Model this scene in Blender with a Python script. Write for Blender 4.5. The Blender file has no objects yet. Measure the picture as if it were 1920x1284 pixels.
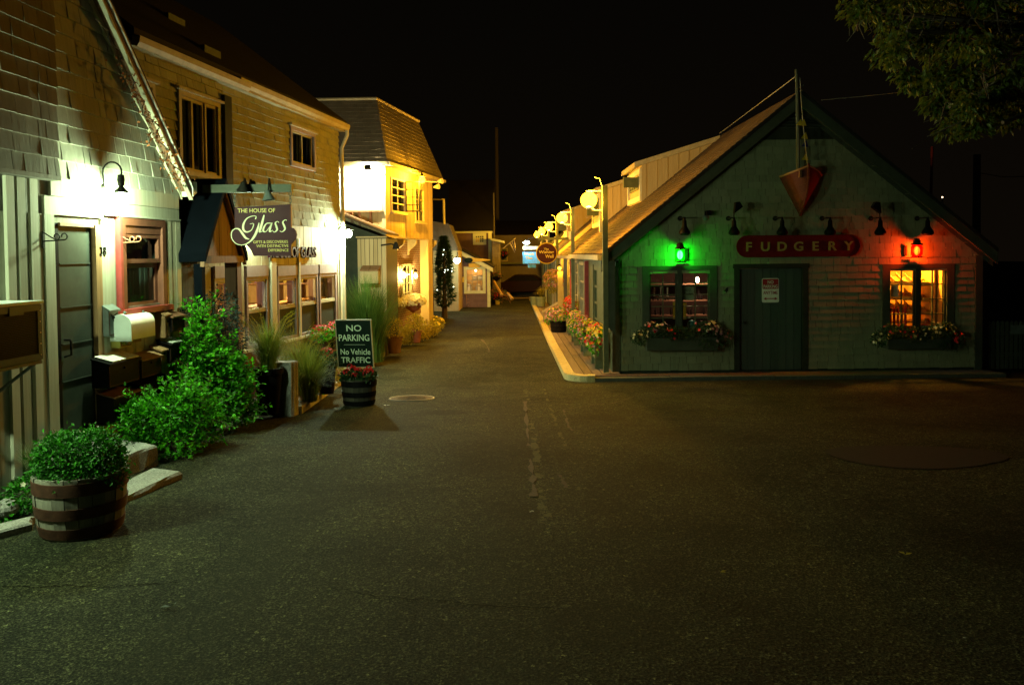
import bpy, math, random
from mathutils import Vector as V, Matrix

rad = math.radians
RND = random.Random(11)
sc = bpy.context.scene
col = sc.collection

# ---------------------------------------------------------------- camera
F, CX, CY = 1500.0, 960.0, 523.0            # focal length and optical axis in pixels of a 1920 px wide frame
PITCH, ROLL = rad(1.8), rad(0.6)
EYE = V((0, 0, 1.9))
fwd = V((0, math.cos(PITCH), -math.sin(PITCH)))
_r = V((1, 0, 0)); _u = V((0, math.sin(PITCH), math.cos(PITCH)))
rgt = _r * math.cos(ROLL) - _u * math.sin(ROLL)
upv = _r * math.sin(ROLL) + _u * math.cos(ROLL)
cam_d = bpy.data.cameras.new('camera'); cam = bpy.data.objects.new('camera', cam_d); col.objects.link(cam)
cam_d.sensor_width = 36.0; cam_d.lens = F / 1920 * 36
cam_d.shift_y = (CY - 642) / 1920
cam_d.clip_start = 0.05; cam_d.clip_end = 2000
m = Matrix.Identity(4)
for i in range(3):
    m[i][0] = rgt[i]; m[i][1] = upv[i]; m[i][2] = -fwd[i]; m[i][3] = EYE[i]
cam.matrix_world = m
sc.camera = cam

# ---------------------------------------------------------------- world (night) and exposure
w = bpy.data.worlds.new('World'); sc.world = w; w.use_nodes = True
bg = w.node_tree.nodes['Background']
bg.inputs['Strength'].default_value = 0.55
_tc = w.node_tree.nodes.new('ShaderNodeTexCoord'); _sp = w.node_tree.nodes.new('ShaderNodeSeparateXYZ'); _rp = w.node_tree.nodes.new('ShaderNodeValToRGB')
w.node_tree.links.new(_tc.outputs['Generated'], _sp.inputs[0]); w.node_tree.links.new(_sp.outputs[2], _rp.inputs[0]); w.node_tree.links.new(_rp.outputs[0], bg.inputs['Color'])
_rp.color_ramp.elements[0].position = 0.0; _rp.color_ramp.elements[0].color = (0.0062, 0.0042, 0.0022, 1)
_rp.color_ramp.elements[1].position = 0.4; _rp.color_ramp.elements[1].color = (0.0022, 0.0020, 0.0014, 1)
sc.view_settings.view_transform = 'Standard'; sc.view_settings.look = 'None'
sc.view_settings.exposure = 0.0; sc.view_settings.gamma = 1.0
sc.cycles.use_denoising = True
sc.cycles.max_bounces = 6; sc.cycles.diffuse_bounces = 3; sc.cycles.transparent_max_bounces = 12
sc.cycles.sample_clamp_indirect = 3.0
sc.cycles.use_light_tree = True
sc.cycles.caustics_reflective = False; sc.cycles.caustics_refractive = False

# lamp colours and strengths (radiant flux in watts of each real lamp)
MERC = (0.73, 1.0, 0.58)        # greenish white mercury lamps on the left
SODI = (1.0, 0.44, 0.018)        # sodium street lamps
FLUX = dict(door=250, door2=300, corner=620, globe=700, flood=1000, eave=950, carriage=170, can=480,
            far=130, small=60, green=26, red=75, shop=270, glass=85, dim=32)

# ---------------------------------------------------------------- pixel / ground helpers
GP = [(-50, 0), (5.5, 0), (8, -.08), (11, -.30), (15.2, -.55), (22, -.65), (41, -.82), (80, -1.0), (400, -1.5)]
def g(y):
    for (a, za), (b, zb) in zip(GP, GP[1:]):
        if y <= b: return za + (zb - za) * max(0, (y - a)) / (b - a)
    return GP[-1][1]
def ray(px, py):
    return fwd + rgt * ((px - CX) / F) + upv * ((CY - py) / F)
def at(px, py, y):
    d = ray(px, py); return EYE + d * (y / d.y)
def ong(px, py, dz=0.0):
    y = 8.0
    d = ray(px, py)
    for _ in range(60):
        t = (g(y) + dz - EYE.z) / d.z
        y = 0.5 * y + 0.5 * t * d.y
    return EYE + d * (y / d.y)

class Fr:
    """local frame: a along the wall, b out of it, c up"""
    def __init__(s, o, ux, un, up=(0, 0, 1)):
        s.o = V(o); s.ux = V(ux).normalized(); s.un = V(un).normalized(); s.up = V(up).normalized()
    def p(s, a, b, c): return s.o + s.ux * a + s.un * b + s.up * c
    def uz(s, px, py, b=0.0):
        d = ray(px, py); t = (b - (EYE - s.o).dot(s.un)) / d.dot(s.un)
        q = EYE + d * t - s.o
        return q.dot(s.ux), q.dot(s.up)
    def u(s, px, py=474, b=0.0): return s.uz(px, py, b)[0]
    def z(s, px, py, b=0.0): return s.uz(px, py, b)[1]
    def rect(s, x0, y0, x1, y1, b=0.0):
        a = s.uz(x0, y0, b); c = s.uz(x1, y1, b); return a[0], c[0], c[1], a[1]
W = Fr((0, 0, 0), (1, 0, 0), (0, 1, 0))
def wallfr(x0, mm): return Fr((x0, 0, 0), (mm, 1, 0), (1, -mm, 0))
L1 = wallfr(-4.776, .08)            # shingled house by the camera
L2 = wallfr(-5.964, .16)            # glass shop
L3 = wallfr(-3.49 - .187 * 22, .187)  # mansard building, street side
F3 = Fr((0, 22, 0), (1, 0, 0), (0, -1, 0))
FF = Fr((0, 15.8, 0), (1, 0, 0), (0, -1, 0))   # fudge shop front
RR = Fr((2.0, 0, 0), (0, 1, 0), (-1, 0, 0))    # fudge shop, lane side

# ---------------------------------------------------------------- mesh builder
class MB:
    def __init__(s): s.v = []; s.l = []; s.f = []
    def add(s, fr, pts, faces):
        n = len(s.v)
        for q in pts: s.v.append(fr.p(*q)); s.l.append(q)
        for f in faces: s.f.append([n + i for i in f])
    def raw(s, pts, faces):
        n = len(s.v)
        for q in pts: s.v.append(V(q)); s.l.append(tuple(q))
        for f in faces: s.f.append([n + i for i in f])
    def box(s, fr, a0, a1, b0, b1, c0, c1):
        s.add(fr, [(a0, b0, c0), (a1, b0, c0), (a1, b1, c0), (a0, b1, c0), (a0, b0, c1), (a1, b0, c1), (a1, b1, c1), (a0, b1, c1)],
              [(0, 3, 2, 1), (4, 5, 6, 7), (0, 1, 5, 4), (1, 2, 6, 5), (2, 3, 7, 6), (3, 0, 4, 7)])
        return s
    def hexa(s, fr, lo, hi):
        s.add(fr, list(lo) + list(hi), [(0, 3, 2, 1), (4, 5, 6, 7), (0, 1, 5, 4), (1, 2, 6, 5), (2, 3, 7, 6), (3, 0, 4, 7)]); return s
    def prism(s, fr, poly, b0, b1):
        n = len(poly)
        s.add(fr, [(a, b0, c) for a, c in poly] + [(a, b1, c) for a, c in poly],
              [tuple(range(n)), tuple(range(2 * n - 1, n - 1, -1))] + [(i, (i + 1) % n, n + (i + 1) % n, n + i) for i in range(n)]); return s
    def prismz(s, fr, poly, c0, c1):
        n = len(poly)
        s.add(fr, [(a, b, c0) for a, b in poly] + [(a, b, c1) for a, b in poly],
              [tuple(range(n)), tuple(range(2 * n - 1, n - 1, -1))] + [(i, (i + 1) % n, n + (i + 1) % n, n + i) for i in range(n)]); return s
    def tube(s, pts, r, n=7, r1=None, caps=True):
        pts = [V(q) for q in pts]; k = len(pts); vs = []; prev = None
        for i, q in enumerate(pts):
            t = (pts[min(i + 1, k - 1)] - pts[max(i - 1, 0)])
            if t.length < 1e-9: t = V((0, 0, 1))
            t.normalize()
            if prev is None:
                x = t.orthogonal().normalized()
            else:
                x = (prev - t * prev.dot(t))
                x = x.normalized() if x.length > 1e-6 else t.orthogonal().normalized()
            prev = x; y = t.cross(x)
            rr = r if r1 is None else r + (r1 - r) * i / max(1, k - 1)
            for j in range(n):
                a = 2 * math.pi * j / n; vs.append(q + x * (rr * math.cos(a)) + y * (rr * math.sin(a)))
        fs = [(i * n + j, i * n + (j + 1) % n, (i + 1) * n + (j + 1) % n, (i + 1) * n + j) for i in range(k - 1) for j in range(n)]
        if caps: fs += [tuple(range(n - 1, -1, -1)), tuple((k - 1) * n + j for j in range(n))]
        s.raw(vs, fs); return s
    def cyl(s, p0, p1, r0, r1=None, n=12): return s.tube([p0, p1], r0, n, r1 if r1 is not None else r0)
    def lathe(s, c, prof, n=20, up=(0, 0, 1)):
        c = V(c); up = V(up).normalized(); x = up.orthogonal().normalized(); y = up.cross(x); vs = []; k = len(prof)
        for r, z in prof:
            for j in range(n):
                a = 2 * math.pi * j / n; vs.append(c + up * z + x * (r * math.cos(a)) + y * (r * math.sin(a)))
        fs = [(i * n + j, i * n + (j + 1) % n, (i + 1) * n + (j + 1) % n, (i + 1) * n + j) for i in range(k - 1) for j in range(n)]
        if prof[0][0] > 1e-4: fs.append(tuple(range(n - 1, -1, -1)))
        if prof[-1][0] > 1e-4: fs.append(tuple((k - 1) * n + j for j in range(n)))
        s.raw(vs, fs); return s
    def ball(s, c, r, sz=1.0, n=14, k=8):
        return s.lathe(c, [(max(1e-5, r * math.sin(math.pi * i / k)), -r * sz * math.cos(math.pi * i / k)) for i in range(k + 1)], n)
    def leaf(s, p, d, nrm, L, Wd):
        d = d.normalized(); x = d.cross(nrm)
        x = x.normalized() if x.length > 1e-5 else d.orthogonal().normalized()
        nn = x.cross(d)
        s.raw([p, p + d * (L * .45) + x * (Wd * .5) + nn * (L * .06), p + d * L - nn * (L * .08), p + d * (L * .45) - x * (Wd * .5) + nn * (L * .06)], [(0, 1, 2), (0, 2, 3)])
    def bloom(s, p, nrm, r, petals=5, cup=.25):
        nrm = nrm.normalized(); x = nrm.orthogonal().normalized(); y = nrm.cross(x); a0 = RND.random() * 6.28
        vs = [p]
        for j in range(petals * 2):
            a = a0 + math.pi * j / petals; rr = r if j % 2 == 0 else r * .62
            vs.append(p + x * (rr * math.cos(a)) + y * (rr * math.sin(a)) + nrm * (cup * rr))
        n = petals * 2
        s.raw(vs, [(0, 1 + j, 1 + (j + 1) % n) for j in range(n)])
    def blade(s, p, d, L, bend, wd, seg=4):
        """grass blade leaving p upwards, arching over in direction d"""
        side = V((-d.y, d.x, 0)).normalized(); vs = []
        for i in range(seg + 1):
            t = i / seg; ang = bend * t
            q = p + V((0, 0, 1)) * (L * (math.sin(ang) / bend if bend > .01 else t)) + d * (L * ((1 - math.cos(ang)) / bend if bend > .01 else 0))
            ww = wd * (1 - t * .92); vs += [q - side * ww, q + side * ww]
        s.raw(vs, [(2 * i, 2 * i + 1, 2 * i + 3, 2 * i + 2) for i in range(seg)])
    def build(s, name, mat, parent=None, smooth=False, uv=True):
        off = V((0, 0, 0)); q = parent
        while q is not None: off += V(q.location); q = q.parent
        me = bpy.data.meshes.new(name)
        me.from_pydata([tuple(x - off) for x in s.v], [], s.f)
        if uv:
            lay = me.uv_layers.new(name='UVMap'); data = []
            for f in s.f:
                nx = ny = nz = 0.0; k = len(f)
                for i in range(k):
                    A = s.l[f[i]]; B = s.l[f[(i + 1) % k]]
                    nx += (A[1] - B[1]) * (A[2] + B[2]); ny += (A[2] - B[2]) * (A[0] + B[0]); nz += (A[0] - B[0]) * (A[1] + B[1])
                nx, ny, nz = abs(nx), abs(ny), abs(nz)
                if ny >= nx and ny >= nz: ij = (0, 2)
                elif nx >= nz: ij = (1, 2)
                else: ij = (0, 1)
                for i in f: data += [s.l[i][ij[0]], s.l[i][ij[1]]]
            lay.data.foreach_set('uv', data)
        me.validate()
        if smooth:
            me.polygons.foreach_set('use_smooth', [True] * len(me.polygons))
            try: me.set_sharp_from_angle(angle=rad(38))
            except Exception: pass
        me.materials.append(mat)
        o = bpy.data.objects.new(name, me); col.objects.link(o)
        if parent is not None: o.parent = parent
        if mat is not None and mat.get('flux'):      # a glowing bulb or globe carries its own lamp
            lo = [min(v[i] for v in s.v) for i in range(3)]; hi = [max(v[i] for v in s.v) for i in range(3)]
            ld = bpy.data.lights.new(name + '_light', 'POINT'); ld.energy = mat['flux']; ld.color = tuple(mat['tint']); ld.shadow_soft_size = (hi[0] - lo[0]) / 2 * .7
            lob_ = bpy.data.objects.new(name + '_light', ld); col.objects.link(lob_); lob_.location = V([(lo[i] + hi[i]) / 2 for i in range(3)]) - off
            if parent is not None: lob_.parent = parent
        return o

def tag(o, label=None, cat=None, group=None, kind=None):
    if label: o['label'] = label
    if cat: o['category'] = cat
    if group: o['group'] = group
    if kind: o['kind'] = kind
    return o
def thing(name, loc, label, cat, group=None):
    o = bpy.data.objects.new(name, None); col.objects.link(o); o.location = loc
    o.empty_display_size = .2
    return tag(o, label, cat, group)
def struct(o): o['kind'] = 'structure'; return o
def dup(root, loc, rotz=0.0, label=None, scale=1.0):
    r = root.copy(); col.objects.link(r); r.location = loc; r.rotation_euler = (0, 0, rotz); r.scale = (scale,) * 3
    if label: r['label'] = label
    for ch in list(root.children):
        c = ch.copy(); col.objects.link(c); c.parent = r
        for gg in list(ch.children):
            d = gg.copy(); col.objects.link(d); d.parent = c
    return r

# ---------------------------------------------------------------- materials
def newmat(name):
    mt = bpy.data.materials.new(name); mt.use_nodes = True
    nt = mt.node_tree; return mt, nt, nt.nodes['Principled BSDF'], nt.nodes['Material Output']
def N(nt, kind, **kw):
    n = nt.nodes.new(kind)
    for k, v in kw.items():
        if k in n.inputs.keys() if hasattr(n.inputs, 'keys') else False: n.inputs[k].default_value = v
        else: setattr(n, k, v)
    return n
def rgba(c): return (c[0], c[1], c[2], 1)
def ramp(nt, fac, stops):
    r = nt.nodes.new('ShaderNodeValToRGB'); e = r.color_ramp.elements
    e[0].position, e[0].color = stops[0][0], rgba(stops[0][1]); e[1].position, e[1].color = stops[-1][0], rgba(stops[-1][1])
    for p_, c_ in stops[1:-1]:
        q = e.new(p_); q.color = rgba(c_)
    nt.links.new(fac, r.inputs['Fac']); return r.outputs['Color']
def mapped(nt, scale=(1, 1, 1), uv=False):
    tc = nt.nodes.new('ShaderNodeTexCoord'); mp = nt.nodes.new('ShaderNodeMapping'); mp.inputs['Scale'].default_value = scale
    nt.links.new(tc.outputs['UV' if uv else 'Object'], mp.inputs['Vector']); return mp.outputs['Vector']
def noise(nt, vec, scale, detail=4, rough=.6, dist=0):
    n = nt.nodes.new('ShaderNodeTexNoise'); n.inputs['Scale'].default_value = scale; n.inputs['Detail'].default_value = detail
    n.inputs['Roughness'].default_value = rough; n.inputs['Distortion'].default_value = dist
    nt.links.new(vec, n.inputs['Vector']); return n.outputs['Fac']
def mixc(nt, fac, a, b, mode='MIX'):
    n = nt.nodes.new('ShaderNodeMix'); n.data_type = 'RGBA'; n.blend_type = mode
    for i, s_ in ((0, fac), (6, a), (7, b)):
        if isinstance(s_, (int, float)): n.inputs[i].default_value = s_
        elif isinstance(s_, tuple): n.inputs[i].default_value = rgba(s_)
        else: nt.links.new(s_, n.inputs[i])
    return n.outputs[2]
def mth(nt, op, a, b=0.0, c=0.0):
    n = nt.nodes.new('ShaderNodeMath'); n.operation = op
    for i, s_ in enumerate((a, b, c)):
        if isinstance(s_, (int, float)): n.inputs[i].default_value = s_
        else: nt.links.new(s_, n.inputs[i])
    return n.outputs[0]
def bump(nt, bs, h, strength, dist=.01):
    b = nt.nodes.new('ShaderNodeBump'); b.inputs['Strength'].default_value = strength; b.inputs['Distance'].default_value = dist
    nt.links.new(h, b.inputs['Height']); nt.links.new(b.outputs['Normal'], bs.inputs['Normal'])

def paint(name, c, var=.25, scale=6, rough=.6, bstr=.15, metal=0.0, stretch=(1, 1, 1), bscale=60):
    """painted / plain surface: uneven colour, a little dirt, fine bump"""
    mt, nt, bs, _ = newmat(name)
    v = mapped(nt, stretch)
    d = tuple(x * (1 - var) for x in c); b = tuple(min(1, x * (1 + var * .5)) for x in c)
    f = noise(nt, v, scale, 6, .65)
    nt.links.new(ramp(nt, f, [(.3, d), (.55, c), (.75, b)]), bs.inputs['Base Color'])
    bs.inputs['Roughness'].default_value = rough; bs.inputs['Metallic'].default_value = metal
    bs.inputs['Specular IOR Level'].default_value = .06 if max(c) < .06 else .3
    if bstr: bump(nt, bs, noise(nt, v, bscale, 4), bstr, .004)
    return mt
def wood(name, c1, c2, along='z', rough=.75, grain=22, bstr=.35):
    """boards with lengthwise grain; colour shifts from board to board"""
    mt, nt, bs, _ = newmat(name)
    s = {'x': (1.2, grain, grain), 'y': (grain, 1.2, grain), 'z': (grain, grain, 1.2)}[along]
    f = noise(nt, mapped(nt, s), 1.0, 8, .7, .6)
    gi = nt.nodes.new('ShaderNodeNewGeometry')
    f2 = mth(nt, 'ADD', mth(nt, 'MULTIPLY', f, .75), mth(nt, 'MULTIPLY', gi.outputs['Random Per Island'], .35))
    nt.links.new(ramp(nt, f2, [(.3, c1), (.78, c2)]), bs.inputs['Base Color'])
    bs.inputs['Roughness'].default_value = rough; bs.inputs['Specular IOR Level'].default_value = .18
    bump(nt, bs, f, bstr, .006); return mt
def shingle(name, c1, c2, c3):
    mt, nt, bs, _ = newmat(name)
    f = noise(nt, mapped(nt, (26, 26, 2.2)), 1.0, 8, .7, .4)
    big = noise(nt, mapped(nt, (1, 1, 1)), .9, 3, .6)
    gi = nt.nodes.new('ShaderNodeNewGeometry')
    base = ramp(nt, gi.outputs['Random Per Island'], [(0, c1), (.5, c2), (1, c3)])
    base = mixc(nt, .55, base, ramp(nt, f, [(.3, tuple(x * .5 for x in c2)), (.7, tuple(x * 1.2 for x in c2))]))
    base = mixc(nt, .3, base, ramp(nt, big, [(.35, tuple(x * .6 for x in c2)), (.65, c3)]))
    nt.links.new(base, bs.inputs['Base Color']); bs.inputs['Roughness'].default_value = .85; bs.inputs['Specular IOR Level'].default_value = .2
    bump(nt, bs, f, .6, .008); return mt
def foliage(name, c1, c2, trans=.25):
    mt, nt, bs, out = newmat(name)
    gi = nt.nodes.new('ShaderNodeNewGeometry')
    cl = noise(nt, mapped(nt), 4, 3)
    f = mth(nt, 'ADD', mth(nt, 'MULTIPLY', gi.outputs['Random Per Island'], .6), mth(nt, 'MULTIPLY', cl, .5))
    cc = ramp(nt, f, [(.25, c1), (.8, c2)])
    nt.links.new(cc, bs.inputs['Base Color']); bs.inputs['Roughness'].default_value = .55
    bs.inputs['Specular IOR Level'].default_value = .3
    tr = nt.nodes.new('ShaderNodeBsdfTranslucent'); nt.links.new(cc, tr.inputs['Color'])
    mx = nt.nodes.new('ShaderNodeMixShader'); mx.inputs[0].default_value = trans
    nt.links.new(bs.outputs[0], mx.inputs[1]); nt.links.new(tr.outputs[0], mx.inputs[2]); nt.links.new(mx.outputs[0], out.inputs['Surface'])
    return mt
def emit(name, c, strength):
    mt, nt, bs, out = newmat(name)
    nt.nodes.remove(bs)
    e = nt.nodes.new('ShaderNodeEmission'); e.inputs['Color'].default_value = rgba(c); e.inputs['Strength'].default_value = strength
    nt.links.new(e.outputs[0], out.inputs['Surface']); return mt
def glassmat(name, tint=(1, 1, 1), refl=.12):
    mt, nt, bs, out = newmat(name); nt.nodes.remove(bs)
    t = nt.nodes.new('ShaderNodeBsdfTransparent'); t.inputs['Color'].default_value = rgba(tint)
    gl = nt.nodes.new('ShaderNodeBsdfGlossy'); gl.inputs['Roughness'].default_value = .03
    lw = nt.nodes.new('ShaderNodeLayerWeight'); lw.inputs['Blend'].default_value = refl
    mx = nt.nodes.new('ShaderNodeMixShader'); lw.inputs['Blend'].default_value = .5
    nt.links.new(mth(nt, 'ADD', refl * .2, mth(nt, 'MULTIPLY', mth(nt, 'POWER', lw.outputs['Facing'], 5.0), .35)), mx.inputs[0])
    nt.links.new(t.outputs[0], mx.inputs[1]); nt.links.new(gl.outputs[0], mx.inputs[2]); nt.links.new(mx.outputs[0], out.inputs['Surface'])
    return mt
def bricks(name, c1, c2, mortar, sw=.21, sh=.07, msz=.012):
    mt, nt, bs, _ = newmat(name)
    v = mapped(nt, (1, 1, 1), True)
    b = nt.nodes.new('ShaderNodeTexBrick'); b.inputs['Scale'].default_value = 1.0
    b.inputs['Brick Width'].default_value = sw; b.inputs['Row Height'].default_value = sh; b.inputs['Mortar Size'].default_value = msz
    b.inputs['Color1'].default_value = rgba(c1); b.inputs['Color2'].default_value = rgba(c2); b.inputs['Mortar'].default_value = rgba(mortar)
    nt.links.new(v, b.inputs['Vector'])
    f = noise(nt, mapped(nt), 14, 5)
    nt.links.new(mixc(nt, .5, b.outputs['Color'], ramp(nt, f, [(.3, (.15, .15, .15)), (.7, (.9, .9, .9))]), 'MULTIPLY'), bs.inputs['Base Color'])
    bs.inputs['Roughness'].default_value = .85
    bump(nt, bs, mth(nt, 'SUBTRACT', mth(nt, 'MULTIPLY', f, .3), b.outputs['Fac']), .7, .008); return mt
def asphalt():
    mt, nt, bs, _ = newmat('asphalt')
    o = mapped(nt)
    fine = noise(nt, o, 75, 3, .85); mid = noise(nt, o, 9, 5, .65); big = noise(nt, o, .7, 5, .62, .4)
    vor = nt.nodes.new('ShaderNodeTexVoronoi'); vor.inputs['Scale'].default_value = 52; nt.links.new(o, vor.inputs['Vector'])
    c = ramp(nt, fine, [(.36, (.003, .003, .003)), (.5, (.030, .030, .027)), (.64, (.15, .146, .13))])
    stone = ramp(nt, vor.outputs['Color'], [(.5, (.4, .4, .4)), (.88, (1.6, 1.55, 1.4)), (1, (4.5, 4.3, 3.6))])
    c = mixc(nt, .75, c, stone, 'MULTIPLY')
    c = mixc(nt, .75, c, ramp(nt, big, [(.33, (.3, .3, .3)), (.5, (.95, .95, .95)), (.68, (1.5, 1.42, 1.25))]), 'MULTIPLY')
    c = mixc(nt, .6, c, ramp(nt, mid, [(.3, (.55, .55, .55)), (.7, (1.3, 1.3, 1.3))]), 'MULTIPLY')
    # cracks that wander
    sx = nt.nodes.new('ShaderNodeSeparateXYZ'); nt.links.new(o, sx.inputs[0])
    wn = nt.nodes.new('ShaderNodeTexNoise'); wn.inputs['Scale'].default_value = 1.6; wn.inputs['Detail'].default_value = 6; nt.links.new(o, wn.inputs['Vector'])
    wob = mixc(nt, .35, o, wn.outputs['Color'], 'ADD')
    ck = nt.nodes.new('ShaderNodeTexVoronoi'); ck.feature = 'DISTANCE_TO_EDGE'; ck.inputs['Scale'].default_value = .42; nt.links.new(wob, ck.inputs['Vector'])
    crack = mth(nt, 'MULTIPLY', mth(nt, 'LESS_THAN', ck.outputs['Distance'], .0014), mth(nt, 'GREATER_THAN', noise(nt, o, .5, 2), .5))
    c = mixc(nt, mth(nt, 'MULTIPLY', crack, .8), c, (.008, .008, .008))
    # worn remains of a pale line along the lane, and a cross seam
    xx = mth(nt, 'ADD', sx.outputs[0], mth(nt, 'MULTIPLY', noise(nt, o, 3, 4), .16))
    band = mth(nt, 'LESS_THAN', mth(nt, 'ABSOLUTE', mth(nt, 'SUBTRACT', xx, .30)), .035)
    band2 = mth(nt, 'LESS_THAN', mth(nt, 'ABSOLUTE', mth(nt, 'SUBTRACT', xx, .62)), .02)
    wear = mth(nt, 'GREATER_THAN', noise(nt, o, 2.6, 6, .7), .53)
    rng = mth(nt, 'MULTIPLY', mth(nt, 'GREATER_THAN', sx.outputs[1], 5.6), mth(nt, 'LESS_THAN', sx.outputs[1], 14.0))
    pm = mth(nt, 'MULTIPLY', mth(nt, 'MULTIPLY', mth(nt, 'MAXIMUM', band, band2), wear), rng)
    c = mixc(nt, mth(nt, 'MULTIPLY', pm, .55), c, (.14, .115, .09))
    oil = nt.nodes.new('ShaderNodeTexVoronoi'); oil.inputs['Scale'].default_value = .55; nt.links.new(wob, oil.inputs['Vector'])
    c = mixc(nt, mth(nt, 'MULTIPLY', mth(nt, 'LESS_THAN', oil.outputs['Distance'], .17), mth(nt, 'MULTIPLY', mid, .9)), c, (.010, .010, .009))
    trk = mth(nt, 'LESS_THAN', mth(nt, 'ABSOLUTE', mth(nt, 'SUBTRACT', mth(nt, 'ABSOLUTE', mth(nt, 'ADD', xx, .75)), .8)), .22)
    c = mixc(nt, mth(nt, 'MULTIPLY', trk, mth(nt, 'MULTIPLY', big, .55)), c, (.022, .021, .02))
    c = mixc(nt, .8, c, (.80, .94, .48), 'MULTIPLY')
    nt.links.new(c, bs.inputs['Base Color'])
    bs.inputs['Roughness'].default_value = .85; bs.inputs['Specular IOR Level'].default_value = .07
    h = mth(nt, 'SUBTRACT', mth(nt, 'ADD', fine, mth(nt, 'MULTIPLY', vor.outputs['Distance'], .6)), mth(nt, 'MULTIPLY', crack, 1.5))
    bump(nt, bs, h, .9, .008); return mt
def granite(name, c=(.33, .32, .29)):
    mt, nt, bs, _ = newmat(name); o = mapped(nt)
    f = noise(nt, o, 70, 3, .8); b_ = noise(nt, o, 5, 4)
    cc = ramp(nt, f, [(.3, tuple(x * .35 for x in c)), (.5, c), (.72, tuple(min(.8, x * 1.7) for x in c))])
    nt.links.new(mixc(nt, .5, cc, ramp(nt, b_, [(.3, (.6, .6, .6)), (.7, (1.1, 1.1, 1.1))]), 'MULTIPLY'), bs.inputs['Base Color'])
    bs.inputs['Roughness'].default_value = .8; bump(nt, bs, mth(nt, 'ADD', f, mth(nt, 'MULTIPLY', b_, 2)), .8, .012); return mt

M = {}
M['asphalt'] = asphalt()
M['patch'] = paint('patched_asphalt', (.028, .028, .026), .4, 60, .8, .6)
M['granite'] = granite('granite'); M['kerbyellow'] = granite('yellow_granite', (.62, .50, .22))  # second one: yellow-toned granite for the right kerb along the lane
M['kerbdark'] = granite('dark_granite', (.09, .10, .075))  # darker granite for the kerb stretch along the fudge shop front
M['granite_pale'] = granite('pale_granite', (.42, .41, .36))
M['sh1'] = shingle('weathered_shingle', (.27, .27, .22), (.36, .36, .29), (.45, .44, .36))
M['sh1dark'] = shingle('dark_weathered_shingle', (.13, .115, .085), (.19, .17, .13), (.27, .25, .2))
M['sh2'] = shingle('tan_shingle', (.23, .235, .16), (.32, .325, .22), (.41, .41, .29))
M['sh3'] = shingle('brown_mansard_shingle', (.10, .085, .06), (.14, .12, .085), (.19, .16, .12))
M['shF'] = shingle('sage_shingle', (.18, .20, .115), (.235, .26, .15), (.30, .325, .195))
M['roof'] = shingle('roof_shingle', (.012, .011, .010), (.020, .018, .017), (.03, .027, .024))
M['roofw'] = shingle('brown_roof_shingle', (.05, .033, .02), (.085, .055, .032), (.13, .085, .05))
M['bd1'] = wood('grey_green_boards', (.24, .24, .17), (.46, .45, .35))
M['bd2'] = wood('tan_boards', (.36, .33, .21), (.56, .52, .37))
M['bd3'] = wood('ochre_boards', (.33, .25, .12), (.50, .40, .22))
M['bdbrown'] = wood('brown_boards', (.15, .085, .04), (.36, .21, .1))
M['bdgreen'] = wood('dark_green_planks', (.045, .062, .05), (.075, .1, .078))
M['plank_y'] = wood('walkway_planks', (.07, .055, .04), (.22, .17, .125), 'y')
M['barrel'] = wood('weathered_barrel_staves', (.10, .095, .075), (.34, .32, .26))
M['barreld'] = wood('dark_barrel_staves', (.03, .028, .02), (.075, .07, .05))
M['twig'] = wood('twig_wood', (.16, .08, .045), (.34, .2, .12))
M['cream'] = paint('cream_trim', (.62, .58, .42), .2, 5, .55, .12)
M['white'] = paint('white_paint', (.78, .78, .74), .12, 5, .5, .1)
M['tantrim'] = paint('tan_trim', (.40, .35, .22), .25, 7, .6, .2)
M['lav'] = paint('mauve_trim', (.30, .23, .23), .25, 6, .6, .12)
M['redtrim'] = paint('red_window_paint', (.30, .045, .04), .3, 8, .5, .15)
M['browntrim'] = paint('brown_window_paint', (.15, .055, .032), .3, 9, .5, .15)
M['door1'] = paint('slate_door_paint', (.045, .052, .042), .2, 5, .4, .1)
M['gtrim'] = paint('green_trim', (.06, .074, .048), .25, 6, .6, .15)
M['gtrimd'] = paint('dark_green_trim', (.034, .042, .028), .25, 6, .6, .15)
M['gpost'] = paint('olive_post_paint', (.12, .14, .07), .25, 6, .6, .2)
M['greybox'] = paint('grey_metal', (.11, .135, .125), .3, 12, .5, .1, .0)
M['black'] = paint('black_metal', (.006, .006, .006), .4, 9, .5, .1)
M['iron'] = paint('wrought_iron', (.02, .019, .016), .4, 20, .6, .25)
M['copper'] = paint('copper_iron', (.2, .09, .05), .3, 16, .5, .2)
M['rust'] = paint('rusty_hoop', (.085, .035, .02), .5, 12, .75, .4, .3)
M['yellowbox'] = paint('mustard_paint', (.42, .36, .08), .3, 8, .5, .12)
M['whitebox'] = paint('white_mailbox', (.72, .80, .74), .12, 6, .4, .05)
M['paper'] = paint('newspaper', (.62, .62, .56), .35, 30, .7, .1)
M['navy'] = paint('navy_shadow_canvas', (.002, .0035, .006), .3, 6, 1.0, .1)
M['plum'] = paint('plum_sign_paint', (.045, .012, .018), .15, 5, .45, .05)
M['gold'] = paint('gold_leaf', (.40, .32, .09), .2, 20, .45, .1, .2)
M['palegold'] = paint('pale_gilt_letters', (.80, .78, .50), .1, 20, .5, 0)
M['signgreen'] = paint('dark_green_sign', (.004, .013, .008), .2, 5, .45, .05)
M['mint'] = paint('pale_mint_letters', (.55, .68, .50), .08, 9, .6, 0)
M['signred'] = paint('red_sign', (.16, .012, .012), .25, 7, .22, .05)
M['redletter'] = paint('red_sign_face', (.33, .02, .03), .12, 9, .5, 0)
M['woodbrown'] = wood('brown_timber', (.12, .06, .035), (.30, .17, .1), 'z')
M['postdark'] = wood('dark_timber', (.01, .012, .011), (.035, .03, .022), 'z')
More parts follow.
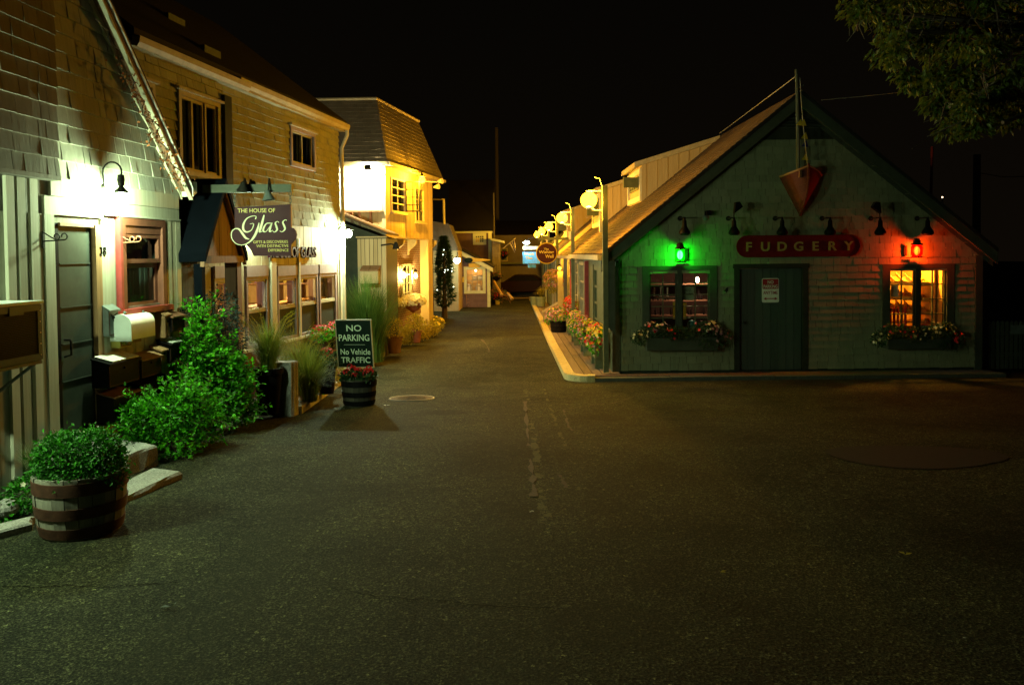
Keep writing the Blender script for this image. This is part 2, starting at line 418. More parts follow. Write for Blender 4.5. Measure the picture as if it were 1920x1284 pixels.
M['brick'] = bricks('red_brick', (.26, .10, .065), (.19, .075, .05), (.33, .28, .2))
M['paver'] = bricks('brick_paving', (.24, .13, .09), (.16, .095, .07), (.10, .09, .07), .2, .1, .01)
M['glass'] = glassmat('window_glass'); M['glassdark'] = glassmat('dark_window_glass', (.55, .6, .6), .25)
M['acgrey'] = paint('air_conditioner_grey', (.03, .085, .13), .3, 12, .5, .1)
M['crack'] = paint('crack_shadow', (.0015, .0015, .0013), .2, 9, 1.0, 0)
M['screen'] = paint('insect_screen', (.045, .055, .045), .2, 50, .6, .1)
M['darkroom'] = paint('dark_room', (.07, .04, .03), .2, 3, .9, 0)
M['curtain'] = paint('grey_curtain', (.22, .23, .2), .25, 3, .9, 0, 0, (24, 24, .5))
M['blind'] = paint('dim_blind', (.10, .13, .13), .2, 5, .8, 0)
M['soil'] = paint('potting_soil', (.03, .02, .014), .4, 40, .95, .6)
M['terra'] = paint('terracotta', (.30, .10, .05), .25, 9, .8, .2)
M['darkpot'] = paint('dark_planter', (.012, .009, .008), .3, 9, .5, .2)
M['greenpot'] = paint('sage_pot', (.26, .32, .2), .2, 9, .5, .15)
M['yellowpot'] = paint('yellow_pot', (.62, .48, .06), .2, 9, .5, .1)
M['teal'] = paint('teal_pot', (.03, .22, .19), .2, 9, .3, .1)
M['mauvewall'] = shingle('mauve_shingle', (.10, .065, .07), (.15, .10, .105), (.2, .135, .14))
M['mintrim'] = paint('mint_trim', (.55, .62, .42), .15, 6, .6, .1)
M['signyellow'] = paint('yellow_sign', (.62, .44, .03), .2, 8, .5, .05)
M['signblue'] = paint('blue_sign', (.07, .45, .95), .3, 4, .4, 0)
M['carred'] = paint('dark_red_car_paint', (.024, .012, .010), .1, 3, .25, 0)
M['rubber'] = paint('tyre_rubber', (.02, .02, .02), .2, 9, .9, .1)
M['boatred'] = wood('boat_planks', (.045, .010, .007), (.10, .022, .014), 'x')
M['fabricy'] = paint('yellow_pennant', (.65, .5, .03), .15, 9, .8, 0)
M['fabricb'] = paint('blue_pennant', (.02, .03, .16), .15, 9, .8, 0)
M['fabricw'] = paint('pale_flag_cloth', (.45, .42, .38), .2, 9, .8, 0)
M['rope'] = paint('rope', (.42, .4, .3), .2, 30, .9, .2)
M['bark'] = wood('bark', (.035, .026, .018), (.11, .085, .06))
M['polewood'] = wood('pole_wood', (.07, .065, .05), (.16, .15, .12))
M['leafmum'] = foliage('mum_leaves', (.008, .06, .003), (.038, .24, .008))
M['leafbright'] = foliage('bright_shrub_leaves', (.010, .085, .002), (.095, .50, .008), .35)
M['leafdark'] = foliage('dark_evergreen_leaves', (.012, .035, .012), (.035, .09, .022))
M['leafblue'] = foliage('blue_green_needles', (.015, .028, .03), (.05, .085, .075))
M['leaftree'] = foliage('maple_leaves', (.03, .06, .006), (.11, .15, .018), .35)
M['leafyellow'] = foliage('yellow_green_leaves', (.16, .16, .012), (.45, .36, .03), .3)
M['leafred'] = foliage('rusty_vine_leaves', (.17, .055, .018), (.36, .13, .04))
M['grassy'] = foliage('ornamental_grass', (.07, .15, .01), (.34, .38, .05), .35)
M['grassgreen'] = foliage('tall_green_grass', (.03, .09, .012), (.12, .2, .03), .35)
M['flowerred'] = foliage('red_petals', (.38, .01, .012), (.7, .03, .04), .3)
M['flowerpink'] = foliage('mauve_petals', (.30, .12, .17), (.62, .36, .38), .3)
M['flowerwhite'] = foliage('cream_petals', (.55, .5, .25), (.8, .78, .6), .3)
M['floweryel'] = foliage('yellow_petals', (.6, .42, .02), (.8, .65, .08), .3)
M['flowerpurple'] = foliage('purple_petals', (.14, .07, .09), (.34, .17, .2), .3)
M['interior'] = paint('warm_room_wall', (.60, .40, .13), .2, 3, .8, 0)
M['shelf'] = wood('pine_shelf', (.42, .25, .09), (.66, .45, .18), 'x')
M['redtin'] = paint('red_tin', (.48, .03, .02), .3, 20, .35, 0)
M['amber'] = paint('amber_jar', (.5, .2, .04), .3, 16, .25, 0)
M['purplecloth'] = paint('violet_glassware', (.32, .16, .5), .3, 16, .3, 0)
def lampmat(name, c, flux, area):
    if 'lens' in name: return emit(name, c, flux / (math.pi * area))
    mt = emit(name, c, 5.0 if c[2] < .1 else 26.0); nt = mt.node_tree     # clear glowing glass: the lamp inside shines out through it
    e = [n for n in nt.nodes if n.type == 'EMISSION'][0]; out = [n for n in nt.nodes if n.type == 'OUTPUT_MATERIAL'][0]
    tr = nt.nodes.new('ShaderNodeBsdfTransparent'); ad = nt.nodes.new('ShaderNodeAddShader')
    nt.links.new(e.outputs[0], ad.inputs[0]); nt.links.new(tr.outputs[0], ad.inputs[1]); nt.links.new(ad.outputs[0], out.inputs['Surface'])
    mt['flux'] = flux; mt['tint'] = c
    try: mt.cycles.emission_sampling = 'NONE'
    except Exception: pass
    return mt
def balla(r): return 4 * math.pi * r * r

# ---------------------------------------------------------------- builders
def intervals(u0, u1, holes, z):
    seg = [(u0, u1)]
    for h in holes:
        if h[2] - 1e-4 < z < h[3] + 1e-4:
            new = []
            for a, b in seg:
                if h[1] <= a or h[0] >= b: new.append((a, b)); continue
                if h[0] > a: new.append((a, h[0]))
                if h[1] < b: new.append((h[1], b))
            seg = new
    return seg
def courses(mb, fr, zlo, zhi, ex, lim, holes=(), n0=0.0, wmin=.10, wmax=.24, th=.02, wob=.0025):
    z = zlo
    while z < zhi - .01:
        z1 = min(z + ex, zhi)
        a0, a1 = lim((z + z1) / 2)
        for s0, s1 in intervals(a0, a1, holes, (z + z1) / 2):
            u = s0
            while u < s1 - .004:
                wd = RND.uniform(wmin, wmax)
                e = u + wd
                if e > s1 - wmin * .5: e = s1
                dz = RND.uniform(-wob, wob); t = th * RND.uniform(.75, 1.25); gp = .0035
                zb = z + dz
                mb.add(fr, [(u + gp, n0 + .003 + t, zb), (e - gp, n0 + .003 + t, zb), (e - gp, n0 + .003 + t * .12, z1 + .012), (u + gp, n0 + .003 + t * .12, z1 + .012),
                            (u + gp, n0 + .001, zb), (e - gp, n0 + .001, zb)], [(0, 1, 2, 3), (4, 5, 1, 0), (0, 3, 4), (1, 5, 2)])
                u = e
        z = z1
def slab(mb, fr, u0, u1, z0, z1, holes=(), b0=-.14, b1=0.0):
    us = sorted({u0, u1} | {min(max(h[i], u0), u1) for h in holes for i in (0, 1)})
    zs = sorted({z0, z1} | {min(max(h[i], z0), z1) for h in holes for i in (2, 3)})
    for a, b in zip(us, us[1:]):
        for c, d in zip(zs, zs[1:]):
            if b - a < 1e-5 or d - c < 1e-5: continue
            mu, mz = (a + b) / 2, (c + d) / 2
            if any(h[0] < mu < h[1] and h[2] < mz < h[3] for h in holes): continue
            mb.box(fr, a, b, b0, b1, c, d)
def boards(mb, fr, u0, u1, z0, z1, holes=(), wd=.15, n0=0.0, th=.018, gap=.006):
    """vertical boards"""
    u = u0
    while u < u1 - .01:
        e = min(u + wd * RND.uniform(.85, 1.15), u1)
        mu = (u + e) / 2
        zz = [(z0, z1)]
        for h in holes:
            if h[0] < mu < h[1]:
                new = []
                for a, b in zz:
                    if h[3] <= a or h[2] >= b: new.append((a, b)); continue
                    if h[2] > a: new.append((a, h[2]))
                    if h[3] < b: new.append((h[3], b))
                zz = new
        for a, b in zz: mb.box(fr, u + gap / 2, e - gap / 2, n0 + .001, n0 + th * RND.uniform(.85, 1.1), a, b)
        u = e
def frame(mb, fr, u0, u1, z0, z1, wd, b0, b1, bottom=True):
    mb.box(fr, u0, u0 + wd, b0, b1, z0, z1); mb.box(fr, u1 - wd, u1, b0, b1, z0, z1)
    mb.box(fr, u0 + wd, u1 - wd, b0, b1, z1 - wd, z1)
    if bottom: mb.box(fr, u0 + wd, u1 - wd, b0, b1, z0, z0 + wd)
def muntins(mb, fr, u0, u1, z0, z1, nx, nz, wd, b0, b1):
    for i in range(1, nx):
        x = u0 + (u1 - u0) * i / nx; mb.box(fr, x - wd / 2, x + wd / 2, b0, b1, z0, z1)
    for i in range(1, nz):
        z = z0 + (z1 - z0) * i / nz
        for j in range(nx):
            xa = u0 + (u1 - u0) * j / nx + (wd / 2 if j else 0); xb = u0 + (u1 - u0) * (j + 1) / nx - (wd / 2 if j < nx - 1 else 0)
            mb.box(fr, xa, xb, b0 + .001, b1 - .001, z - wd / 2, z + wd / 2)
def pane(fr, u0, u1, z0, z1, b): 
    mb = MB(); mb.box(fr, u0, u1, b - .003, b, z0, z1); return mb
def lettering(s, fr, u, z, b, h, mat, name, parent, align='CENTER', depth=.004, shear=0.0, sx=1.0, bold=0.0, flip=False, bevel=0.0):
    cu = bpy.data.curves.new('txt', 'FONT'); cu.body = s; cu.size = h * 1.37; cu.align_x = align; cu.extrude = depth; cu.shear = shear; cu.offset = bold
    cu.resolution_u = 3; cu.bevel_depth = bevel
    o = bpy.data.objects.new('txt', cu); col.objects.link(o)
    dg = bpy.context.evaluated_depsgraph_get(); me = bpy.data.meshes.new_from_object(o.evaluated_get(dg))
    mb = MB()
    k = -1 if flip else 1
    mb.add(fr, [(u + k * v.co.x * sx, b + v.co.z, z + v.co.y) for v in me.vertices], [tuple(p.vertices) for p in me.polygons])
    bpy.data.objects.remove(o); bpy.data.curves.remove(cu); bpy.data.meshes.remove(me)
    return mb.build(name, mat, parent)
def blobs(mb, lobes, n, L, Wd, inner=.55, up=.35, flat=0.0):
    """leaves through the volume of a few overlapping ellipsoids"""
    wts = [l[1] * l[2] * l[3] for l in lobes]
    for _ in range(n):
        c, rx, ry, rz = RND.choices(lobes, wts)[0]
        d = V((RND.gauss(0, 1), RND.gauss(0, 1), RND.gauss(0, 1))).normalized()
        r = RND.uniform(inner, 1.0) ** .6 * RND.uniform(.86, 1.1)
        p = V(c) + V((d.x * rx, d.y * ry, d.z * rz)) * r
        t = (d + V((RND.gauss(0, .6), RND.gauss(0, .6), RND.gauss(0, .6) - flat))).normalized()
        nn = (d + V((RND.gauss(0, .5), RND.gauss(0, .5), up + RND.gauss(0, .5)))).normalized()
        s_ = RND.uniform(.65, 1.25); mb.leaf(p, t, nn, L * s_, Wd * s_)
def blooms(mb, lobes, n, r, front=None, petals=5):
    wts = [l[1] * l[2] * l[3] for l in lobes]
    for _ in range(n):
        c, rx, ry, rz = RND.choices(lobes, wts)[0]
        d = V((RND.gauss(0, 1), RND.gauss(0, 1), RND.gauss(0, 1))).normalized()
        if d.z < -.4: d.z *= -1
        if front is not None and d.dot(front) < -.3: d = d - front * (2 * d.dot(front))
        p = V(c) + V((d.x * rx, d.y * ry, d.z * rz)) * RND.uniform(.96, 1.14)
        mb.bloom(p, (d + V((RND.gauss(0, .3), RND.gauss(0, .3), .25))).normalized(), r * RND.uniform(.7, 1.2), petals)
def tuft(mb, c, n, L, spread, wd, r0=.08, bend=(.4, 1.6)):
    for _ in range(n):
        a = RND.random() * 6.283; d = V((math.cos(a), math.sin(a), 0)); rr = r0 * math.sqrt(RND.random())
        mb.blade(V(c) + d * rr * RND.uniform(-1, 1), d, L * RND.uniform(.55, 1.1), RND.uniform(*bend) * spread, wd * RND.uniform(.7, 1.2))
# ================================================================ SETTING: ground, kerbs, walks
def strip(name, xs, ys, mat, dz=0.0):
    mb = MB(); vs = []; fs = []
    for y in ys:
        for x in xs: vs.append((x, y, g(y) + dz))
    k = len(xs)
    for j in range(len(ys) - 1):
        for i in range(k - 1): fs.append((j * k + i, j * k + i + 1, (j + 1) * k + i + 1, (j + 1) * k + i))
    mb.raw(vs, fs); return struct(mb.build(name, mat))
strip('ground', [-120, -60, -20, -8, 0, 8, 20, 60, 120], [-40, -10, 0, 2, 4, 5.5, 6.75, 8, 9.5, 11, 13, 15.2, 18.5, 22, 30, 41, 60, 80, 150, 300], M['asphalt'])
# round patch of newer asphalt, right of the lane
mb = MB(); pc = ong(1715, 855); n = 40; vs = [(pc.x, pc.y, g(pc.y) + .004)]
for i in range(n):
    a = 6.283 * i / n; rr = 1 + .07 * math.sin(3 * a + 1) + RND.uniform(-.02, .02)
    y = pc.y + .5 * rr * math.sin(a); vs.append((pc.x + .82 * rr * math.cos(a), y, g(y) + .005))
mb.raw(vs, [(0, 1 + i, 1 + (i + 1) % n) for i in range(n)]); struct(mb.build('asphalt_patch', M['patch']))

def runkerb(mb, pts, wd, h, top_in=0.0):
    """granite kerb of separate stones along a plan polyline; pts are (x, y); the walk lies to the right of travel if wd>0"""
    for (xa, ya), (xb, yb) in zip(pts, pts[1:]):
        d = V((xb - xa, yb - ya, 0)); L = d.length; k = max(1, round(L / 1.6)); nn = V((d.y, -d.x, 0)).normalized() * wd
        for i in range(k):
            p = V((xa, ya, 0)) + d * ((i + .004) / k); q = V((xa, ya, 0)) + d * ((i + .996) / k)
            jz = RND.uniform(-.006, .006)
            lo = [(p.x, p.y, g(p.y) - .15), (q.x, q.y, g(q.y) - .15), (q.x + nn.x, q.y + nn.y, g(q.y) - .15), (p.x + nn.x, p.y + nn.y, g(p.y) - .15)]
            hi = [(a_, b_, c_ + .15 + h + jz) for a_, b_, c_ in lo]
            mb.hexa(W, lo, hi)
# left kerb and brick pavement before the glass shop
lk = [ong(566, 776), ong(640, 722), ong(745, 652)]
LK = [(q.x, q.y) for q in lk]; LK.append((LK[-1][0] - .02, 26.0))
mb = MB(); runkerb(mb, [(x, y) for x, y in LK], -.16, .11); struct(mb.build('kerb', M['granite_pale']))
mb = MB(); vs = []; fs = []
ks = [(LK[0][0] - .17, LK[0][1])] + [(x - .17, y) for x, y in LK[1:]]
for x, y in ks:
    vs += [(x, y, g(y) + .095), (-6.2, y, g(y) + .095)]
fs = [(2 * i, 2 * i + 1, 2 * i + 3, 2 * i + 2) for i in range(len(ks) - 1)]
mb.add(W, vs, fs); struct(mb.build('brick_sidewalk', M['paver']))
# right kerb with rounded corner, planked walk
cx0, cy0, rr = 1.55, 15.62, .55
pts = [(cx0 - rr, 46.0), (cx0 - rr, 30.0), (cx0 - rr, 22.0), (cx0 - rr, cy0)]
for i in range(1, 7):
    a = math.pi + math.pi / 2 * i / 6; pts.append((cx0 + rr * math.cos(a), cy0 + rr * math.sin(a)))
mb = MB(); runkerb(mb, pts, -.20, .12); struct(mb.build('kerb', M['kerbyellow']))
mb = MB(); runkerb(mb, [(pts[-1][0] + .01, pts[-1][1]), (3.0, cy0 - rr + .03), (5.0, cy0 - rr + .05), (9.4, cy0 - rr + .1)], -.2, .075); struct(mb.build('kerb', M['kerbdark']))
mb = MB()
for i in range(5):
    x0 = cx0 - rr + .215 + i * .178; y = 15.5
    while y < 46:
        e = min(y + RND.uniform(2.4, 3.8), 46); zj = RND.uniform(-.004, .004)
        lo = [(x0, y + .004, g(y)), (x0 + .163, y + .004, g(y)), (x0 + .163, e - .004, g(e)), (x0, e - .004, g(e))]
        mb.hexa(W, lo, [(a_, b_, c_ + .10 + zj) for a_, b_, c_ in lo]); y = e
struct(mb.build('boardwalk', M['plank_y']))
mb = MB(); mb.hexa(W, [(1.35, 15.28, -.7), (9.4, 15.34, -.7), (9.4, 15.9, -.7), (1.35, 15.49, -.7)], [(1.35, 15.28, g(15.3) + .098), (9.4, 15.34, g(15.3) + .06), (9.4, 15.9, g(15.3) + .06), (1.35, 15.49, g(15.3) + .098)])
struct(mb.build('pavement', M['paver']))
# wooden edge where the lane ends
mb = MB(); mb.box(W, -3.4, 2.4, 49.0, 49.3, g(49) - .2, g(49) + .08); struct(mb.build('kerb', M['plank_y']))

# pale worn seams down the middle of the lane
M['seam'] = paint('worn_seam', (.06, .04, .028), .6, 30, .9, .6)
for pl, w0_ in ((((984, 752), (987, 790), (991, 830), (995, 870), (1000, 905), (1003, 935)), .03), (((1056, 768), (1095, 762), (1140, 755)), .012), (((1056, 768), (1061, 782), (1066, 800), (1075, 808)), .016), (((1142, 758), (1165, 751), (1190, 743)), .012), (((903, 636), (914, 648), (918, 662)), .03), (((1050, 890), (1056, 902), (1063, 916)), .022)):
    mb = MB(); pts = [ong(x, y, .004) for x, y in pl]; fine_ = []
    for a, b in zip(pts, pts[1:]):
        for k in range(7): fine_.append(a.lerp(b, k / 7) + V((RND.uniform(-.009, .009), RND.uniform(-.01, .01), 0)))
    dr_ = (pts[-1] - pts[0]).normalized(); nn_ = V((-dr_.y, dr_.x, 0)); vs = []
    for q in fine_:
        w_ = w0_ * RND.choice((.05, .4, .7, 1.0, 1.2)); vs += [tuple(q - nn_ * w_), tuple(q + nn_ * w_ + V((0, 0, .0005)))]
    mb.raw(vs, [(2 * i, 2 * i + 2, 2 * i + 3, 2 * i + 1) for i in range(len(fine_) - 1)]); struct(mb.build('road_seam', M['seam']))
# long hairline cracks across the near asphalt
for pl in (((0, 1098), (70, 1100), (135, 1096), (200, 1101), (262, 1094), (300, 1093), (346, 1089)), ((610, 1101), (660, 1107), (700, 1116), (770, 1122), (840, 1126), (905, 1134), (980, 1138), (1045, 1139)), ((1090, 1196), (1110, 1230), (1122, 1284))):
    mb = MB(); pts = [ong(x, y, .004) for x, y in pl]; fine_ = []
    for a, b in zip(pts, pts[1:]):
        for k in range(6): fine_.append(a.lerp(b, k / 6) + V((RND.uniform(-.006, .006), RND.uniform(-.012, .012), 0)))
    vs = []
    for q in fine_: w_ = RND.uniform(.0012, .004); vs += [(q.x, q.y - w_, q.z), (q.x, q.y + w_ + .001, q.z)]
    mb.raw(vs, [(2 * i, 2 * i + 2, 2 * i + 3, 2 * i + 1) for i in range(len(fine_) - 1)]); struct(mb.build('road_crack', M['crack']))

# ================================================================ LEFT: shingled house by the camera
GB = g(9.5) - .3
h1 = thing('shingled_house', L1.p(7.5, -1, g(7.5)), 'grey-green shingled gable house with slate door and red window, nearest on the left', 'house')
d0, d1 = L1.u(97), L1.u(189); dz0, dz1 = .24, 2.23
w0, w1, wz0, wz1 = L1.u(221), L1.u(304), 1.36, 2.32
door_h = (d0, d1, dz0, dz1); win_h = (w0 + .03, w1 - .03, wz0 + .02, wz1 - .02)
uend = L1.u(333)
ra, rb = L1.uz(168, 0, .02), L1.uz(322, 330, .02)     # two points of the rake
slope = (ra[1] - rb[1]) / (rb[0] - ra[0])
apu = 5.2; apz = ra[1] + slope * (ra[0] - apu)
zE = rb[1] - slope * (uend - rb[0])                  # wall height at the corner
mb = MB(); slab(mb, L1, .8, uend, GB, 2.3, (door_h, win_h)); slab(mb, L1, .8, uend, 2.3, zE, (win_h,))
mb.prism(L1, [(.8, zE), (uend, zE), (apu, apz)], -.14, 0)
mb.box(L1, uend - .14, uend, -6, -.14, GB, zE); mb.box(L1, .8, .94, -6, -.14, GB, zE); mb.box(L1, .94, uend - .14, -6, -5.9, GB, zE)
mb.build('wall', M['sh1dark'], h1)
def lim1(z):
    hw = (apz - z) / slope
    return max(.8, apu - hw), min(uend, apu + hw)
mb = MB(); courses(mb, L1, 2.64, apz - .1, .168, lim1, (), 0, .09, .22, .030); mb.build('shingle_siding', M['sh1'], h1)
# dark overhanging bay at the near end
bu = L1.u(85, 200); bz = L1.z(60, 327)
mb = MB(); mb.box(L1, 1.2, bu, .03, .10, bz, 5.6); mb.box(L1, 1.2, bu + .01, .0, .125, bz - .04, bz)
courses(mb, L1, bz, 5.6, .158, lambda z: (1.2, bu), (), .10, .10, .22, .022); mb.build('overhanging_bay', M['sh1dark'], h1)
# frieze and wall boards
mb = MB(); mb.box(L1, bu, uend, 0, .03, 2.47, 2.64); mb.box(L1, d1 + .02, uend, 0, .028, 2.345, 2.465); mb.box(L1, d0 - .12, d1 + .02, 0, .026, 2.30, 2.465)
mb.box(L1, d1 + .02, uend, .028, .05, 2.33, 2.35)
mb.build('frieze_board', M['bd1'], h1)
mb = MB(); boards(mb, L1, .8, uend - .22, GB, 2.30, ((d0 - .13, d1 + .10, -1, 3), (w0 - .02, w1 + .02, wz0 - .04, 3)), .17, 0, .02)
for px in (12, 33, 57): 
    u = L1.u(px); mb.box(L1, u - .05, u + .045, .021, .052, .05, bz - .045)
mb.build('board_siding', M['bd1'], h1)
for a_, b_, c_, d_ in ((uend - .21, uend - .11, GB, .035), (uend - .105, uend + .01, 1.3, .036), (w1 + .03, uend - .215, 1.3, .04)):
    mb = MB(); mb.box(L1, a_, b_, .021, d_, c_, 2.33); mb.build('corner_board', M['cream'], h1)
# door
dr = MB(); dr.box(L1, d0 + .10, d1 - .13, -.06, -.02, dz0 + .03, dz1 - .03)
for pz in (1.845, 1.435, 1.09, .74): dr.box(L1, d0 + .13, d1 - .16, -.021, -.011, pz, pz + .010)
door = dr.build('door', M['door1'], h1)
mb = MB(); mb.box(L1, d0 + .005, d0 + .098, -.12, .0, dz0, dz1); mb.build('jamb', M['black'], door)
mb = MB(); mb.box(L1, d1 - .128, d1 - .03, -.12, .03, dz0, dz1); mb.box(L1, d0 + .1, d1 - .13, -.1, .02, dz1 - .028, dz1); mb.build('jamb', M['bdbrown'], door)
mb = MB(); mb.tube([L1.p(d0 + .16, -.012, 1.14), L1.p(d0 + .16, .05, 1.14), L1.p(d0 + .16, .055, 1.12), L1.p(d0 + .16, .055, 1.0), L1.p(d0 + .16, -.012, .98)], .011); mb.build('handle', M['iron'], door, True)
mb = MB(); mb.box(L1, d1 - .03, d1 + .10, 0, .03, dz0 - .2, 2.3); mb.box(L1, d0 - .13, d0 + .005, 0, .03, dz0 - .3, 2.3); mb.build('casing', M['bd1'], door)
mb = MB(); mb.box(L1, d0 - .02, d1 + .02, -.05, .09, dz0 - .07, dz0); mb.build('threshold', M['cream'], door)
# red window
mb = MB(); frame(mb, L1, w0, w1, wz0, wz1, .075, -.03, .05, False); mb.box(L1, w0 + .076, w1 - .076, -.03, .03, wz1 - .16, wz1 - .076); win = mb.build('window', M['browntrim'], h1)
mb = MB(); mb.box(L1, w0 - .045, w0 - .001, .0, .06, wz0 - .02, wz1); mb.box(L1, w0 - .05, w1 + .03, .0, .11, wz0 - .06, wz0); mb.build('sill', M['redtrim'], win)
zm = L1.z(265, 493)
mb = MB(); frame(mb, L1, w0 + .077, w1 - .077, zm, wz1 - .162, .045, -.02, .022); frame(mb, L1, w0 + .077, w1 - .077, wz0 + .001, zm + .001, .055, -.05, -.022); mb.build('sash', M['browntrim'], win)
mb = MB(); mb.box(L1, w0 + .08, w1 - .08, -.042, -.038, wz0 + .03, wz1 - .12); mb.build('glass', M['glassdark'], win)
mb = MB()
for k in range(14):
    u = w0 + .08 + (w1 - w0 - .16) * k / 14; mb.box(L1, u, u + .05, -.16 - .015 * (k % 2), -.14 - .015 * (k % 2), zm - .02, wz1)
for k in range(3):
    u = w1 - .22 + .045 * k; mb.box(L1, u, u + .05, -.16 - .015 * (k % 2), -.14 - .015 * (k % 2), wz0, zm)
mb.build('curtain', M['curtain'], win)
# roof, rake and gutter end
def roofpoly(off, th): return [(apu, apz + off), (uend + .07, apz + off - slope * (uend + .07 - apu)), (uend + .07, apz + off + th - slope * (uend + .07 - apu)), (apu, apz + off + th)]
def roofpolyl(off, th): return [(apu, apz + off), (apu, apz + off + th), (.5, apz + off + th - slope * (apu - .5)), (.5, apz + off - slope * (apu - .5))]
mb = MB(); mb.prism(L1, roofpoly(.09, .07), -6.1, .17); mb.prism(L1, roofpolyl(.09, .07), -6.1, .17); mb.build('roof', M['roof'], h1)
mb = MB(); mb.prism(L1, roofpoly(-.03, .10), .132, .16); mb.prism(L1, roofpoly(.03, .058), .0, .129); mb.build('rake_board', M['woodbrown'], h1)
mb = MB(); mb.prism(L1, roofpoly(-.06, .03), .125, .172); mb.prism(L1, roofpoly(-.05, .075), .003, .04); mb.build('rake_moulding', M['cream'], h1)
mb = MB(); mb.prism(L1, roofpoly(.075, .025), .155, .182); mb.build('drip_edge', M['white'], h1)
zg = apz - slope * (uend + .07 - apu)
mb = MB(); mb.prism(W, [], 0, 1) if False else None
mb.add(L1, [(uend + .06, b, zg + c) for b, c in ((.18, .16), (.18, -.02), (-6, -.02), (-6, .16))] + [(uend + .16, b, zg + c) for b, c in ((.18, .16), (.18, .03), (-6, .03), (-6, .16))],
       [(0, 1, 2, 3), (4, 5, 6, 7), (0, 1, 5, 4), (2, 3, 7, 6), (1, 2, 6, 5)]); mb.build('gutter', M['white'], h1)

# lamp over the door (and its twin further along the same wall, just out of the picture)
def goose_lamp(u, zp, label, flux, grp):
    t = thing('wall_lamp', L1.p(u, 0.05, zp), label, 'lamp', grp)
    mb = MB(); mb.lathe(L1.p(u, 0.0, zp), [(.045, 0), (.045, .02), (.02, .05)], 14, L1.un); mb.build('wall_plate', M['iron'], t, True)
    pts = [L1.p(u, .05, zp), L1.p(u, .04, zp + .1)]
    for i in range(11):
        a = math.pi - math.pi * 1.15 * i / 10; pts.append(L1.p(u, .135 + .10 * math.cos(a), zp + .15 + .10 * math.sin(a)))
    mb = MB(); mb.tube(pts, .009, 8); mb.build('arm', M['iron'], t, True)
    c = L1.p(u, .225, zp)
    mb = MB(); mb.lathe(c, [(.012, .125), (.03, .12), (.036, .07), (.03, .02), (.02, .005), (.05, -.03), (.075, -.06), (.07, -.062), (.0, -.05)], 18); mb.build('cap', M['iron'], t, True)
    mb = MB(); mb.ball(c - V((0, 0, .13)), .068, 1.15, 18, 10); mb.build('globe', lampmat('mercury_globe', MERC, flux, balla(.068)), t, True)
    return t
goose_lamp(L1.u(190), L1.z(190, 352), 'curved arm wall lamp glowing white between slate door and red window', FLUX['door'], 'gooseneck lamps on the shingled house')
goose_lamp(4.55, 2.33, 'curved arm wall lamp beyond the air conditioner, outside the picture', FLUX['door2'], 'gooseneck lamps on the shingled house')
# iron brackets for hanging baskets
def plant_bracket(u, z, mat, label, sz=.22):
    t = thing('plant_bracket', L1.p(u, .02, z), label, 'bracket', 'iron basket brackets by the slate door')
    mb = MB(); mb.box(L1, u - .012, u + .012, .021, .03, z - .12, z + .03); mb.build('back_plate', mat, t)
    mb = MB(); mb.tube([L1.p(u, .028, z - .06), L1.p(u, sz, z - .05)], .007)
    def curl(cb, cz, r, a0, a1):
        return [L1.p(u, cb + r * math.cos(a0 + (a1 - a0) * i / 14) * (1 - .3 * i / 14), cz + r * math.sin(a0 + (a1 - a0) * i / 14) * (1 - .3 * i / 14)) for i in range(15)]
    mb.tube([L1.p(u, .028, z + .02), L1.p(u, .09, z - .02), L1.p(u, .14, z - .045)], .006)
    mb.tube(curl(.15, z - .02, .03, -1.6, 3.6), .006); mb.tube(curl(sz, z - .018, .032, -1.6, 3.4), .006)
    mb.build('scroll_arm', mat, t, True)
plant_bracket(L1.u(77), L1.z(77, 440), M['iron'], 'dark wrought iron basket bracket with scrolls left of the slate door')
plant_bracket(L1.u(222), L1.z(222, 445), M['copper'], 'copper coloured basket bracket with scrolls across the red window')
t = lettering('38', L1, L1.u(187), L1.z(187, 478), .033, .085, M['black'], 'house_number', None, 'CENTER', .004); tag(t, 'black house number 38 on the pale casing beside the slate door', 'house number')
t = thing('door_chime', L1.p(L1.u(194), .04, L1.z(194, 592)), 'small brass chime with hanging rods beside the slate door', 'chime')
mb = MB(); c0 = L1.p(L1.u(194), .06, L1.z(194, 588)); mb.ball(c0, .022); mb.ball(c0 + V((0, 0, -.045)), .026); mb.build('bells', M['gold'], t, True)
mb = MB()
for k in (-1, 0, 1): mb.cyl(c0 + L1.ux * (.016 * k) + V((0, 0, -.05)), c0 + L1.ux * (.016 * k) + V((0, 0, -.24 - .03 * k)), .005)
mb.build('rods', M['greybox'], t)
# window air conditioner on a bracket
au0, au1 = 5.93, 6.58; t = thing('air_conditioner', L1.p(6.25, .2, 1.07), 'grey window air conditioner with dark grille on a steel bracket', 'air conditioner')
mb = MB(); mb.box(L1, au0, au1, .02, .395, 1.07, 1.535); mb.build('housing', M['acgrey'], t)
mb = MB(); mb.box(L1, au0 - .01, au1 + .012, .0, .42, 1.535, 1.56); mb.build('lid', M['whitebox'], t)
mb = MB(); frame(mb, L1, au0 + .02, au1 - .0, 1.08, 1.53, .05, .396, .408); mb.box(L1, 6.2, 6.36, .408, .413, 1.46, 1.525); mb.build('grille_frame', M['acgrey'], t)
mb = MB(); mb.box(L1, au0 + .07, au1 - .05, .396, .399, 1.13, 1.48)
for k in range(26): mb.box(L1, au0 + .07, au1 - .05, .399, .405, 1.135 + k * .0132, 1.140 + k * .0132)
mb.build('grille', M['black'], t)
mb = MB(); mb.tube([L1.p(au1 - .06, .39, 1.06), L1.p(au1 - .06, .03, .8)], .014); mb.tube([L1.p(au0 + .06, .39, 1.06), L1.p(au0 + .06, .03, .8)], .014); mb.box(L1, au0, au1, .0, .40, 1.045, 1.068); mb.build('bracket', M['greybox'], t)
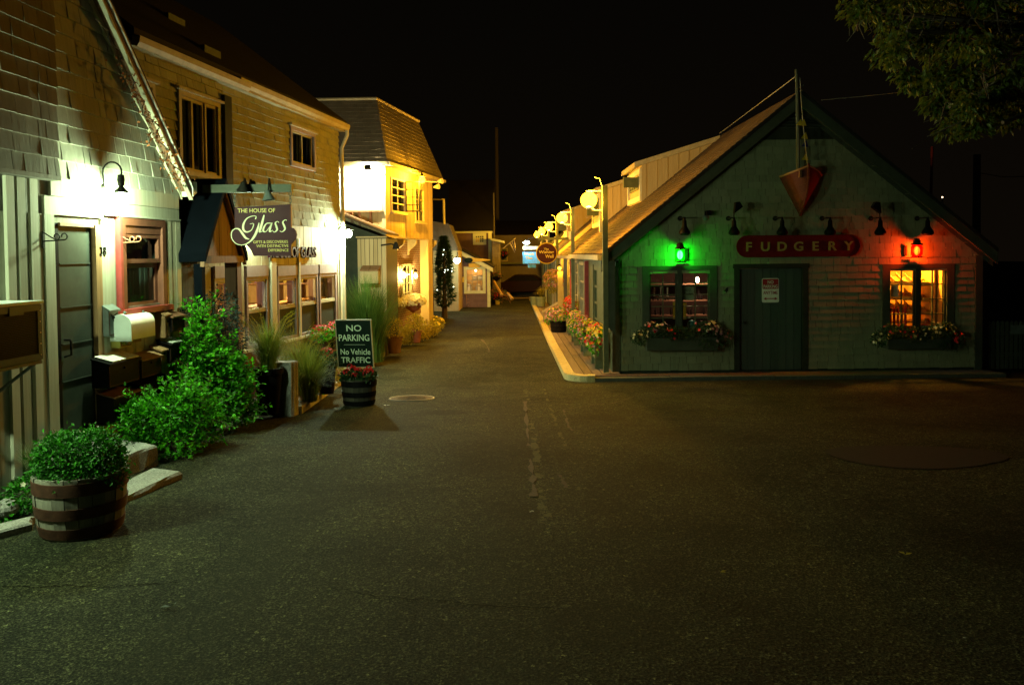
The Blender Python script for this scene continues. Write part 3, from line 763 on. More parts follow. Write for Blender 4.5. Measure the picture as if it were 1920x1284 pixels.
for k in range(5): mb = MB(); mb.cyl(L1.p(au1 - .025, .408, 1.12 + .09 * k), L1.p(au1 - .025, .412, 1.12 + .09 * k), .006, None, 8); mb.build('screw', M['white'], t)

# ---------------------------------------------------------------- mail boxes beside the door
GRPM = 'mail boxes on the shingled house wall'
def wbox(name, label, r, dep, body, lidm, lid='slope', extra=None):
    """r = pixel rectangle of its face; dep = how far it stands out of the wall"""
    u0, u1, z0, z1 = L1.rect(*r, dep)
    t = thing(name, L1.p((u0 + u1) / 2, .03, z0), label, 'mail box', GRPM)
    mb = MB()
    if lid == 'slope':
        mb.hexa(L1, [(u0, .022, z0), (u1, .022, z0), (u1, dep, z0), (u0, dep, z0)], [(u0, .022, z1), (u1, .022, z1), (u1, dep, z1 - .05), (u0, dep, z1 - .05)]); o_ = mb.build('body', body, t); bv = o_.modifiers.new('b', 'BEVEL'); bv.width = .008; bv.segments = 2
        mb = MB(); mb.hexa(L1, [(u0 - .012, .022, z1 + .003), (u1 + .012, .022, z1 + .003), (u1 + .012, dep + .022, z1 - .054), (u0 - .012, dep + .022, z1 - .054)],
                           [(u0 - .012, .022, z1 + .018), (u1 + .012, .022, z1 + .018), (u1 + .012, dep + .022, z1 - .038), (u0 - .012, dep + .022, z1 - .038)]); mb.build('lid', lidm, t)
    else:
        mb.box(L1, u0, u1, .022, dep, z0, z1 - .03); mb.build('body', body, t)
        mb = MB(); mb.box(L1, u0 - .015, u1 + .015, .022, dep + .02, z1 - .028, z1); mb.build('lid', lidm, t)
    um = (u0 + u1) / 2; mb = MB(); mb.lathe(L1.p(um, dep, z0 + (z1 - z0) * .62), [(.0, -.002), (.012, .0), (.012, .012), (.0, .018)], 10, L1.un); mb.build('knob', M['iron'], t, True)
    mb = MB(); mb.box(L1, u0 + .012, u1 - .012, dep, dep + .003, z0 + .012, z0 + .02); mb.box(L1, u0 + .012, u0 + .018, dep, dep + .003, z0 + .021, z1 - .07); mb.box(L1, u1 - .018, u1 - .012, dep, dep + .003, z0 + .021, z1 - .07); mb.build('seam', M['rust'], t)
    return t, u0, u1, z0, z1
t, a, b, c, d = wbox('mail_box', 'narrow grey metal mail box with peaked back plate and slots', (203, 575, 223, 628), .09, M['greybox'], M['greybox'])
mb = MB(); mb.prism(L1, [(a, d), (b, d), ((a + b) / 2, d + .075)], .021, .026); mb.build('peak_plate', M['greybox'], t)
mb = MB()
for k in range(3): mb.box(L1, b - .07, b - .02, .0905, .094, c + .05 + .028 * k, c + .062 + .028 * k)
mb.build('slots', M['black'], t)
mb = MB(); mb.prism(L1, [(a + .03, d - .07), ((a + b) / 2, d - .16), (b - .03, d - .07), ((a + b) / 2, d - .1)], .0905, .095); mb.build('ornament', M['iron'], t)
t, a, b, c, d = wbox('mail_box', 'mustard yellow mail box with black number 2', (224, 592, 247, 648), .13, M['yellowbox'], M['yellowbox'], 'flat')
lettering('2', L1, b - .045, c + .09, .131, .075, M['black'], 'digit', t, depth=.002)
mb = MB(); mb.prism(L1, [(a + .02, d - .04), (b - .02, d - .04), (b - .04, d - .12), (a + .04, d - .1)], .1305, .15); mb.build('flap', M['yellowbox'], t)
# white rounded mail box, axis along the wall
c1 = L1.uz(277, 632, .27); ub, zb = c1[0] - .13, c1[1]
t = thing('mail_box', L1.p(ub, .15, zb), 'white rounded rural mail box under the red window', 'mail box', GRPM)
def arch(b0, b1, z0, zt, n=12):
    r = (b1 - b0) / 2; pts = [(b0, z0), (b1, z0)]
    for i in range(n + 1):
        a_ = math.pi * i / n; pts.append(((b0 + b1) / 2 + r * math.cos(a_), zt - r + r * math.sin(a_)))
    return pts
LU = Fr(L1.p(0, 0, 0), L1.un, L1.ux)     # a = out of the wall, b = along the wall
mb = MB(); mb.prism(LU, arch(.06, .26, zb, zb + .25), ub - .16, ub + .30); mb.build('body', M['whitebox'], t, True)
mb = MB(); mb.prism(LU, arch(.045, .275, zb - .012, zb + .265), ub - .185, ub - .161); mb.build('door', M['whitebox'], t, True)
mb = MB(); mb.ball(L1.p(ub - .1, .16, zb + .275), .016); mb.ball(L1.p(ub + .25, .16, zb + .262), .012); mb.build('latch', M['greybox'], t, True)
mb = MB(); mb.box(L1, ub - .05, ub + .2, .022, .16, zb - .05, zb - .001); mb.build('bracket', M['bdbrown'], t)
t, a, b, c, d = wbox('mail_box', 'narrow brown wooden mail box right of the white one', (309, 584, 320, 632), .14, M['bdbrown'], M['bdbrown'])
t, a, b, c, d = wbox('mail_box', 'dark mail box with lit copper lid at the house corner', (322, 588, 347, 618), .17, M['darkpot'], M['copper'])
t, a, b, c, d = wbox('mail_box', 'long black mail box with a newspaper on its lid', (203, 676, 262, 712), .2, M['black'], M['black'])
mb = MB(); mb.hexa(L1, [(a + .04, .03, d + .021), (b - .03, .03, d + .021), (b - .02, .21, d - .03), (a + .06, .21, d - .03)], [(a + .04, .03, d + .033), (b - .03, .03, d + .033), (b - .02, .21, d - .018), (a + .06, .21, d - .018)])
p_ = mb.build('newspaper', M['paper'], None); tag(p_, 'folded newspaper lying on the long black mail box lid', 'newspaper')
t, a, b, c, d = wbox('mail_box', 'low dark brown mail box beside the newspaper box', (264, 668, 303, 700), .18, M['darkpot'], M['bdbrown'])
t, a, b, c, d = wbox('mail_box', 'small brown wooden mail box under the copper lidded one', (301, 651, 315, 682), .15, M['bdbrown'], M['bdbrown'])
t, a, b, c, d = wbox('mail_box', 'black mail box with printed paper on its lid', (318, 640, 349, 672), .18, M['black'], M['black'])
mb = MB(); mb.hexa(L1, [(a + .02, .06, d + .012), (b - .05, .06, d + .012), (b - .03, .19, d - .03), (a + .05, .19, d - .03)], [(a + .02, .06, d + .02), (b - .05, .06, d + .02), (b - .03, .19, d - .022), (a + .05, .19, d - .022)])
p_ = mb.build('newspaper', M['paper'], None); tag(p_, 'crumpled printed paper lying on the black mail box near the shrub', 'newspaper')
t, a, b, c, d = wbox('mail_box', 'low dark mail box with copper lid by the door foot', (212, 738, 268, 772), .2, M['darkpot'], M['copper'])
t, a, b, c, d = wbox('mail_box', 'black mail box with orange number 20', (262, 716, 320, 748), .2, M['black'], M['black'])
lettering('20', L1, b - .07, c + .05, .2005, .09, M['copper'], 'digits', t, depth=.002)

# vine on the rake
t = thing('climbing_vine', L1.p(uend, .3, 2.6), 'rusty brown vine climbing the pale rake board of the shingled house', 'vine')
mb = MB(); lf = MB(); pts = []
for k in range(26):
    f = k / 25; q = L1.uz(336 - 150 * f + 8 * math.sin(k * 1.7), 335 - 300 * f, .18); pts.append(L1.p(q[0], .185 + .02 * math.sin(k), q[1]))
    if f < .75:
        for _ in range(int(16 * (1 - f) ** 1.3) + 2):
            lf.leaf(pts[-1] + V((RND.gauss(0, .05), RND.gauss(0, .07), RND.gauss(0, .06))), V((RND.gauss(0, 1), RND.gauss(0, 1), RND.gauss(-.6, 1))), V((1, RND.gauss(0, .5), .3)), RND.uniform(.03, .055), RND.uniform(.02, .035))
for k in range(6):
    q0 = pts[k * 3]; mb.tube([q0, q0 + V((.02, -.1, -.03)), q0 + V((.01, -.22 - .03 * k, .02))], .004, 5)
    for _ in range(14): lf.leaf(q0 + V((RND.uniform(0, .03), RND.uniform(-.28, 0), RND.gauss(0, .04))), V((RND.gauss(0, 1), RND.gauss(0, 1), RND.gauss(-.5, 1))), V((1, 0, .3)), .04, .026)
mb.tube(pts, .006, 5); mb.build('stem', M['bark'], t); lf.build('leaves', M['leafred'], t)

# granite step and slab, barrel with mum, kerb stones by the wall
def stone(name, corners, z0, z1, label, cat, mat=M['granite'], grp=None):
    mb = MB(); n = len(corners)
    top = []; k = 5
    lo = [(x, y, z0) for x, y in corners]
    # rough top edge: every side split and jittered
    ring = []
    for i in range(n):
        xa, ya = corners[i]; xb, yb = corners[(i + 1) % n]
        for j in range(k): ring.append((xa + (xb - xa) * j / k, ya + (yb - ya) * j / k))
    jit = [(RND.uniform(-.012, .012), RND.uniform(-.012, .012)) for _ in ring]
    lo = [(x + a_, y + b_, z0) for (x, y), (a_, b_) in zip(ring, jit)]; mid = [(x + RND.uniform(-.012, .012), y + RND.uniform(-.012, .012), z1 - .02 + RND.uniform(-.012, .006)) for x, y in ring]
    cx_, cy_ = sum(x for x, y in ring) / len(ring), sum(y for x, y in ring) / len(ring)
    hi = [(cx_ + (x - cx_) * .955, cy_ + (y - cy_) * .955, z1 + RND.uniform(-.005, .005)) for x, y in ring]
    q = len(ring); mb.raw(lo + mid + hi, [(i, (i + 1) % q, q + (i + 1) % q, q + i) for i in range(q)] + [(q + i, q + (i + 1) % q, 2 * q + (i + 1) % q, 2 * q + i) for i in range(q)] + [tuple(range(2 * q, 3 * q))])
    o = mb.build(name, mat); tag(o, label, cat, grp); return o
a = ong(226, 942); b = ong(340, 897)
stone('stone_slab', [(a.x - .25, a.y), (a.x + .04, a.y - .02), (b.x, b.y), (b.x - .30, b.y + .12)], g(6.5) - .1, g(6.5) + .055, 'low rough granite slab lying on the asphalt before the step', 'stone')
a = ong(236, 912); b = ong(292, 880)
stone('stone_step', [(-4.16, a.y + .05), (a.x - .22, a.y + .15), (b.x - .05, b.y + .16), (-4.1, b.y + .55)], -.2, .135, 'thick rough granite step block against the slate door', 'step')
a = ong(62, 990); stone('edging_stone', [(a.x - .05, a.y + .1), (a.x + .02, a.y - .05), (a.x - .45, a.y - .75), (a.x - .62, a.y - .7)], -.1, .06, 'long rough edging stone at the frame edge beside the half barrel', 'stone')
bx = ong(20, 985); mb = MB(); mb.ball(V((bx.x - .12, bx.y + .12, .08)), .10, .7); mb.build('fieldstone', M['granite']); tag(bpy.data.objects['fieldstone'], 'round grey fieldstone in the weedy bed left of the barrel', 'stone')

def half_barrel(loc, r, h, label, grp, mats, fill=True):
    """half barrel planter: staves, hoops, soil"""
    t = thing('half_barrel', loc, label, 'planter', grp); x, y, z = loc
    n = 22; mb = MB(); kk = 5
    prof = [(r * (.84 + .16 * (i / kk) ** .75 + .03 * math.sin(math.pi * i / kk)), h * i / kk) for i in range(kk + 1)]
    for j in range(n):
        a0 = 6.2832 * (j + .03) / n; a1 = 6.2832 * (j + .97) / n; dr = RND.uniform(-.004, .004); dh = RND.uniform(-.006, .006); vs = []
        for i, (rr_, zz) in enumerate(prof):
            zz = zz + (dh if i == kk else 0)
            for q, aa in ((rr_ + dr, a0), (rr_ + dr, a1), (rr_ - .022, a1), (rr_ - .022, a0)): vs.append((x + q * math.cos(aa), y + q * math.sin(aa), z + zz))
        fs = [(i * 4 + e, i * 4 + (e + 1) % 4, i * 4 + 4 + (e + 1) % 4, i * 4 + 4 + e) for i in range(kk) for e in range(4)] + [(kk * 4, kk * 4 + 1, kk * 4 + 2, kk * 4 + 3)]
        mb.raw(vs, fs)
    mb.build('staves', mats[0], t)
    for f, wd in ((.04, .07), (.36, .075), (.74, .085)):
        def rz(q): return r * (.84 + .16 * q ** .75 + .03 * math.sin(math.pi * q)) + .008
        mb = MB(); mb.lathe((x, y, z), [(rz(f) - .006, h * f), (rz(f), h * f), (rz(f + wd / h * .5), h * f + wd * .5), (rz(f + wd / h), h * f + wd), (rz(f + wd / h) - .006, h * f + wd)], 44); mb.build('hoop', mats[1], t, True)
    mb = MB(); mb.lathe((x, y, z), [(r * .93, h * .86), (.01, h * .9)], 24); mb.build('soil', M['soil'], t)
    return t
bc = ong(145, 1016); bl = V((bc.x - .10, bc.y + .25, g(bc.y)))
t = half_barrel((bl.x, bl.y, bl.z), .298, .42, 'big weathered half barrel with rusty hoops in the left foreground', 'half barrel planters', (M['barrel'], M['rust']))
c = bl + V((.0, 0, .42)); s = thing('mum_shrub', c, 'round leafy green mum filling the foreground half barrel', 'plant')
mb = MB(); lob = [(c + V((0, 0, .05)), .30, .30, .22), (c + V((-.12, -.02, .10)), .17, .2, .17), (c + V((.10, 0, .12)), .18, .2, .16), (c + V((.2, -.05, .0)), .14, .16, .13), (c + V((-.22, 0, .0)), .12, .16, .12)]
lob = [(q, a_ * .95, b_ * .95, c_) for q, a_, b_, c_ in lob]; blobs(mb, lob, 9000, .026, .017, .72, .5); blobs(mb, [(q, a_ * 1.14, b_ * 1.12, c_ * 1.2) for q, a_, b_, c_ in lob], 420, .034, .02, .93, .5); mb.build('foliage', M['leafmum'], s)
mb = MB(); blobs(mb, [(q, a_ * .98, b_ * .98, c_) for q, a_, b_, c_ in lob], 700, .026, .017, .85, .4); mb.build('dark_leaves', M['leafdark'], s)
mb = MB()
for _ in range(26):
    a_ = RND.random() * 6.28; mb.tube([c + V((.05 * math.cos(a_), .05 * math.sin(a_), -.06)), c + V((.2 * math.cos(a_), .2 * math.sin(a_), .1 + .1 * RND.random()))], .004, 4)
mb.build('stems', M['bark'], s)
# weeds in the narrow bed left of the barrel
q = ong(48, 965); s = thing('weedy_plant', (q.x, q.y + .1, g(q.y)), 'low weeds with one white flower between wall and half barrel', 'plant'); mb = MB()
blobs(mb, [(V((q.x, q.y + .1, .12)), .16, .3, .14), (V((q.x - .12, q.y - .1, .04)), .16, .25, .08)], 900, .05, .022, .3); mb.build('foliage', M['leafmum'], s)
mb = MB(); mb.bloom(V((q.x + .05, q.y, .27)), V((.5, -1, .3)), .03); mb.bloom(V((q.x + .02, q.y - .05, .23)), V((.5, -1, .3)), .022); mb.build('blossoms', M['flowerwhite'], s)
q = at(42, 880, 5.75); s = thing('wispy_plant', (q.x, q.y, g(5.7)), 'wispy feathery plant leaning left behind the half barrel', 'plant'); mb = MB()
tuft(mb, (q.x + .08, q.y, .28), 260, .36, 1.0, .0025, .05, (.5, 1.5)); mb.build('foliage', M['grassgreen'], s)
# ================================================================ LEFT: glass shop
h2 = thing('glass_shop', L2.p(13, -1, g(13)), 'two-storey tan shingled shop with mauve framed windows behind the hanging sign', 'shop')
u0h, u1h = 9.45, L2.u(637); zEv = 4.40; GB2 = g(16) - .3
def wrect(px0, px1, z0, z1): return (L2.u(px0), L2.u(px1), z0, z1)
upper = [wrect(336, 413, 2.98, 4.06), wrect(232, 292, 2.95, 4.02), wrect(545, 591, 3.44, 4.12)]
ZL0, ZL1 = .50, 1.74
lower = [wrect(397, 437, ZL0, ZL1 + .03), wrect(457, 498, ZL0, ZL1 + .02), wrect(516, 553, ZL0, ZL1), wrect(558, 592, ZL0, ZL1), wrect(595, 627, ZL0, ZL1)]
inn = [(a + .04, b - .04, c + .04, d - .2) for a, b, c, d in lower] + [(a + .04, b - .04, c + .04, d - .04) for a, b, c, d in upper]
mb = MB(); slab(mb, L2, u0h, u1h, GB2, 2.4, inn); slab(mb, L2, u0h, u1h, 2.4, zEv, inn)
mb.box(L2, u1h - .14, u1h, -5, -.14, GB2, zEv); mb.box(L2, u0h, u0h + .14, -5, -.14, GB2, zEv); mb.box(L2, u0h + .14, u1h - .14, -5, -4.9, GB2, zEv)
mb.prism(Fr(L2.p(u1h, 0, 0), L2.un, -L2.ux), [(0, zEv), (-5, zEv), (-2.5, zEv + 1.9)], 0, .14)
mb.build('wall', M['woodbrown'], h2)
mb = MB(); courses(mb, L2, 2.43, zEv, .122, lambda z: (u0h, u1h), upper, 0, .10, .24, .029); mb.build('shingle_siding', M['sh2'], h2)
mb = MB(); boards(mb, L2, u0h, u1h - .12, 1.76, 2.42, lower, .16, 0, .016)
boards(mb, L2, u0h, u1h - .12, ZL0, 1.755, [(a - .07, b + .07, c, d) for a, b, c, d in lower], .12, 0, .018); mb.build('board_siding', M['bd2'], h2)
mb = MB(); boards(mb, L2, u0h, u1h - .05, GB2, ZL0 - .05, (), .2, 0, .02); mb.build('base_boards', M['woodbrown'], h2)
mb = MB(); mb.box(L2, u0h, u1h - .11, .001, .06, ZL0 - .045, ZL0 - .004); mb.build('ledge', M['cream'], h2)
mb = MB(); mb.box(L2, u1h - .11, u1h + .03, .0, .05, GB2, 2.42); mb.box(L2, u1h, u1h + .03, -.1, .0, GB2, 2.42); mb.build('corner_board', M['cream'], h2)
for a_, b_, c_ in ((503, 512, 2.40), (555, 557.5, 2.2)):
    mb = MB(); mb.box(L2, L2.u(a_), L2.u(b_), .02, .055, ZL0, c_); mb.build('corner_board', M['cream'], h2)
# dark vertical board by the big window, sign beam fixing
mb = MB(); mb.box(L2, L2.u(418), L2.u(431), .025, .08, 2.5, 4.2); mb.build('corner_board', M['gtrimd'], h2)
# shop windows: mauve header, tan sash, clear upper pane, dark screen below
for i, (a, b, c, d) in enumerate(lower):
    mb = MB(); mb.box(L2, a, b, -.02, .045, d - .17, d); wn_ = mb.build('window', M['lav'], h2)
    mb = MB(); frame(mb, L2, a, b, c, d - .172, .05, -.03, .035); mb.build('frame', M['lav' if i else 'tantrim'], wn_)
    zm = c + (d - .17 - c) * .52
    mb = MB(); frame(mb, L2, a + .052, b - .052, zm, d - .225, .028, -.03, .012); mb.box(L2, a + .052, b - .052, -.035, .02, zm - .035, zm - .001); mb.build('sash', M['tantrim'], wn_)
    mb = MB(); mb.box(L2, a + .07, b - .07, -.014, -.010, zm + .02, d - .24); mb.build('glass', M['glass'], wn_)
    mb = MB(); mb.box(L2, a + .052, b - .052, -.012, -.004, c + .05, zm - .036); mb.build('screen', M['screen'], wn_)
# upstairs windows
for i, (a, b, c, d) in enumerate(upper):
    mb = MB(); frame(mb, L2, a, b, c, d, .06, -.03, .05); wn_ = mb.build('window', M['tantrim' if i < 2 else 'lav'], h2)
    mb = MB(); mb.box(L2, a - .05, b + .05, .02, .09, d + .001, d + .035); mb.build('head_moulding', M['tantrim'], wn_)
    mb = MB(); k = (3, 2, 2)[i]
    for j in range(k):
        x0 = a + .06 + (b - a - .12) * j / k; x1 = a + .06 + (b - a - .12) * (j + 1) / k; frame(mb, L2, x0 + .002, x1 - .002, c + .061, d - .061, .035, -.02 - .02 * (j % 2), .02 - .02 * (j % 2))
    mb.build('sash', M['tantrim'], wn_)
    mb = MB(); mb.box(L2, a + .05, b - .05, -.034, -.03, c + .05, d - .05); mb.build('glass', M['glassdark'], wn_)
    mb = MB()
    for j in range(int((b - a) / .055)):
        if (j // 3) % 2 == 0 or i == 2: mb.box(L2, a + .03 + .055 * j, a + .085 + .055 * j, -.14 - .02 * (j % 2), -.12 - .02 * (j % 2), c + .03, d - .03)
    mb.build('curtain', M['curtain'], wn_)
# roof: gable along the lane
ROo = Fr(L2.p(0, 0, 0), L2.un, L2.ux)
sl2 = .76
mb = MB(); mb.prism(ROo, [(.16, zEv + .06), (-2.5, zEv + .06 + sl2 * 2.66), (-2.5, zEv + .17 + sl2 * 2.66), (.16, zEv + .15)], u0h - .02, u1h + .06)
mb.prism(ROo, [(-5.3, zEv + .06), (-5.3, zEv + .15), (-2.5, zEv + .17 + sl2 * 2.66), (-2.5, zEv + .06 + sl2 * 2.66)], u0h - .02, u1h + .06); mb.build('roof', M['roof'], h2)
ub = L2.u(443, 135)
mb = MB(); mb.box(L2, u0h - .02, u1h + .06, .02, .13, zEv - .05, zEv - .0); mb.box(L2, u0h - .02, u1h + .05, .131, .15, zEv - .06, zEv + .06); mb.build('soffit', M['tantrim'], h2)
mb = MB()
for a, b, dz in ((u0h - .02, ub, -.02), (ub - .3, u1h + .08, .012)):
    mb.add(L2, [(a, .152, zEv + .06 + dz), (a, .152, zEv - .03 + dz), (a, .19, zEv - .05 + dz), (a, .225, zEv + .0 + dz), (a, .235, zEv + .07 + dz), (b, .152, zEv + .06 + dz), (b, .152, zEv - .03 + dz), (b, .19, zEv - .05 + dz), (b, .225, zEv + .0 + dz), (b, .235, zEv + .07 + dz)],
           [(0, 1, 6, 5), (1, 2, 7, 6), (2, 3, 8, 7), (3, 4, 9, 8), (0, 4, 3, 2, 1), (5, 6, 7, 8, 9)])
gt = mb.build('gutter', M['tantrim'], h2)
mb = MB(); ue = u1h + .02; mb.tube([L2.p(ue, .19, zEv - .03), L2.p(ue, .19, zEv - .12), L2.p(ue, .07, zEv - .38), L2.p(ue, .07, -.2), L2.p(ue, .07, g(16) + .15)], .036, 8); mb.build('downspout', M['cream'], gt, True)
# roof vents
for px, py in ((392, 98), (325, 38)):
    d_ = ray(px, py); 
    # meet the roof slope: a(out) , z
    lo, hi = 8., 20.
    for _ in range(40):
        mid = (lo + hi) / 2; q = EYE + d_ * (mid / d_.y); a_ = (q - L2.o).dot(L2.un); zr = zEv + .16 + sl2 * (.16 - a_)
        if q.z > zr: lo = mid
        else: hi = mid
        if a_ > .16: lo = mid
    q = EYE + d_ * (lo / d_.y); u = (q - L2.o).dot(L2.ux); a_ = (q - L2.o).dot(L2.un)
    mb = MB(); mb.box(L2, u - .22, u + .22, a_ - .12, a_ + .06, q.z - .06, q.z + .05); mb.build('roof_vent', M['greybox'], h2)
mp = L2.p(11.6, -1.6, zEv + 1.2)
mb = MB(); mb.cyl(mp, mp + V((0, 0, 2.6)), .025, .02); mb.build('antenna_mast', M['greybox'], h2)
# lit room behind the shop windows
mb = MB(); mb.box(L2, u0h + .2, u1h - .2, -3.0, -2.95, GB2, 2.3); mb.box(L2, u0h + .2, u1h - .2, -2.95, -.2, 2.25, 2.3); mb.box(L2, u0h + .2, u1h - .2, -2.95, -.2, .0, .05); mb.box(L2, u1h - .26, u1h - .2, -2.95, -.16, .05, 2.25); mb.build('shop_room', M['interior'], h2)
mb = MB()
for z in (.55, .95, 1.35, 1.72): mb.box(L2, u1h - .5, u1h - .27, -2.4, -.2, z, z + .03)
for k in range(6): mb.box(L2, u1h - .5, u1h - .27, -2.4 + .43 * k, -2.37 + .43 * k, .05, 2.1)
mb.build('wall_shelves', M['bdbrown'], h2)
for k in range(30):
    mt_ = RND.choice(('amber', 'purplecloth', 'yellowpot', 'greenpot', 'teal')); q = L2.p(u1h - .38, -.3 - .068 * k, RND.choice((.58, .98, 1.38))); hh = RND.uniform(.14, .3); mb = MB(); mb.lathe(q, [(.03, 0), (.05, hh * .4), (.02, hh * .75), (.035, hh)], 8); o = mb.build('glass_vase', M[mt_], None, True); tag(o, 'coloured glass vase on the lit shelves at the end of the glass shop room', 'vase', 'glassware on the end shelves')
mb = MB()
for z in (.75, 1.1, 1.45): mb.box(L2, u0h + .4, u1h - .6, -2.9, -2.6, z, z + .025)
for k in range(8): mb.box(L2, 9.9 + .8 * k, 9.93 + .8 * k, -2.9, -2.6, .05, 2.2)
mb.build('display_shelves', M['shelf'], h2)
t = thing('shop_ceiling_lamp', L2.p(14.2, -.9, 2.2), 'small bright ceiling lamp seen through the fourth shop window', 'lamp')
mb = MB(); mb.cyl(L2.p(14.2, -.9, 2.25), L2.p(14.2, -.9, 1.55), .012); mb.build('stem', M['iron'], t)
mb = MB(); mb.ball(L2.p(14.2, -.9, 1.50), .05); mb.build('bulb', lampmat('warm_shop_bulb', (1, .72, .3), FLUX['glass'], balla(.06)), t, True)
t = thing('shop_ceiling_lamp', L2.p(11.6, -1.2, 2.2), 'small bright ceiling lamp above the violet glassware', 'lamp')
mb = MB(); mb.cyl(L2.p(11.6, -1.2, 2.25), L2.p(11.6, -1.2, 2.1), .015); mb.build('stem', M['iron'], t)
mb = MB(); mb.ball(L2.p(11.6, -1.2, 2.03), .05); mb.build('bulb', lampmat('violet_shop_bulb', (.9, .75, .9), FLUX['glass'] * .7, balla(.05)), t, True)
# glassware on display: vases standing in the windows
vz = [(.0, 'VASE')]
for k, (px, hh, mt_, lab) in enumerate(((415, .30, 'amber', 'round amber glass plate vase in the first shop window'), (470, .26, 'purplecloth', 'violet glass vase in the second shop window'), (484, .20, 'yellowpot', 'yellow glass vase in the second shop window'),
                                        (530, .22, 'greenpot', 'green glass vase in the third shop window'), (570, .26, 'amber', 'tall amber glass vase in the fourth shop window'), (582, .18, 'yellowpot', 'short yellow glass vase in the fourth shop window'), (612, .34, 'amber', 'tall amber glass vase in the last shop window'))):
    u = L2.u(px); zb = ZL0 + (ZL1 - .17 - ZL0) * .52; q = L2.p(u, -.28, zb)
    mb = MB(); mb.lathe(q, [(.04, 0), (.07, hh * .35), (.03, hh * .7), (.05, hh), (.045, hh)], 16); o = mb.build('glass_vase', M[mt_], None, True); tag(o, lab, 'vase', 'glassware in the shop windows')
mb = MB(); mb.box(L2, u0h + .3, u1h - .3, -.5, -.16, ZL0 + .55, ZL0 + .60); mb.box(L2, u0h + .3, u1h - .3, -.5, -.48, GB2, ZL0 + .55); mb.build('display_counter', M['shelf'], h2)

# lettering fixed on the wall
zt = L2.z(548, 474)
t = lettering('HOUSE OF GLASS', L2, L2.u(592, 474, .06), zt - .08, .06, .19, M['redtin'], 'wall_lettering', None, 'RIGHT', .02, sx=.92, bold=.004)
tag(t, 'raised dark red letters HOUSE OF GLASS on the tan wall', 'lettering'); t.data.materials[0] = M['plum']
# lantern on the wall behind the hanging sign
u, z = L2.uz(474, 436, .15); t = thing('wall_lantern', L2.p(u, .05, z), 'white wall lantern hidden behind the hanging sign', 'lamp')
mb = MB(); mb.lathe(L2.p(u, .03, z + .1), [(.04, 0), (.04, .02), (.02, .03)], 12, L2.un); mb.tube([L2.p(u, .05, z + .1), L2.p(u, .11, z + .15), L2.p(u, .15, z + .12)], .01); mb.lathe(L2.p(u, .15, z), [(.07, .07), (.02, .11), (.01, .13)], 12); mb.build('bracket', M['iron'], t, True)
mb = MB(); mb.ball(L2.p(u, .15, z), .06); mb.build('globe', lampmat('lantern_globe', (.80, 1, .62), 60, balla(.06)), t, True)
# corner lamp
t = thing('corner_lamp', L2.p(u1h - .12, .06, L2.z(628, 440)), 'blazing white lantern at the far corner of the glass shop', 'lamp')
zc = L2.z(632, 437, .2)
mb = MB(); mb.lathe(L2.p(u1h - .10, .05, zc + .1), [(.05, 0), (.05, .02), (.02, .04)], 12, L2.un); mb.tube([L2.p(u1h - .10, .07, zc + .1), L2.p(u1h - .10, .16, zc + .16), L2.p(u1h - .10, .22, zc + .14)], .01); mb.lathe(L2.p(u1h - .1, .22, zc), [(.09, .075), (.03, .12), (.01, .15)], 14); mb.build('bracket', M['iron'], t, True)
mb = MB(); mb.ball(L2.p(u1h - .1, .22, zc), .075, 1.1); mb.build('globe', lampmat('corner_globe', (.80, 1, .66), FLUX['corner'], balla(.075)), t, True)

# ---------------------------------------------------------------- gabled porch hood
t = thing('porch_hood', V((-3.9, 10.2, g(10))), 'gabled entrance hood of brown boards on dark posts beside the red window house', 'porch')
xf = -3.72; ya, yb = 9.62, 11.0; ym = (ya + yb) / 2
HF = Fr((xf, 0, 0), (0, 1, 0), (1, 0, 0))
zbm = HF.z(400, 480); zap = HF.z(413, 352)
mb = MB(); boards(mb, HF, ya + .02, yb - .02, zbm, zbm + .01, (), .1) if False else None
nb = 14
for k in range(nb):
    a = ya + (yb - ya) * k / nb; b = ya + (yb - ya) * (k + 1) / nb
    def zt_(y): return zbm + (zap - zbm) * (1 - abs(y - ym) / ((yb - ya) / 2))
    pl = [(a + .002, zbm), (b - .002, zbm)]
    if zt_(b) > zbm + .01: pl.append((b - .002, zt_(b)))
    if a < ym < b: pl.append((ym, zap))
    if zt_(a) > zbm + .01: pl.append((a + .002, zt_(a)))
    if len(pl) > 2: mb.prism(HF, pl, -.03, -.005 + RND.uniform(-.002, .002))
mb.build('gable', M['bdbrown'], t)
dzs = (zap - zbm) / ((yb - ya) / 2); xb_ = -4.42
def rp(o0, o1): return [(ya - .07, zbm - .07 * dzs + o0), (ym, zap + o0), (yb + .07, zbm - .07 * dzs + o0), (yb + .07, zbm - .07 * dzs + o1), (ym, zap + o1), (ya - .07, zbm - .07 * dzs + o1)]
mb = MB(); q_ = rp(.02, .12)
mb.prism(HF, [q_[0], q_[1], q_[4], q_[5]], xb_ - xf + .2, .07); mb.prism(HF, [q_[1], q_[2], q_[3], q_[4]], xb_ - xf + .2, .07); mb.build('roof', M['navy'], t)
mb = MB(); q_ = rp(-.04, .019); mb.prism(HF, [q_[0], q_[1], q_[4], q_[5]], .0, .05); mb.prism(HF, [q_[1], q_[2], q_[3], q_[4]], .0, .05); mb.build('rake_board', M['woodbrown'], t)
mb = MB(); mb.box(HF, ya, yb, -.06, .04, zbm - .09, zbm - .001); mb.build('beam', M['bdbrown'], t)
for y, w_, mt_ in ((ya + .03, .1, 'navy'), (yb - .08, .17, 'woodbrown')):
    mb = MB(); mb.box(HF, y - w_ / 2, y + w_ / 2, -w_, .0, g(y) - .1, zbm - .092); mb.build('post', M[mt_], t)
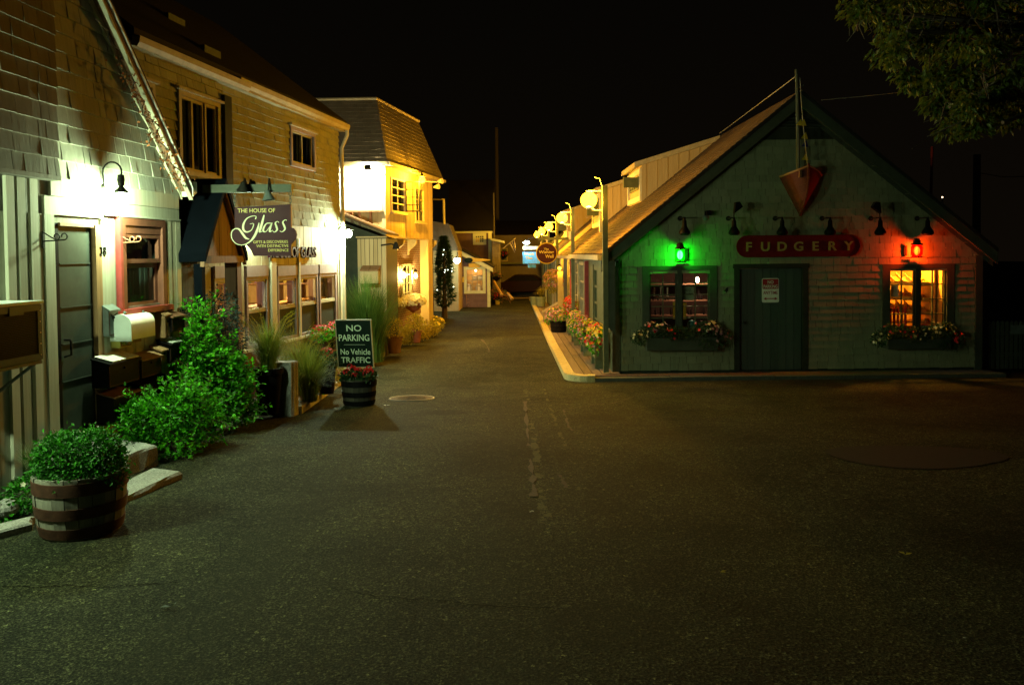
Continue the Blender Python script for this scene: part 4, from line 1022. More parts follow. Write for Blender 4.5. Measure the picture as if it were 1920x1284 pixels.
mb = MB(); mb.box(L2, u0h, u0h + .25, .03, .06, L2.z(340, 545), L2.z(340, 487)); o = mb.build('name_board', M['bdbrown']); tag(o, 'small plain brown board hanging at the house corner left of the porch hood', 'board')

# ---------------------------------------------------------------- hanging shop sign
YS = 10.2; SF = Fr((0, YS, 0), (1, 0, 0), (0, -1, 0))
xw = -3.86
t = thing('hanging_sign', V((-3.1, YS, SF.z(490, 352))), 'plum coloured hanging sign reading The House of Glass on a green beam', 'sign')
bz0, bz1 = SF.z(500, 361), SF.z(500, 346); bx1 = SF.u(548, 352)
mb = MB(); mb.box(SF, xw - .05, bx1, -.045, .045, bz0, bz1); mb.build('beam', M['gtrim'], t)
def sp(px, py): return SF.uz(px, py, .02)
outl = [(440, 389), (545, 383), (546, 427), (550, 428), (554, 433), (556, 440), (554, 448), (549, 454), (546, 458), (547, 480), (476, 480), (470, 468), (462, 459), (452, 460), (441, 457), (434, 449), (433, 439), (436, 431), (440, 428)]
mb = MB(); mb.prism(SF, [sp(*q) for q in outl], -.02, .02); bd = mb.build('board', M['plum'], t)
for px in (440, 544):
    a = SF.uz(px, 361); b = SF.uz(px, 386); mb = MB(); n = 4
    for k in range(n):
        z = a[1] + (b[1] - a[1]) * (k + .5) / n; hh = (a[1] - b[1]) / n * .72; c = SF.p(a[0], 0, z)
        pts = [c + (V((0, 1, 0)) if k % 2 else V((1, 0, 0))) * (.016 * math.cos(q)) + V((0, 0, hh * math.sin(q))) for q in [6.283 * i / 10 for i in range(11)]]
        mb.tube(pts, .004, 5, caps=False)
    mb.build('chain', M['greybox'], t)
def stext(s, x0, x1, ybase, hpx, mat, align='CENTER'):
    a = SF.uz(x0, ybase, .02); b = SF.uz(x1, ybase, .02); h = hpx * YS / F
    cu = bpy.data.curves.new('m', 'FONT'); cu.body = s; cu.size = h * 1.37; o = bpy.data.objects.new('m', cu); col.objects.link(o); bpy.context.view_layer.update(); wd = o.dimensions.x
    bpy.data.objects.remove(o); bpy.data.curves.remove(cu)
    return lettering(s, SF, (a[0] + b[0]) / 2, a[1], .0225, h, mat, 'lettering', bd, 'CENTER', .002, sx=(b[0] - a[0]) / max(.01, wd))
stext('THE HOUSE OF', 446, 516, 399, 8, M['gold'])
stext('GIFTS & DISCOVERIES', 475, 540, 456.5, 5.5, M['gold']); stext('WITH DISTINCTIVE', 481, 541, 464, 5.5, M['gold']); stext('DIFFERENCE', 503, 541, 472, 5.5, M['gold'])
def script(strokes, s0, ox, oy, mat, name, parent):
    """broad-pen strokes: points in the enlarged sketch units (x, y, width)"""
    mb = MB()
    for st in strokes:
        P_ = [V((x, y, w_)) for x, y, w_ in st]; pts = []
        for i in range(len(P_) - 1):
            p0, p1, p2, p3 = P_[max(0, i - 1)], P_[i], P_[i + 1], P_[min(len(P_) - 1, i + 2)]
            for k in range(8):
                s_ = k / 8; pts.append(.5 * ((2 * p1) + (p2 - p0) * s_ + (2 * p0 - 5 * p1 + 4 * p2 - p3) * s_ ** 2 + (3 * p1 - p0 - 3 * p2 + p3) * s_ ** 3))
        pts.append(P_[-1]); vs = []
        for i, q in enumerate(pts):
            d_ = pts[min(i + 1, len(pts) - 1)] - pts[max(0, i - 1)]; d_ = V((d_.x, d_.y, 0)).normalized(); n_ = V((-d_.y, d_.x, 0))
            for sg in (-1, 1):
                e = q + n_ * (sg * q.z / 2); a_, c_ = sp(ox + e.x / s0, oy + e.y / s0); vs.append((a_, .0215, c_)); vs.append((a_, .0275, c_))
        k = len(pts); fs = []
        for i in range(k - 1):
            b_ = 4 * i; fs += [(b_ + 1, b_ + 3, b_ + 7, b_ + 5), (b_, b_ + 1, b_ + 5, b_ + 4), (b_ + 3, b_ + 2, b_ + 6, b_ + 7)]
        fs += [(0, 2, 3, 1), (4 * k - 4, 4 * k - 3, 4 * k - 1, 4 * k - 2)]
        mb.add(SF, vs, fs)
    return mb.build(name, mat, parent)
G_ = [[(345, 415, 10), (352, 385, 6), (310, 382, 6), (250, 410, 12), (215, 470, 20), (215, 530, 22), (250, 555, 14), (300, 535, 8), (325, 480, 8), (318, 462, 5), (285, 468, 4)],
      [(385, 455, 8), (370, 520, 22), (335, 600, 24), (285, 660, 14), (215, 695, 7), (140, 685, 7), (90, 630, 9), (85, 560, 10), (120, 522, 9), (165, 525, 16), (205, 575, 22), (240, 620, 20), (278, 634, 6)],
      [(440, 370, 10), (425, 430, 22), (400, 520, 24), (390, 555, 14), (425, 545, 4)],
      [(520, 460, 8), (470, 462, 10), (438, 505, 18), (432, 545, 16), (460, 550, 6), (500, 500, 6), (525, 455, 6)], [(528, 455, 8), (505, 520, 20), (503, 552, 12), (535, 535, 4)],
      [(602, 452, 8), (585, 440, 6), (563, 458, 14), (575, 495, 20), (582, 530, 18), (555, 556, 8), (535, 545, 6)],
      [(688, 428, 8), (668, 424, 6), (645, 448, 14), (660, 488, 20), (668, 522, 18), (640, 552, 8), (612, 545, 6)]]
script(G_, 5.836, 420, 340, M['palegold'], 'script_lettering', bd)
# three spot lamps on the beam
for px, py, dirx, lab in ((456, 352, -.2, 'left'), (474, 350, .1, 'middle'), (503, 368, .25, 'right')):
    s = thing('sign_spot_lamp', SF.p(SF.u(px, py, .15), .1, bz1), {'left': 'dark bell spot lamp at the left end of the green sign beam', 'middle': 'dark spot lamp behind the left one on the green sign beam', 'right': 'small round spot lamp hanging below the green sign beam'}[lab], 'lamp', 'spot lamps over the glass shop sign')
    b_ = .14 if lab == 'left' else (-.14 if lab == 'middle' else .1)
    a, c = SF.uz(px, py, b_); p0 = SF.p(a, 0, bz1); p1 = SF.p(a, b_ * .5, bz1 + .07); p2 = SF.p(a, b_, c + .05)
    mb = MB(); mb.tube([p0, p1, p2], .011); mb.build('arm', M['iron'], s)
    mb = MB(); mb.lathe(SF.p(a, b_, c), [(.02, .075), (.035, .06), (.045, .02), (.085, -.05), (.08, -.05), (.04, .015), (.0, .02)], 18, (-dirx * .5, .0, 1)); mb.build('shade', M['iron' if lab != 'right' else 'greybox'], s, True)
    mb = MB(); mb.ball(SF.p(a, b_, c - .012), .028); mb.build('bulb', M['whitebox'] if lab != 'x' else None, s, True)

# ---------------------------------------------------------------- planting before the shop
def bush(name, loc, lobes, n, L, Wd, mat, label, cat='shrub', stems=14, inner=.55, grp=None, sprigs=0):
    s = thing(name, loc, label, cat, grp); mb = MB(); loc = V(loc)
    lob = [(loc + V(c), a, b, d) for c, a, b, d in lobes]
    blobs(mb, lob, int(n * (.62 if sprigs else 1)), L, Wd, inner); sm = MB()
    for k in range(sprigs):
        c, a, b, d = RND.choice(lob); dr = V((RND.gauss(0, 1), RND.gauss(0, 1), RND.gauss(.5, .8))).normalized(); p = c + V((dr.x * a, dr.y * b, dr.z * d)) * .75; Ls = RND.uniform(.12, .34); dr = (dr + V((RND.gauss(0, .3), RND.gauss(0, .3), RND.uniform(-.2, .5)))).normalized()
        e = p + dr * Ls + V((0, 0, -.05 * Ls)); sm.tube([p, (p + e) / 2 + V((0, 0, .02)), e], .003, 4, .0012)
        for j in range(int(Ls * 75)):
            f = j / (Ls * 75); q = p.lerp(e, f); sd = V((RND.gauss(0, 1), RND.gauss(0, 1), RND.gauss(.1, .6))).normalized(); s_ = RND.uniform(.6, 1.35); mb.leaf(q + sd * .012, (sd + dr * .7).normalized(), V((RND.gauss(0, .5), RND.gauss(0, .5), 1)), L * s_, Wd * s_)
    mb.build('foliage', mat, s)
    mb = sm
    for k in range(stems):
        c, a, b, d = RND.choice(lob); q = c + V((RND.uniform(-.5, .5) * a, RND.uniform(-.5, .5) * b, RND.uniform(-.3, .5) * d)); mid = (loc + q) / 2 + V((RND.gauss(0, .05), RND.gauss(0, .05), 0))
        mb.tube([loc + V((RND.gauss(0, .05), RND.gauss(0, .05), 0)), mid, q], .008, 5, .003)
    mb.build('stems', M['bark'], s); return s, lob
q = V((-3.62, 8.75, g(8.75)))
bush('front_shrub', (-3.42, 8.05, g(8)), [((-.12, -.05, .36), .32, .36, .25), ((-.30, -.1, .36), .22, .28, .2), ((.10, .2, .38), .26, .3, .25), ((-.04, -.1, .14), .34, .34, .18), ((.14, .35, .2), .2, .26, .2), ((-.05, .15, .52), .18, .22, .12)], 5600, .05, .028, M['leafbright'], 'low spreading bright green shrub before the mail boxes', sprigs=130)
bush('tall_shrub', (-3.60, 9.35, g(9.3)), [((-.12, .05, 1.02), .20, .22, .24), ((.10, .12, .86), .15, .18, .18), ((-.14, 0, .66), .22, .24, .24), ((.20, .15, .62), .24, .24, .22), ((.30, .25, .50), .14, .2, .18), ((-.06, .08, 1.28), .13, .14, .14), ((.1, .05, .34), .34, .3, .2), ((.34, .3, .2), .14, .2, .16), ((.2, .2, .76), .10, .12, .10)], 7600, .052, .032, M['leafbright'], 'tall bright green leafy shrub in front of the porch posts', sprigs=190)
bush('dark_evergreen', (-3.86, 10.3, g(10.2)), [((-.2, 0, 1.25), .32, .3, .38), ((.1, -.1, 1.35), .28, .3, .40), ((.25, -.2, 1.1), .22, .3, .4), ((0, 0, .7), .4, .4, .5)], 5200, .045, .02, M['leafblue'], 'dark blue-green evergreen bush under the porch hood')
def pot(loc, r, h, mat, label, grp='pots before the glass shop', taper=.72):
    t = thing('plant_pot', loc, label, 'pot', grp); c = V(loc)
    mb = MB(); mb.lathe(c, [(r * taper, 0), (r * .97, h * .86), (r * 1.06, h * .87), (r * 1.06, h), (r * .93, h), (r * .88, h * .9)], 22); mb.build('vessel', mat, t, True)
    mb = MB(); mb.lathe(c, [(r * .89, h * .9), (.005, h * .93)], 18); mb.build('soil', M['soil'], t); return t
def grassclump(name, loc, n, L, mat, label, spread=1.0, wd=.005, r0=.12, seeds=None, grp=None, bend=(.35, 1.7)):
    s = thing(name, loc, label, 'grass', grp); mb = MB(); tuft(mb, loc, n, L, spread, wd, r0, bend); mb.build('blades', mat, s)
    if seeds:
        mb = MB()
        for _ in range(seeds):
            a = RND.random() * 6.28; d = V((math.cos(a), math.sin(a), 0)); p = V(loc) + d * .05; L_ = L * RND.uniform(.9, 1.3)
            pts = [p, p + V((0, 0, L_ * .5)) + d * L_ * .1, p + V((0, 0, L_ * .82)) + d * L_ * .26, p + V((0, 0, L_ * .92)) + d * L_ * .42]
            mb.tube(pts, .0025, 4)
            for k in range(14):
                qq = pts[2] + (pts[3] - pts[2]) * (k / 13); mb.leaf(qq, V((RND.gauss(0, 1), RND.gauss(0, 1), RND.gauss(0, .6))) + d, V((0, 0, 1)), .035, .006)
        mb.build('seed_heads', M['leafyellow'], s)
    return s
p1 = (-3.3, 10.75, g(10.7) + .06); pot(p1, .19, .62, M['darkpot'], 'tall dark planter holding ornamental grass behind the granite post')
grassclump('ornamental_grass', (p1[0], p1[1], p1[2] + .58), 1500, .72, M['grassy'], 'feathery ornamental grass in the tall dark planter', 1.25, .0045, .12, 26)
grassclump('ornamental_grass', (-3.02, 11.75, g(11.7) + .1), 1700, .88, M['grassy'], 'arching ornamental grass right of the granite post', 1.2, .0045, .14, 22)
grassclump('ornamental_grass', (-3.45, 12.5, g(12.5) + .1), 1500, 1.0, M['grassy'], 'tall feathery ornamental grass under the third shop window', 1.0, .0045, .14, 30)
grassclump('ornamental_grass', (-3.25, 13.4, g(13.4) + .1), 1100, .75, M['grassy'], 'short ornamental grass clump before the mauve windows', 1.1, .0045, .14, 8)
p2 = (-2.98, 12.75, g(12.7) + .1); pot(p2, .15, .46, M['darkpot'], 'tall dark pot with red geraniums at the kerb')
s, lob = bush('geranium_plant', (p2[0], p2[1], p2[2] + .42), [((0, 0, .12), .22, .22, .14)], 480, .06, .05, M['leafdark'], 'red geranium in the dark pot at the kerb', 'plant', 6)
mb = MB(); blooms(mb, [((p2[0], p2[1], p2[2] + .66), .1, .1, .07)], 40, .03); mb.build('blossoms', M['flowerred'], s)
bush('weedy_plant', (-3.2, 13.0, g(13) + .1), [((0, 0, .2), .3, .5, .2), ((.1, .5, .25), .25, .35, .22)], 1800, .05, .02, M['leafyellow'], 'yellow-green bedding plants along the foot of the glass shop', 'plant', 8)
# window boxes with red flowers
for px, lab in ((583, 'dark window box with red flowers under the fourth shop window'), (613, 'dark window box with red flowers under the last shop window')):
    u = L2.u(px, 610); t = thing('window_box', L2.p(u, .1, ZL0 - .35), lab, 'flower box', 'red flower boxes on the glass shop')
    mb = MB(); mb.box(L2, u - .3, u + .3, .062, .24, ZL0 - .36, ZL0 - .12); mb.build('box', M['darkpot'], t)
    c = L2.p(u, .17, ZL0 - .03); mb = MB(); blobs(mb, [(c, .18, .32, .13)], 420, .05, .04); mb.build('foliage', M['leafbright'], t)
    mb = MB(); blooms(mb, [(c + V((.02, 0, .06)), .16, .28, .12)], 60, .03); mb.build('blossoms', M['flowerred'], t)
# granite post
a = ong(533, 781)
o = stone('granite_post', [(a.x - .165, a.y), (a.x + .11, a.y - .01), (a.x + .15, a.y + .2), (a.x - .13, a.y + .22)], g(a.y) - .1, g(a.y) + .74, 'rough square granite bollard before the ornamental grass', 'bollard')
# no parking sign in a half barrel
a = ong(669, 763); bl2 = (a.x, a.y + .2, g(a.y))
t = half_barrel(bl2, .262, .40, 'dark half barrel with red geraniums under the no parking sign', 'half barrel planters', (M['barreld'], M['black']))
s, lob = bush('geranium_plant', (bl2[0], bl2[1], bl2[2] + .36), [((-.1, 0, .06), .17, .2, .11), ((.12, -.02, .06), .14, .2, .11), ((0, -.12, .05), .2, .12, .08)], 900, .055, .045, M['leafdark'], 'red geraniums filling the half barrel under the no parking sign', 'plant', 8)
mb = MB()
for dx, dz in ((-.16, .14), (-.06, .19), (-.12, .2), (.02, .16), (-.03, .08), (.13, .14), (.2, .11), (.17, .18), (-.2, .1), (.1, .08)):
    c = V((bl2[0] + dx, bl2[1] - .12 + RND.uniform(-.05, .1), bl2[2] + .38 + dz)); blooms(mb, [(c, .04, .04, .035)], 16, .024)
mb.build('blossoms', M['flowerred'], s)
YN = bl2[1] + .0; t = thing('no_parking_sign', V((bl2[0], YN, bl2[2] + .36)), 'dark green board sign reading No Parking No Vehicle Traffic', 'sign')
NF0 = Fr((0, YN, 0), (1, -.10, 0), (-.10, -1, 0))
tl = NF0.uz(629, 600); tr_ = NF0.uz(695, 598); bl_ = NF0.uz(635, 688); 
# the board leans a little to the left at its top
up_ = (NF0.p(tl[0], 0, tl[1]) - NF0.p(bl_[0], 0, bl_[1])).normalized()
NF = Fr(NF0.p(bl_[0], 0, bl_[1]), (1, -.10, 0), (-.10, -1, 0), up_)
wS = tr_[0] - tl[0]; hS = (NF0.p(tl[0], 0, tl[1]) - NF0.p(bl_[0], 0, bl_[1])).length
mb = MB(); mb.box(NF, 0, wS, -.012, .012, 0, hS); bd = mb.build('board', M['signgreen'], t)
mb = MB(); frame(mb, NF, -.008, wS + .008, -.008, hS + .008, .014, -.013, .016); mb.build('edge', M['tantrim'], bd)
def fit(s, fr, x0, x1, z, h, b, mat, parent, bold=0.0, name='lettering', depth=.0015):
    cu = bpy.data.curves.new('m', 'FONT'); cu.body = s; cu.size = h * 1.37; o = bpy.data.objects.new('m', cu); col.objects.link(o); bpy.context.view_layer.update(); wd = o.dimensions.x
    bpy.data.objects.remove(o); bpy.data.curves.remove(cu)
    return lettering(s, fr, (x0 + x1) / 2, z, b, h, mat, name, parent, 'CENTER', depth, sx=(x1 - x0) / max(.005, wd), bold=bold)
for s, x0, x1, z, h in (('NO', .30, .72, .765, .135), ('PARKING', .07, .93, .56, .14), ('No Vehicle', .09, .93, .27, .125), ('TRAFFIC', .10, .92, .095, .125)):
    fit(s, NF, x0 * wS, x1 * wS, z * hS, h * hS, .0135, M['mint'], bd, .0012)
mb = MB(); mb.box(NF, .2 * wS, .8 * wS, .012, .0135, .475 * hS, .48 * hS); mb.build('rule', M['mint'], bd)
mb = MB(); mb.box(NF, wS * .5 - .02, wS * .5 + .02, -.045, -.013, -.3, hS * .8); mb.build('stake', M['barreld'], t)
# manhole cover
a = ong(772, 747); t = thing('manhole_cover', (a.x, a.y, g(a.y) + .004), 'round iron manhole cover in the lane right of the no parking sign', 'manhole cover')
mb = MB(); c = V((a.x, a.y, g(a.y) + .003)); tilt = (0, .055, 1)
mb.lathe(c, [(.345, 0), (.345, .008), (.36, .010), (.37, .0)], 40, tilt); mb.build('ring', M['greybox'], t)
mb = MB(); mb.lathe(c, [(.34, 0), (.34, .005), (.0, .006)], 40, tilt)
for r_ in (.08, .15, .22): mb.lathe(c, [(r_, .006), (r_, .010), (r_ + .02, .010), (r_ + .02, .006)], 40, tilt)
mb.build('lid', M['iron'], t)
# fallen leaves and litter
for k, (px, py, sz, mt_, lab) in enumerate(((1695, 1041, .05, 'leafyellow', 'curled yellow leaf lying on the right foreground asphalt'), (1350, 1073, .035, 'leafyellow', 'small pale leaf lying on the asphalt left of the larger yellow leaf'), (1803, 1198, .02, 'paper', 'tiny white paper scrap on the right foreground asphalt'), (318, 1137, .05, 'greybox', 'flat grey leaf on the left foreground asphalt'),
                                            (724, 761, .06, 'paper', 'pale paper scrap beside the no parking barrel'), (1000, 960, .03, 'paper', 'tiny pale scrap on the asphalt in the middle foreground'))):
    q = ong(px, py, .004); mb = MB(); 
    for i in range(2): mb.leaf(q + V((RND.uniform(-.01, .01), 0, .004 + .004 * i)), V((RND.gauss(0, 1), RND.gauss(0, 1), .25)), V((0, 0, 1)), sz, sz * .6)
    o = mb.build('fallen_leaf' if mt_ != 'paper' else 'paper_scrap', M[mt_]); tag(o, lab, 'leaf' if mt_ != 'paper' else 'litter')
# ================================================================ LEFT: mansard building
GB3 = g(24) - .3
h3 = thing('mansard_building', L3.p(24.5, -1, g(24)), 'ochre board building with brown mansard roof and brick ground floor beyond the glass shop', 'building')
uS, uE = 22 * math.sqrt(1 + .187 ** 2), L3.u(811)
zSf = L3.z(770, 447, .0)           # underside of the upper floor
zEa = 4.42
xC = L3.p(uS, 0, 0).x
wA = (L3.u(734), L3.u(760), 3.15, 4.05); wB = (L3.u(779), L3.u(794), 2.95, 3.95)
mb = MB(); slab(mb, L3, uS, uE, zSf, zEa, (wA, wB)); mb.box(F3, -8.5, xC - .001, -.14, 0, 2.25, zEa); mb.box(F3, -8.5, xC - .30, -.14, 0, GB3, 2.249)
mb.box(L3, uE - .14, uE, -5, -.14, GB3, zEa); mb.box(L3, uS, uE - .14, -5.0, -.14, zSf, zSf + .1); mb.box(L3, uS + .1, uE - .15, -4.9, -.0, zSf - .02, zSf - .001); mb.build('wall', M['bd3'], h3)
mb = MB(); boards(mb, L3, uS, uE, zSf, zEa, (wA, wB), .11, 0, .022, .014); boards(mb, F3, -6.5, xC, 2.25, zEa, (), .14, 0, .02, .012); mb.build('board_siding', M['bd3'], h3)
mb = MB(); mb.box(F3, xC - .05, xC + .05, -.02, .05, 2.2, zEa); mb.build('corner_board', M['tantrim'], h3)
# mansard
def l3(u, b): q = L3.p(u, b, 0); return q.x, q.y
c0 = at(725, 303, 21.75); t0 = at(706, 187, 22.7); zt0 = t0.z; ztb = c0.z
dl = L3.ux
e0 = V((c0.x, c0.y, ztb)) ; e1 = e0 + dl * 5.75; f0 = V((t0.x, t0.y, zt0)); f1 = f0 + dl * 3.9
wl0 = V((-9.0, c0.y, ztb)); wl1 = V((-9.0, t0.y, zt0))
bk0 = e1 + V((-6, 0, 0)); bk1 = f1 + V((-5, 0, 0))
mb = MB(); mb.raw([e0, e1, f1, f0, wl0, wl1, bk0, bk1], [(0, 1, 2, 3), (4, 0, 3, 5), (1, 6, 7, 2), (3, 2, 7, 5), (0, 4, 6, 1)]); mb.build('mansard_roof', M['sh3'], h3)
def slopefr(p, q, top):
    a = (q - p).normalized(); up = (top - p); up = (up - a * up.dot(a)).normalized(); n_ = a.cross(up).normalized()
    return Fr(p, a, n_, up), (top - p).dot(up)
SA, hA = slopefr(e0, e1, f0); SB, hB = slopefr(wl0, e0, wl1)
k0, k1 = (f0 - e0).dot(SA.ux), (f1 - e0).dot(SA.ux); LA = (e1 - e0).length
mb = MB(); courses(mb, SA, .0, hA, .128, lambda z: (k0 * z / hA, LA + (k1 - LA) * z / hA), (), .0, .1, .3, .016)
LB = (e0 - wl0).length; kb = (f0 - wl0).dot(SB.ux)
courses(mb, SB, .0, hB, .128, lambda z: (1.5, LB + (kb - LB) * z / hB), (), .0, .1, .3, .016); mb.build('mansard_shingles', M['sh3'], h3)
mb = MB(); mb.tube([wl1, f0 + V((0, -.03, .02)), f1 + V((.03, 0, .02))], .045, 6); mb.build('ridge_trim', M['tantrim'], h3)
mb = MB(); mb.hexa(W, [tuple(wl0 + V((0, -.02, -.09))), tuple(e0 + V((.02, -.02, -.09))), tuple(e0 + V((-.3, .35, -.09))), tuple(wl0 + V((0, .35, -.09)))], [tuple(wl0 + V((0, -.02, -.002))), tuple(e0 + V((.02, -.02, -.002))), tuple(e0 + V((-.3, .35, -.002))), tuple(wl0 + V((0, .35, -.002)))])
mb.add(L3, [((e0 - L3.o).dot(dl), b, z - .0) for b, z in ((.26, ztb - .09), (-.1, ztb - .09), (-.1, ztb - .003), (.26, ztb - .003))] + [((e1 - L3.o).dot(dl), b, z) for b, z in ((.26, ztb - .09), (-.1, ztb - .09), (-.1, ztb - .003), (.26, ztb - .003))], [(0, 1, 2, 3), (4, 5, 6, 7), (0, 1, 5, 4), (2, 3, 7, 6), (0, 3, 7, 4)]); mb.build('eave_board', M['tantrim'], h3)
# white panel on the near side, lit by a floodlight
pz0 = F3.z(690, 394, .06)
t = thing('white_panel', V((-4.1, 21.9, pz0)), 'floodlit blank white panel on the near side of the mansard building', 'panel')
mb = MB(); mb.box(F3, F3.u(628), F3.u(717), .022, .07, pz0, 4.27); mb.build('face', M['white'], t)
mb = MB(); mb.box(F3, F3.u(628), F3.u(721), .02, .10, pz0 - .05, pz0 - .001); mb.build('bottom_rail', M['woodbrown'], t)
for px in (662, 676, 697): 
    mb = MB(); u = F3.u(px); mb.hexa(F3, [(u - .03, .022, pz0 - .5), (u + .03, .022, pz0 - .5), (u + .03, .05, pz0 - .5), (u - .03, .05, pz0 - .5)], [(u - .03, .022, pz0 - .052), (u + .03, .022, pz0 - .052), (u + .03, .16, pz0 - .052), (u - .03, .16, pz0 - .052)]); mb.build('strut', M['woodbrown'], t)
t = thing('flood_lamp', V((xC - .25, 21.4, 4.15)), 'small flood lamp under the eave corner aimed at the white panel', 'lamp')
fp = V((xC - .35, 21.62, 4.25)); mb = MB(); mb.tube([fp + V((0, .15, .1)), fp + V((0, .02, .06)), fp], .012); mb.build('bracket', M['iron'], t)
FFm = Fr(fp + V((0, -.02, -.02)), (1, 0, 0), (0, .8, -.6), (0, .6, .8))
mb = MB(); mb.prism(FFm, [(-.10, -.06), (.10, -.06), (.07, .07), (-.07, .07)], -.08, .0); mb.build('housing', M['iron'], t)
mb = MB(); mb.box(FFm, -.085, .085, .001, .006, -.05, .055); mb.build('lens', lampmat('flood_lens', (1, .82, .42), FLUX['flood'], .17 * .105 * 2), t)
# first floor windows
for (a, b, c, d), nx, nz in ((wA, 2, 4), (wB, 2, 3)):
    mb = MB(); frame(mb, L3, a - .04, b + .04, c - .04, d + .04, .05, -.04, .045); wn_ = mb.build('window', M['tantrim'], h3)
    mb = MB(); mb.box(L3, a, b, -.03, -.026, c, d); mb.build('glass', M['glassdark'], wn_)
    mb = MB(); muntins(mb, L3, a, b, c, d, nx, nz, .025, -.02, .005); mb.build('muntins', M['tantrim'], wn_)
    mb = MB(); mb.box(L3, a - .1, b + .1, .02, .12, c - .09, c - .045); mb.build('sill', M['tantrim'], wn_)
# open casement leaf standing out from the wall
mb = MB(); OC = Fr(L3.p(wA[1] - .05, .05, 0), L3.un + L3.ux * .25, L3.ux); frame(mb, OC, 0, .42, wA[2] + .02, wA[3] + .02, .035, -.02, .02); muntins(mb, OC, .03, .39, wA[2], wA[3], 2, 4, .02, -.01, .01); mb.build('casement_leaf', M['postdark'], h3)
# ground floor: brick, set back, corbels, door, window, carriage lamps
nb_ = -.28
dG = (L3.u(733.5), L3.u(742.5), GB3, L3.z(740, 492, nb_)); wG = (L3.u(752, 500, nb_), L3.u(769, 500, nb_), L3.z(760, 566, nb_), L3.z(760, 498, nb_))
mb = MB(); slab(mb, L3, uS, uE - .5, GB3, zSf - .02, ((dG[0], dG[1], dG[2], dG[3]), wG), nb_ - .14, nb_); mb.build('brick_wall', M['brick'], h3)
mb = MB(); boards(mb, L3, uE - .5, uE, GB3, zSf - .001, (), .12, -.02, .022); mb.box(L3, uE - .5, uE, -.3, -.02, GB3, zSf - .001); mb.build('end_boards', M['bd3'], h3)
mb = MB(); mb.box(L3, dG[0] + .002, dG[1] - .002, nb_ - .10, nb_ - .05, GB3, dG[3] - .002); dd = mb.build('door', M['cream'], h3)
mb = MB(); frame(mb, L3, dG[0] - .06, dG[1] + .06, GB3, dG[3] + .06, .06, nb_ - .02, nb_ + .04, False); mb.build('casing', M['tantrim'], dd)
mb = MB(); frame(mb, L3, wG[0] - .05, wG[1] + .05, wG[2] - .05, wG[3] + .05, .06, nb_ - .04, nb_ + .05); wn_ = mb.build('window', M['tantrim'], h3)
mb = MB(); mb.box(L3, wG[0], wG[1], nb_ - .05, nb_ - .046, wG[2], wG[3]); mb.build('glass', M['glassdark'], wn_)
mb = MB(); muntins(mb, L3, wG[0], wG[1], wG[2], wG[3], 3, 4, .022, nb_ - .03, nb_); mb.build('muntins', M['tantrim'], wn_)
for px in (741, 765, 803):
    u = L3.u(px, 470, nb_); n = 10; pl = [(nb_ + .005, zSf - .025), (.02, zSf - .025)]
    for i in range(n + 1):
        s_ = i / n; pl.append((.0 + (nb_ + .04) * s_ + .05 * math.sin(s_ * 6.28), zSf - .07 - .40 * s_))
    pl.append((nb_ + .005, zSf - .5)); mb = MB(); mb.prism(Fr(L3.p(u, 0, 0), L3.un, L3.ux), pl, -.06, .06); mb.build('corbel', M['tantrim'], h3)
def ceil_can(px, py):
    u, z = L3.uz(px, py, -.12); t = thing('ceiling_downlight', L3.p(u, -.12, zSf - .05), 'glowing downlight under the overhang at the brick doorway', 'lamp')
    mb = MB(); mb.lathe(L3.p(u, -.12, zSf - .085), [(.07, 0), (.08, .0), (.08, .06), (.07, .06)], 16); mb.build('rim', M['tantrim'], t, True)
    mb = MB(); mb.lathe(L3.p(u, -.12, zSf - .08), [(.065, 0), (.065, .02)], 16); mb.build('lens', lampmat('downlight_lens', (1, .68, .16), FLUX['can'], .013 * 2), t)
ceil_can(757, 450)
for px, py, lab in ((758, 516, 'glowing carriage lamp beside the muntin window of the brick front'), (779, 517, 'glowing carriage lamp on the brick pier near the evergreen')):
    u, z = L3.uz(px, py, nb_ + .14); t = thing('carriage_lamp', L3.p(u, nb_ + .02, z), lab, 'lamp', 'carriage lamps on the brick front')
    c = L3.p(u, nb_ + .14, z); mb = MB(); mb.lathe(c, [(.085, .13), (.05, .18), (.01, .22)], 6); mb.lathe(c, [(.05, -.16), (.07, -.13)], 6); mb.tube([L3.p(u, nb_, z + .1), L3.p(u, nb_ + .06, z + .24), L3.p(u, nb_ + .14, z + .22)], .012)
    for k in range(6):
        a = 6.283 * k / 6; mb.cyl(c + V((.07 * math.cos(a), .07 * math.sin(a), -.13)), c + V((.083 * math.cos(a), .083 * math.sin(a), .13)), .006, None, 5)
    mb.build('cage', M['iron'], t)
    mb = MB(); mb.ball(c, .055, 1.5); mb.build('flame_bulb', lampmat('carriage_bulb', (1, .68, .18), FLUX['carriage'], balla(.055) * 1.3), t, True)
# eave lamp with twin flood heads
u, z = L3.uz(791, 338, .55); t = thing('eave_lamp', L3.p(u, .3, z + .1), 'blazing globe lamp on a bracket under the mansard eave', 'lamp')
mb = MB(); mb.tube([L3.p(u, .0, z + .25), L3.p(u, .3, z + .26), L3.p(u, .55, z + .22)], .018); mb.lathe(L3.p(u, .55, z), [(.10, .10), (.04, .16), (.02, .22)], 14); mb.build('bracket', M['iron'], t, True)
mb = MB(); mb.ball(L3.p(u, .55, z), .10); mb.build('globe', lampmat('eave_globe', SODI, FLUX['eave'], balla(.10)), t, True)
u2, z2 = L3.uz(822, 342, .45); t = thing('twin_flood_lamp', L3.p(u2, .2, z2), 'pair of unlit flood lamp heads at the far end of the mansard eave', 'lamp')
mb = MB(); mb.tube([L3.p(u2 - .5, .0, z2), L3.p(u2 - .1, .42, z2)], .02); mb.build('bracket', M['cream'], t)
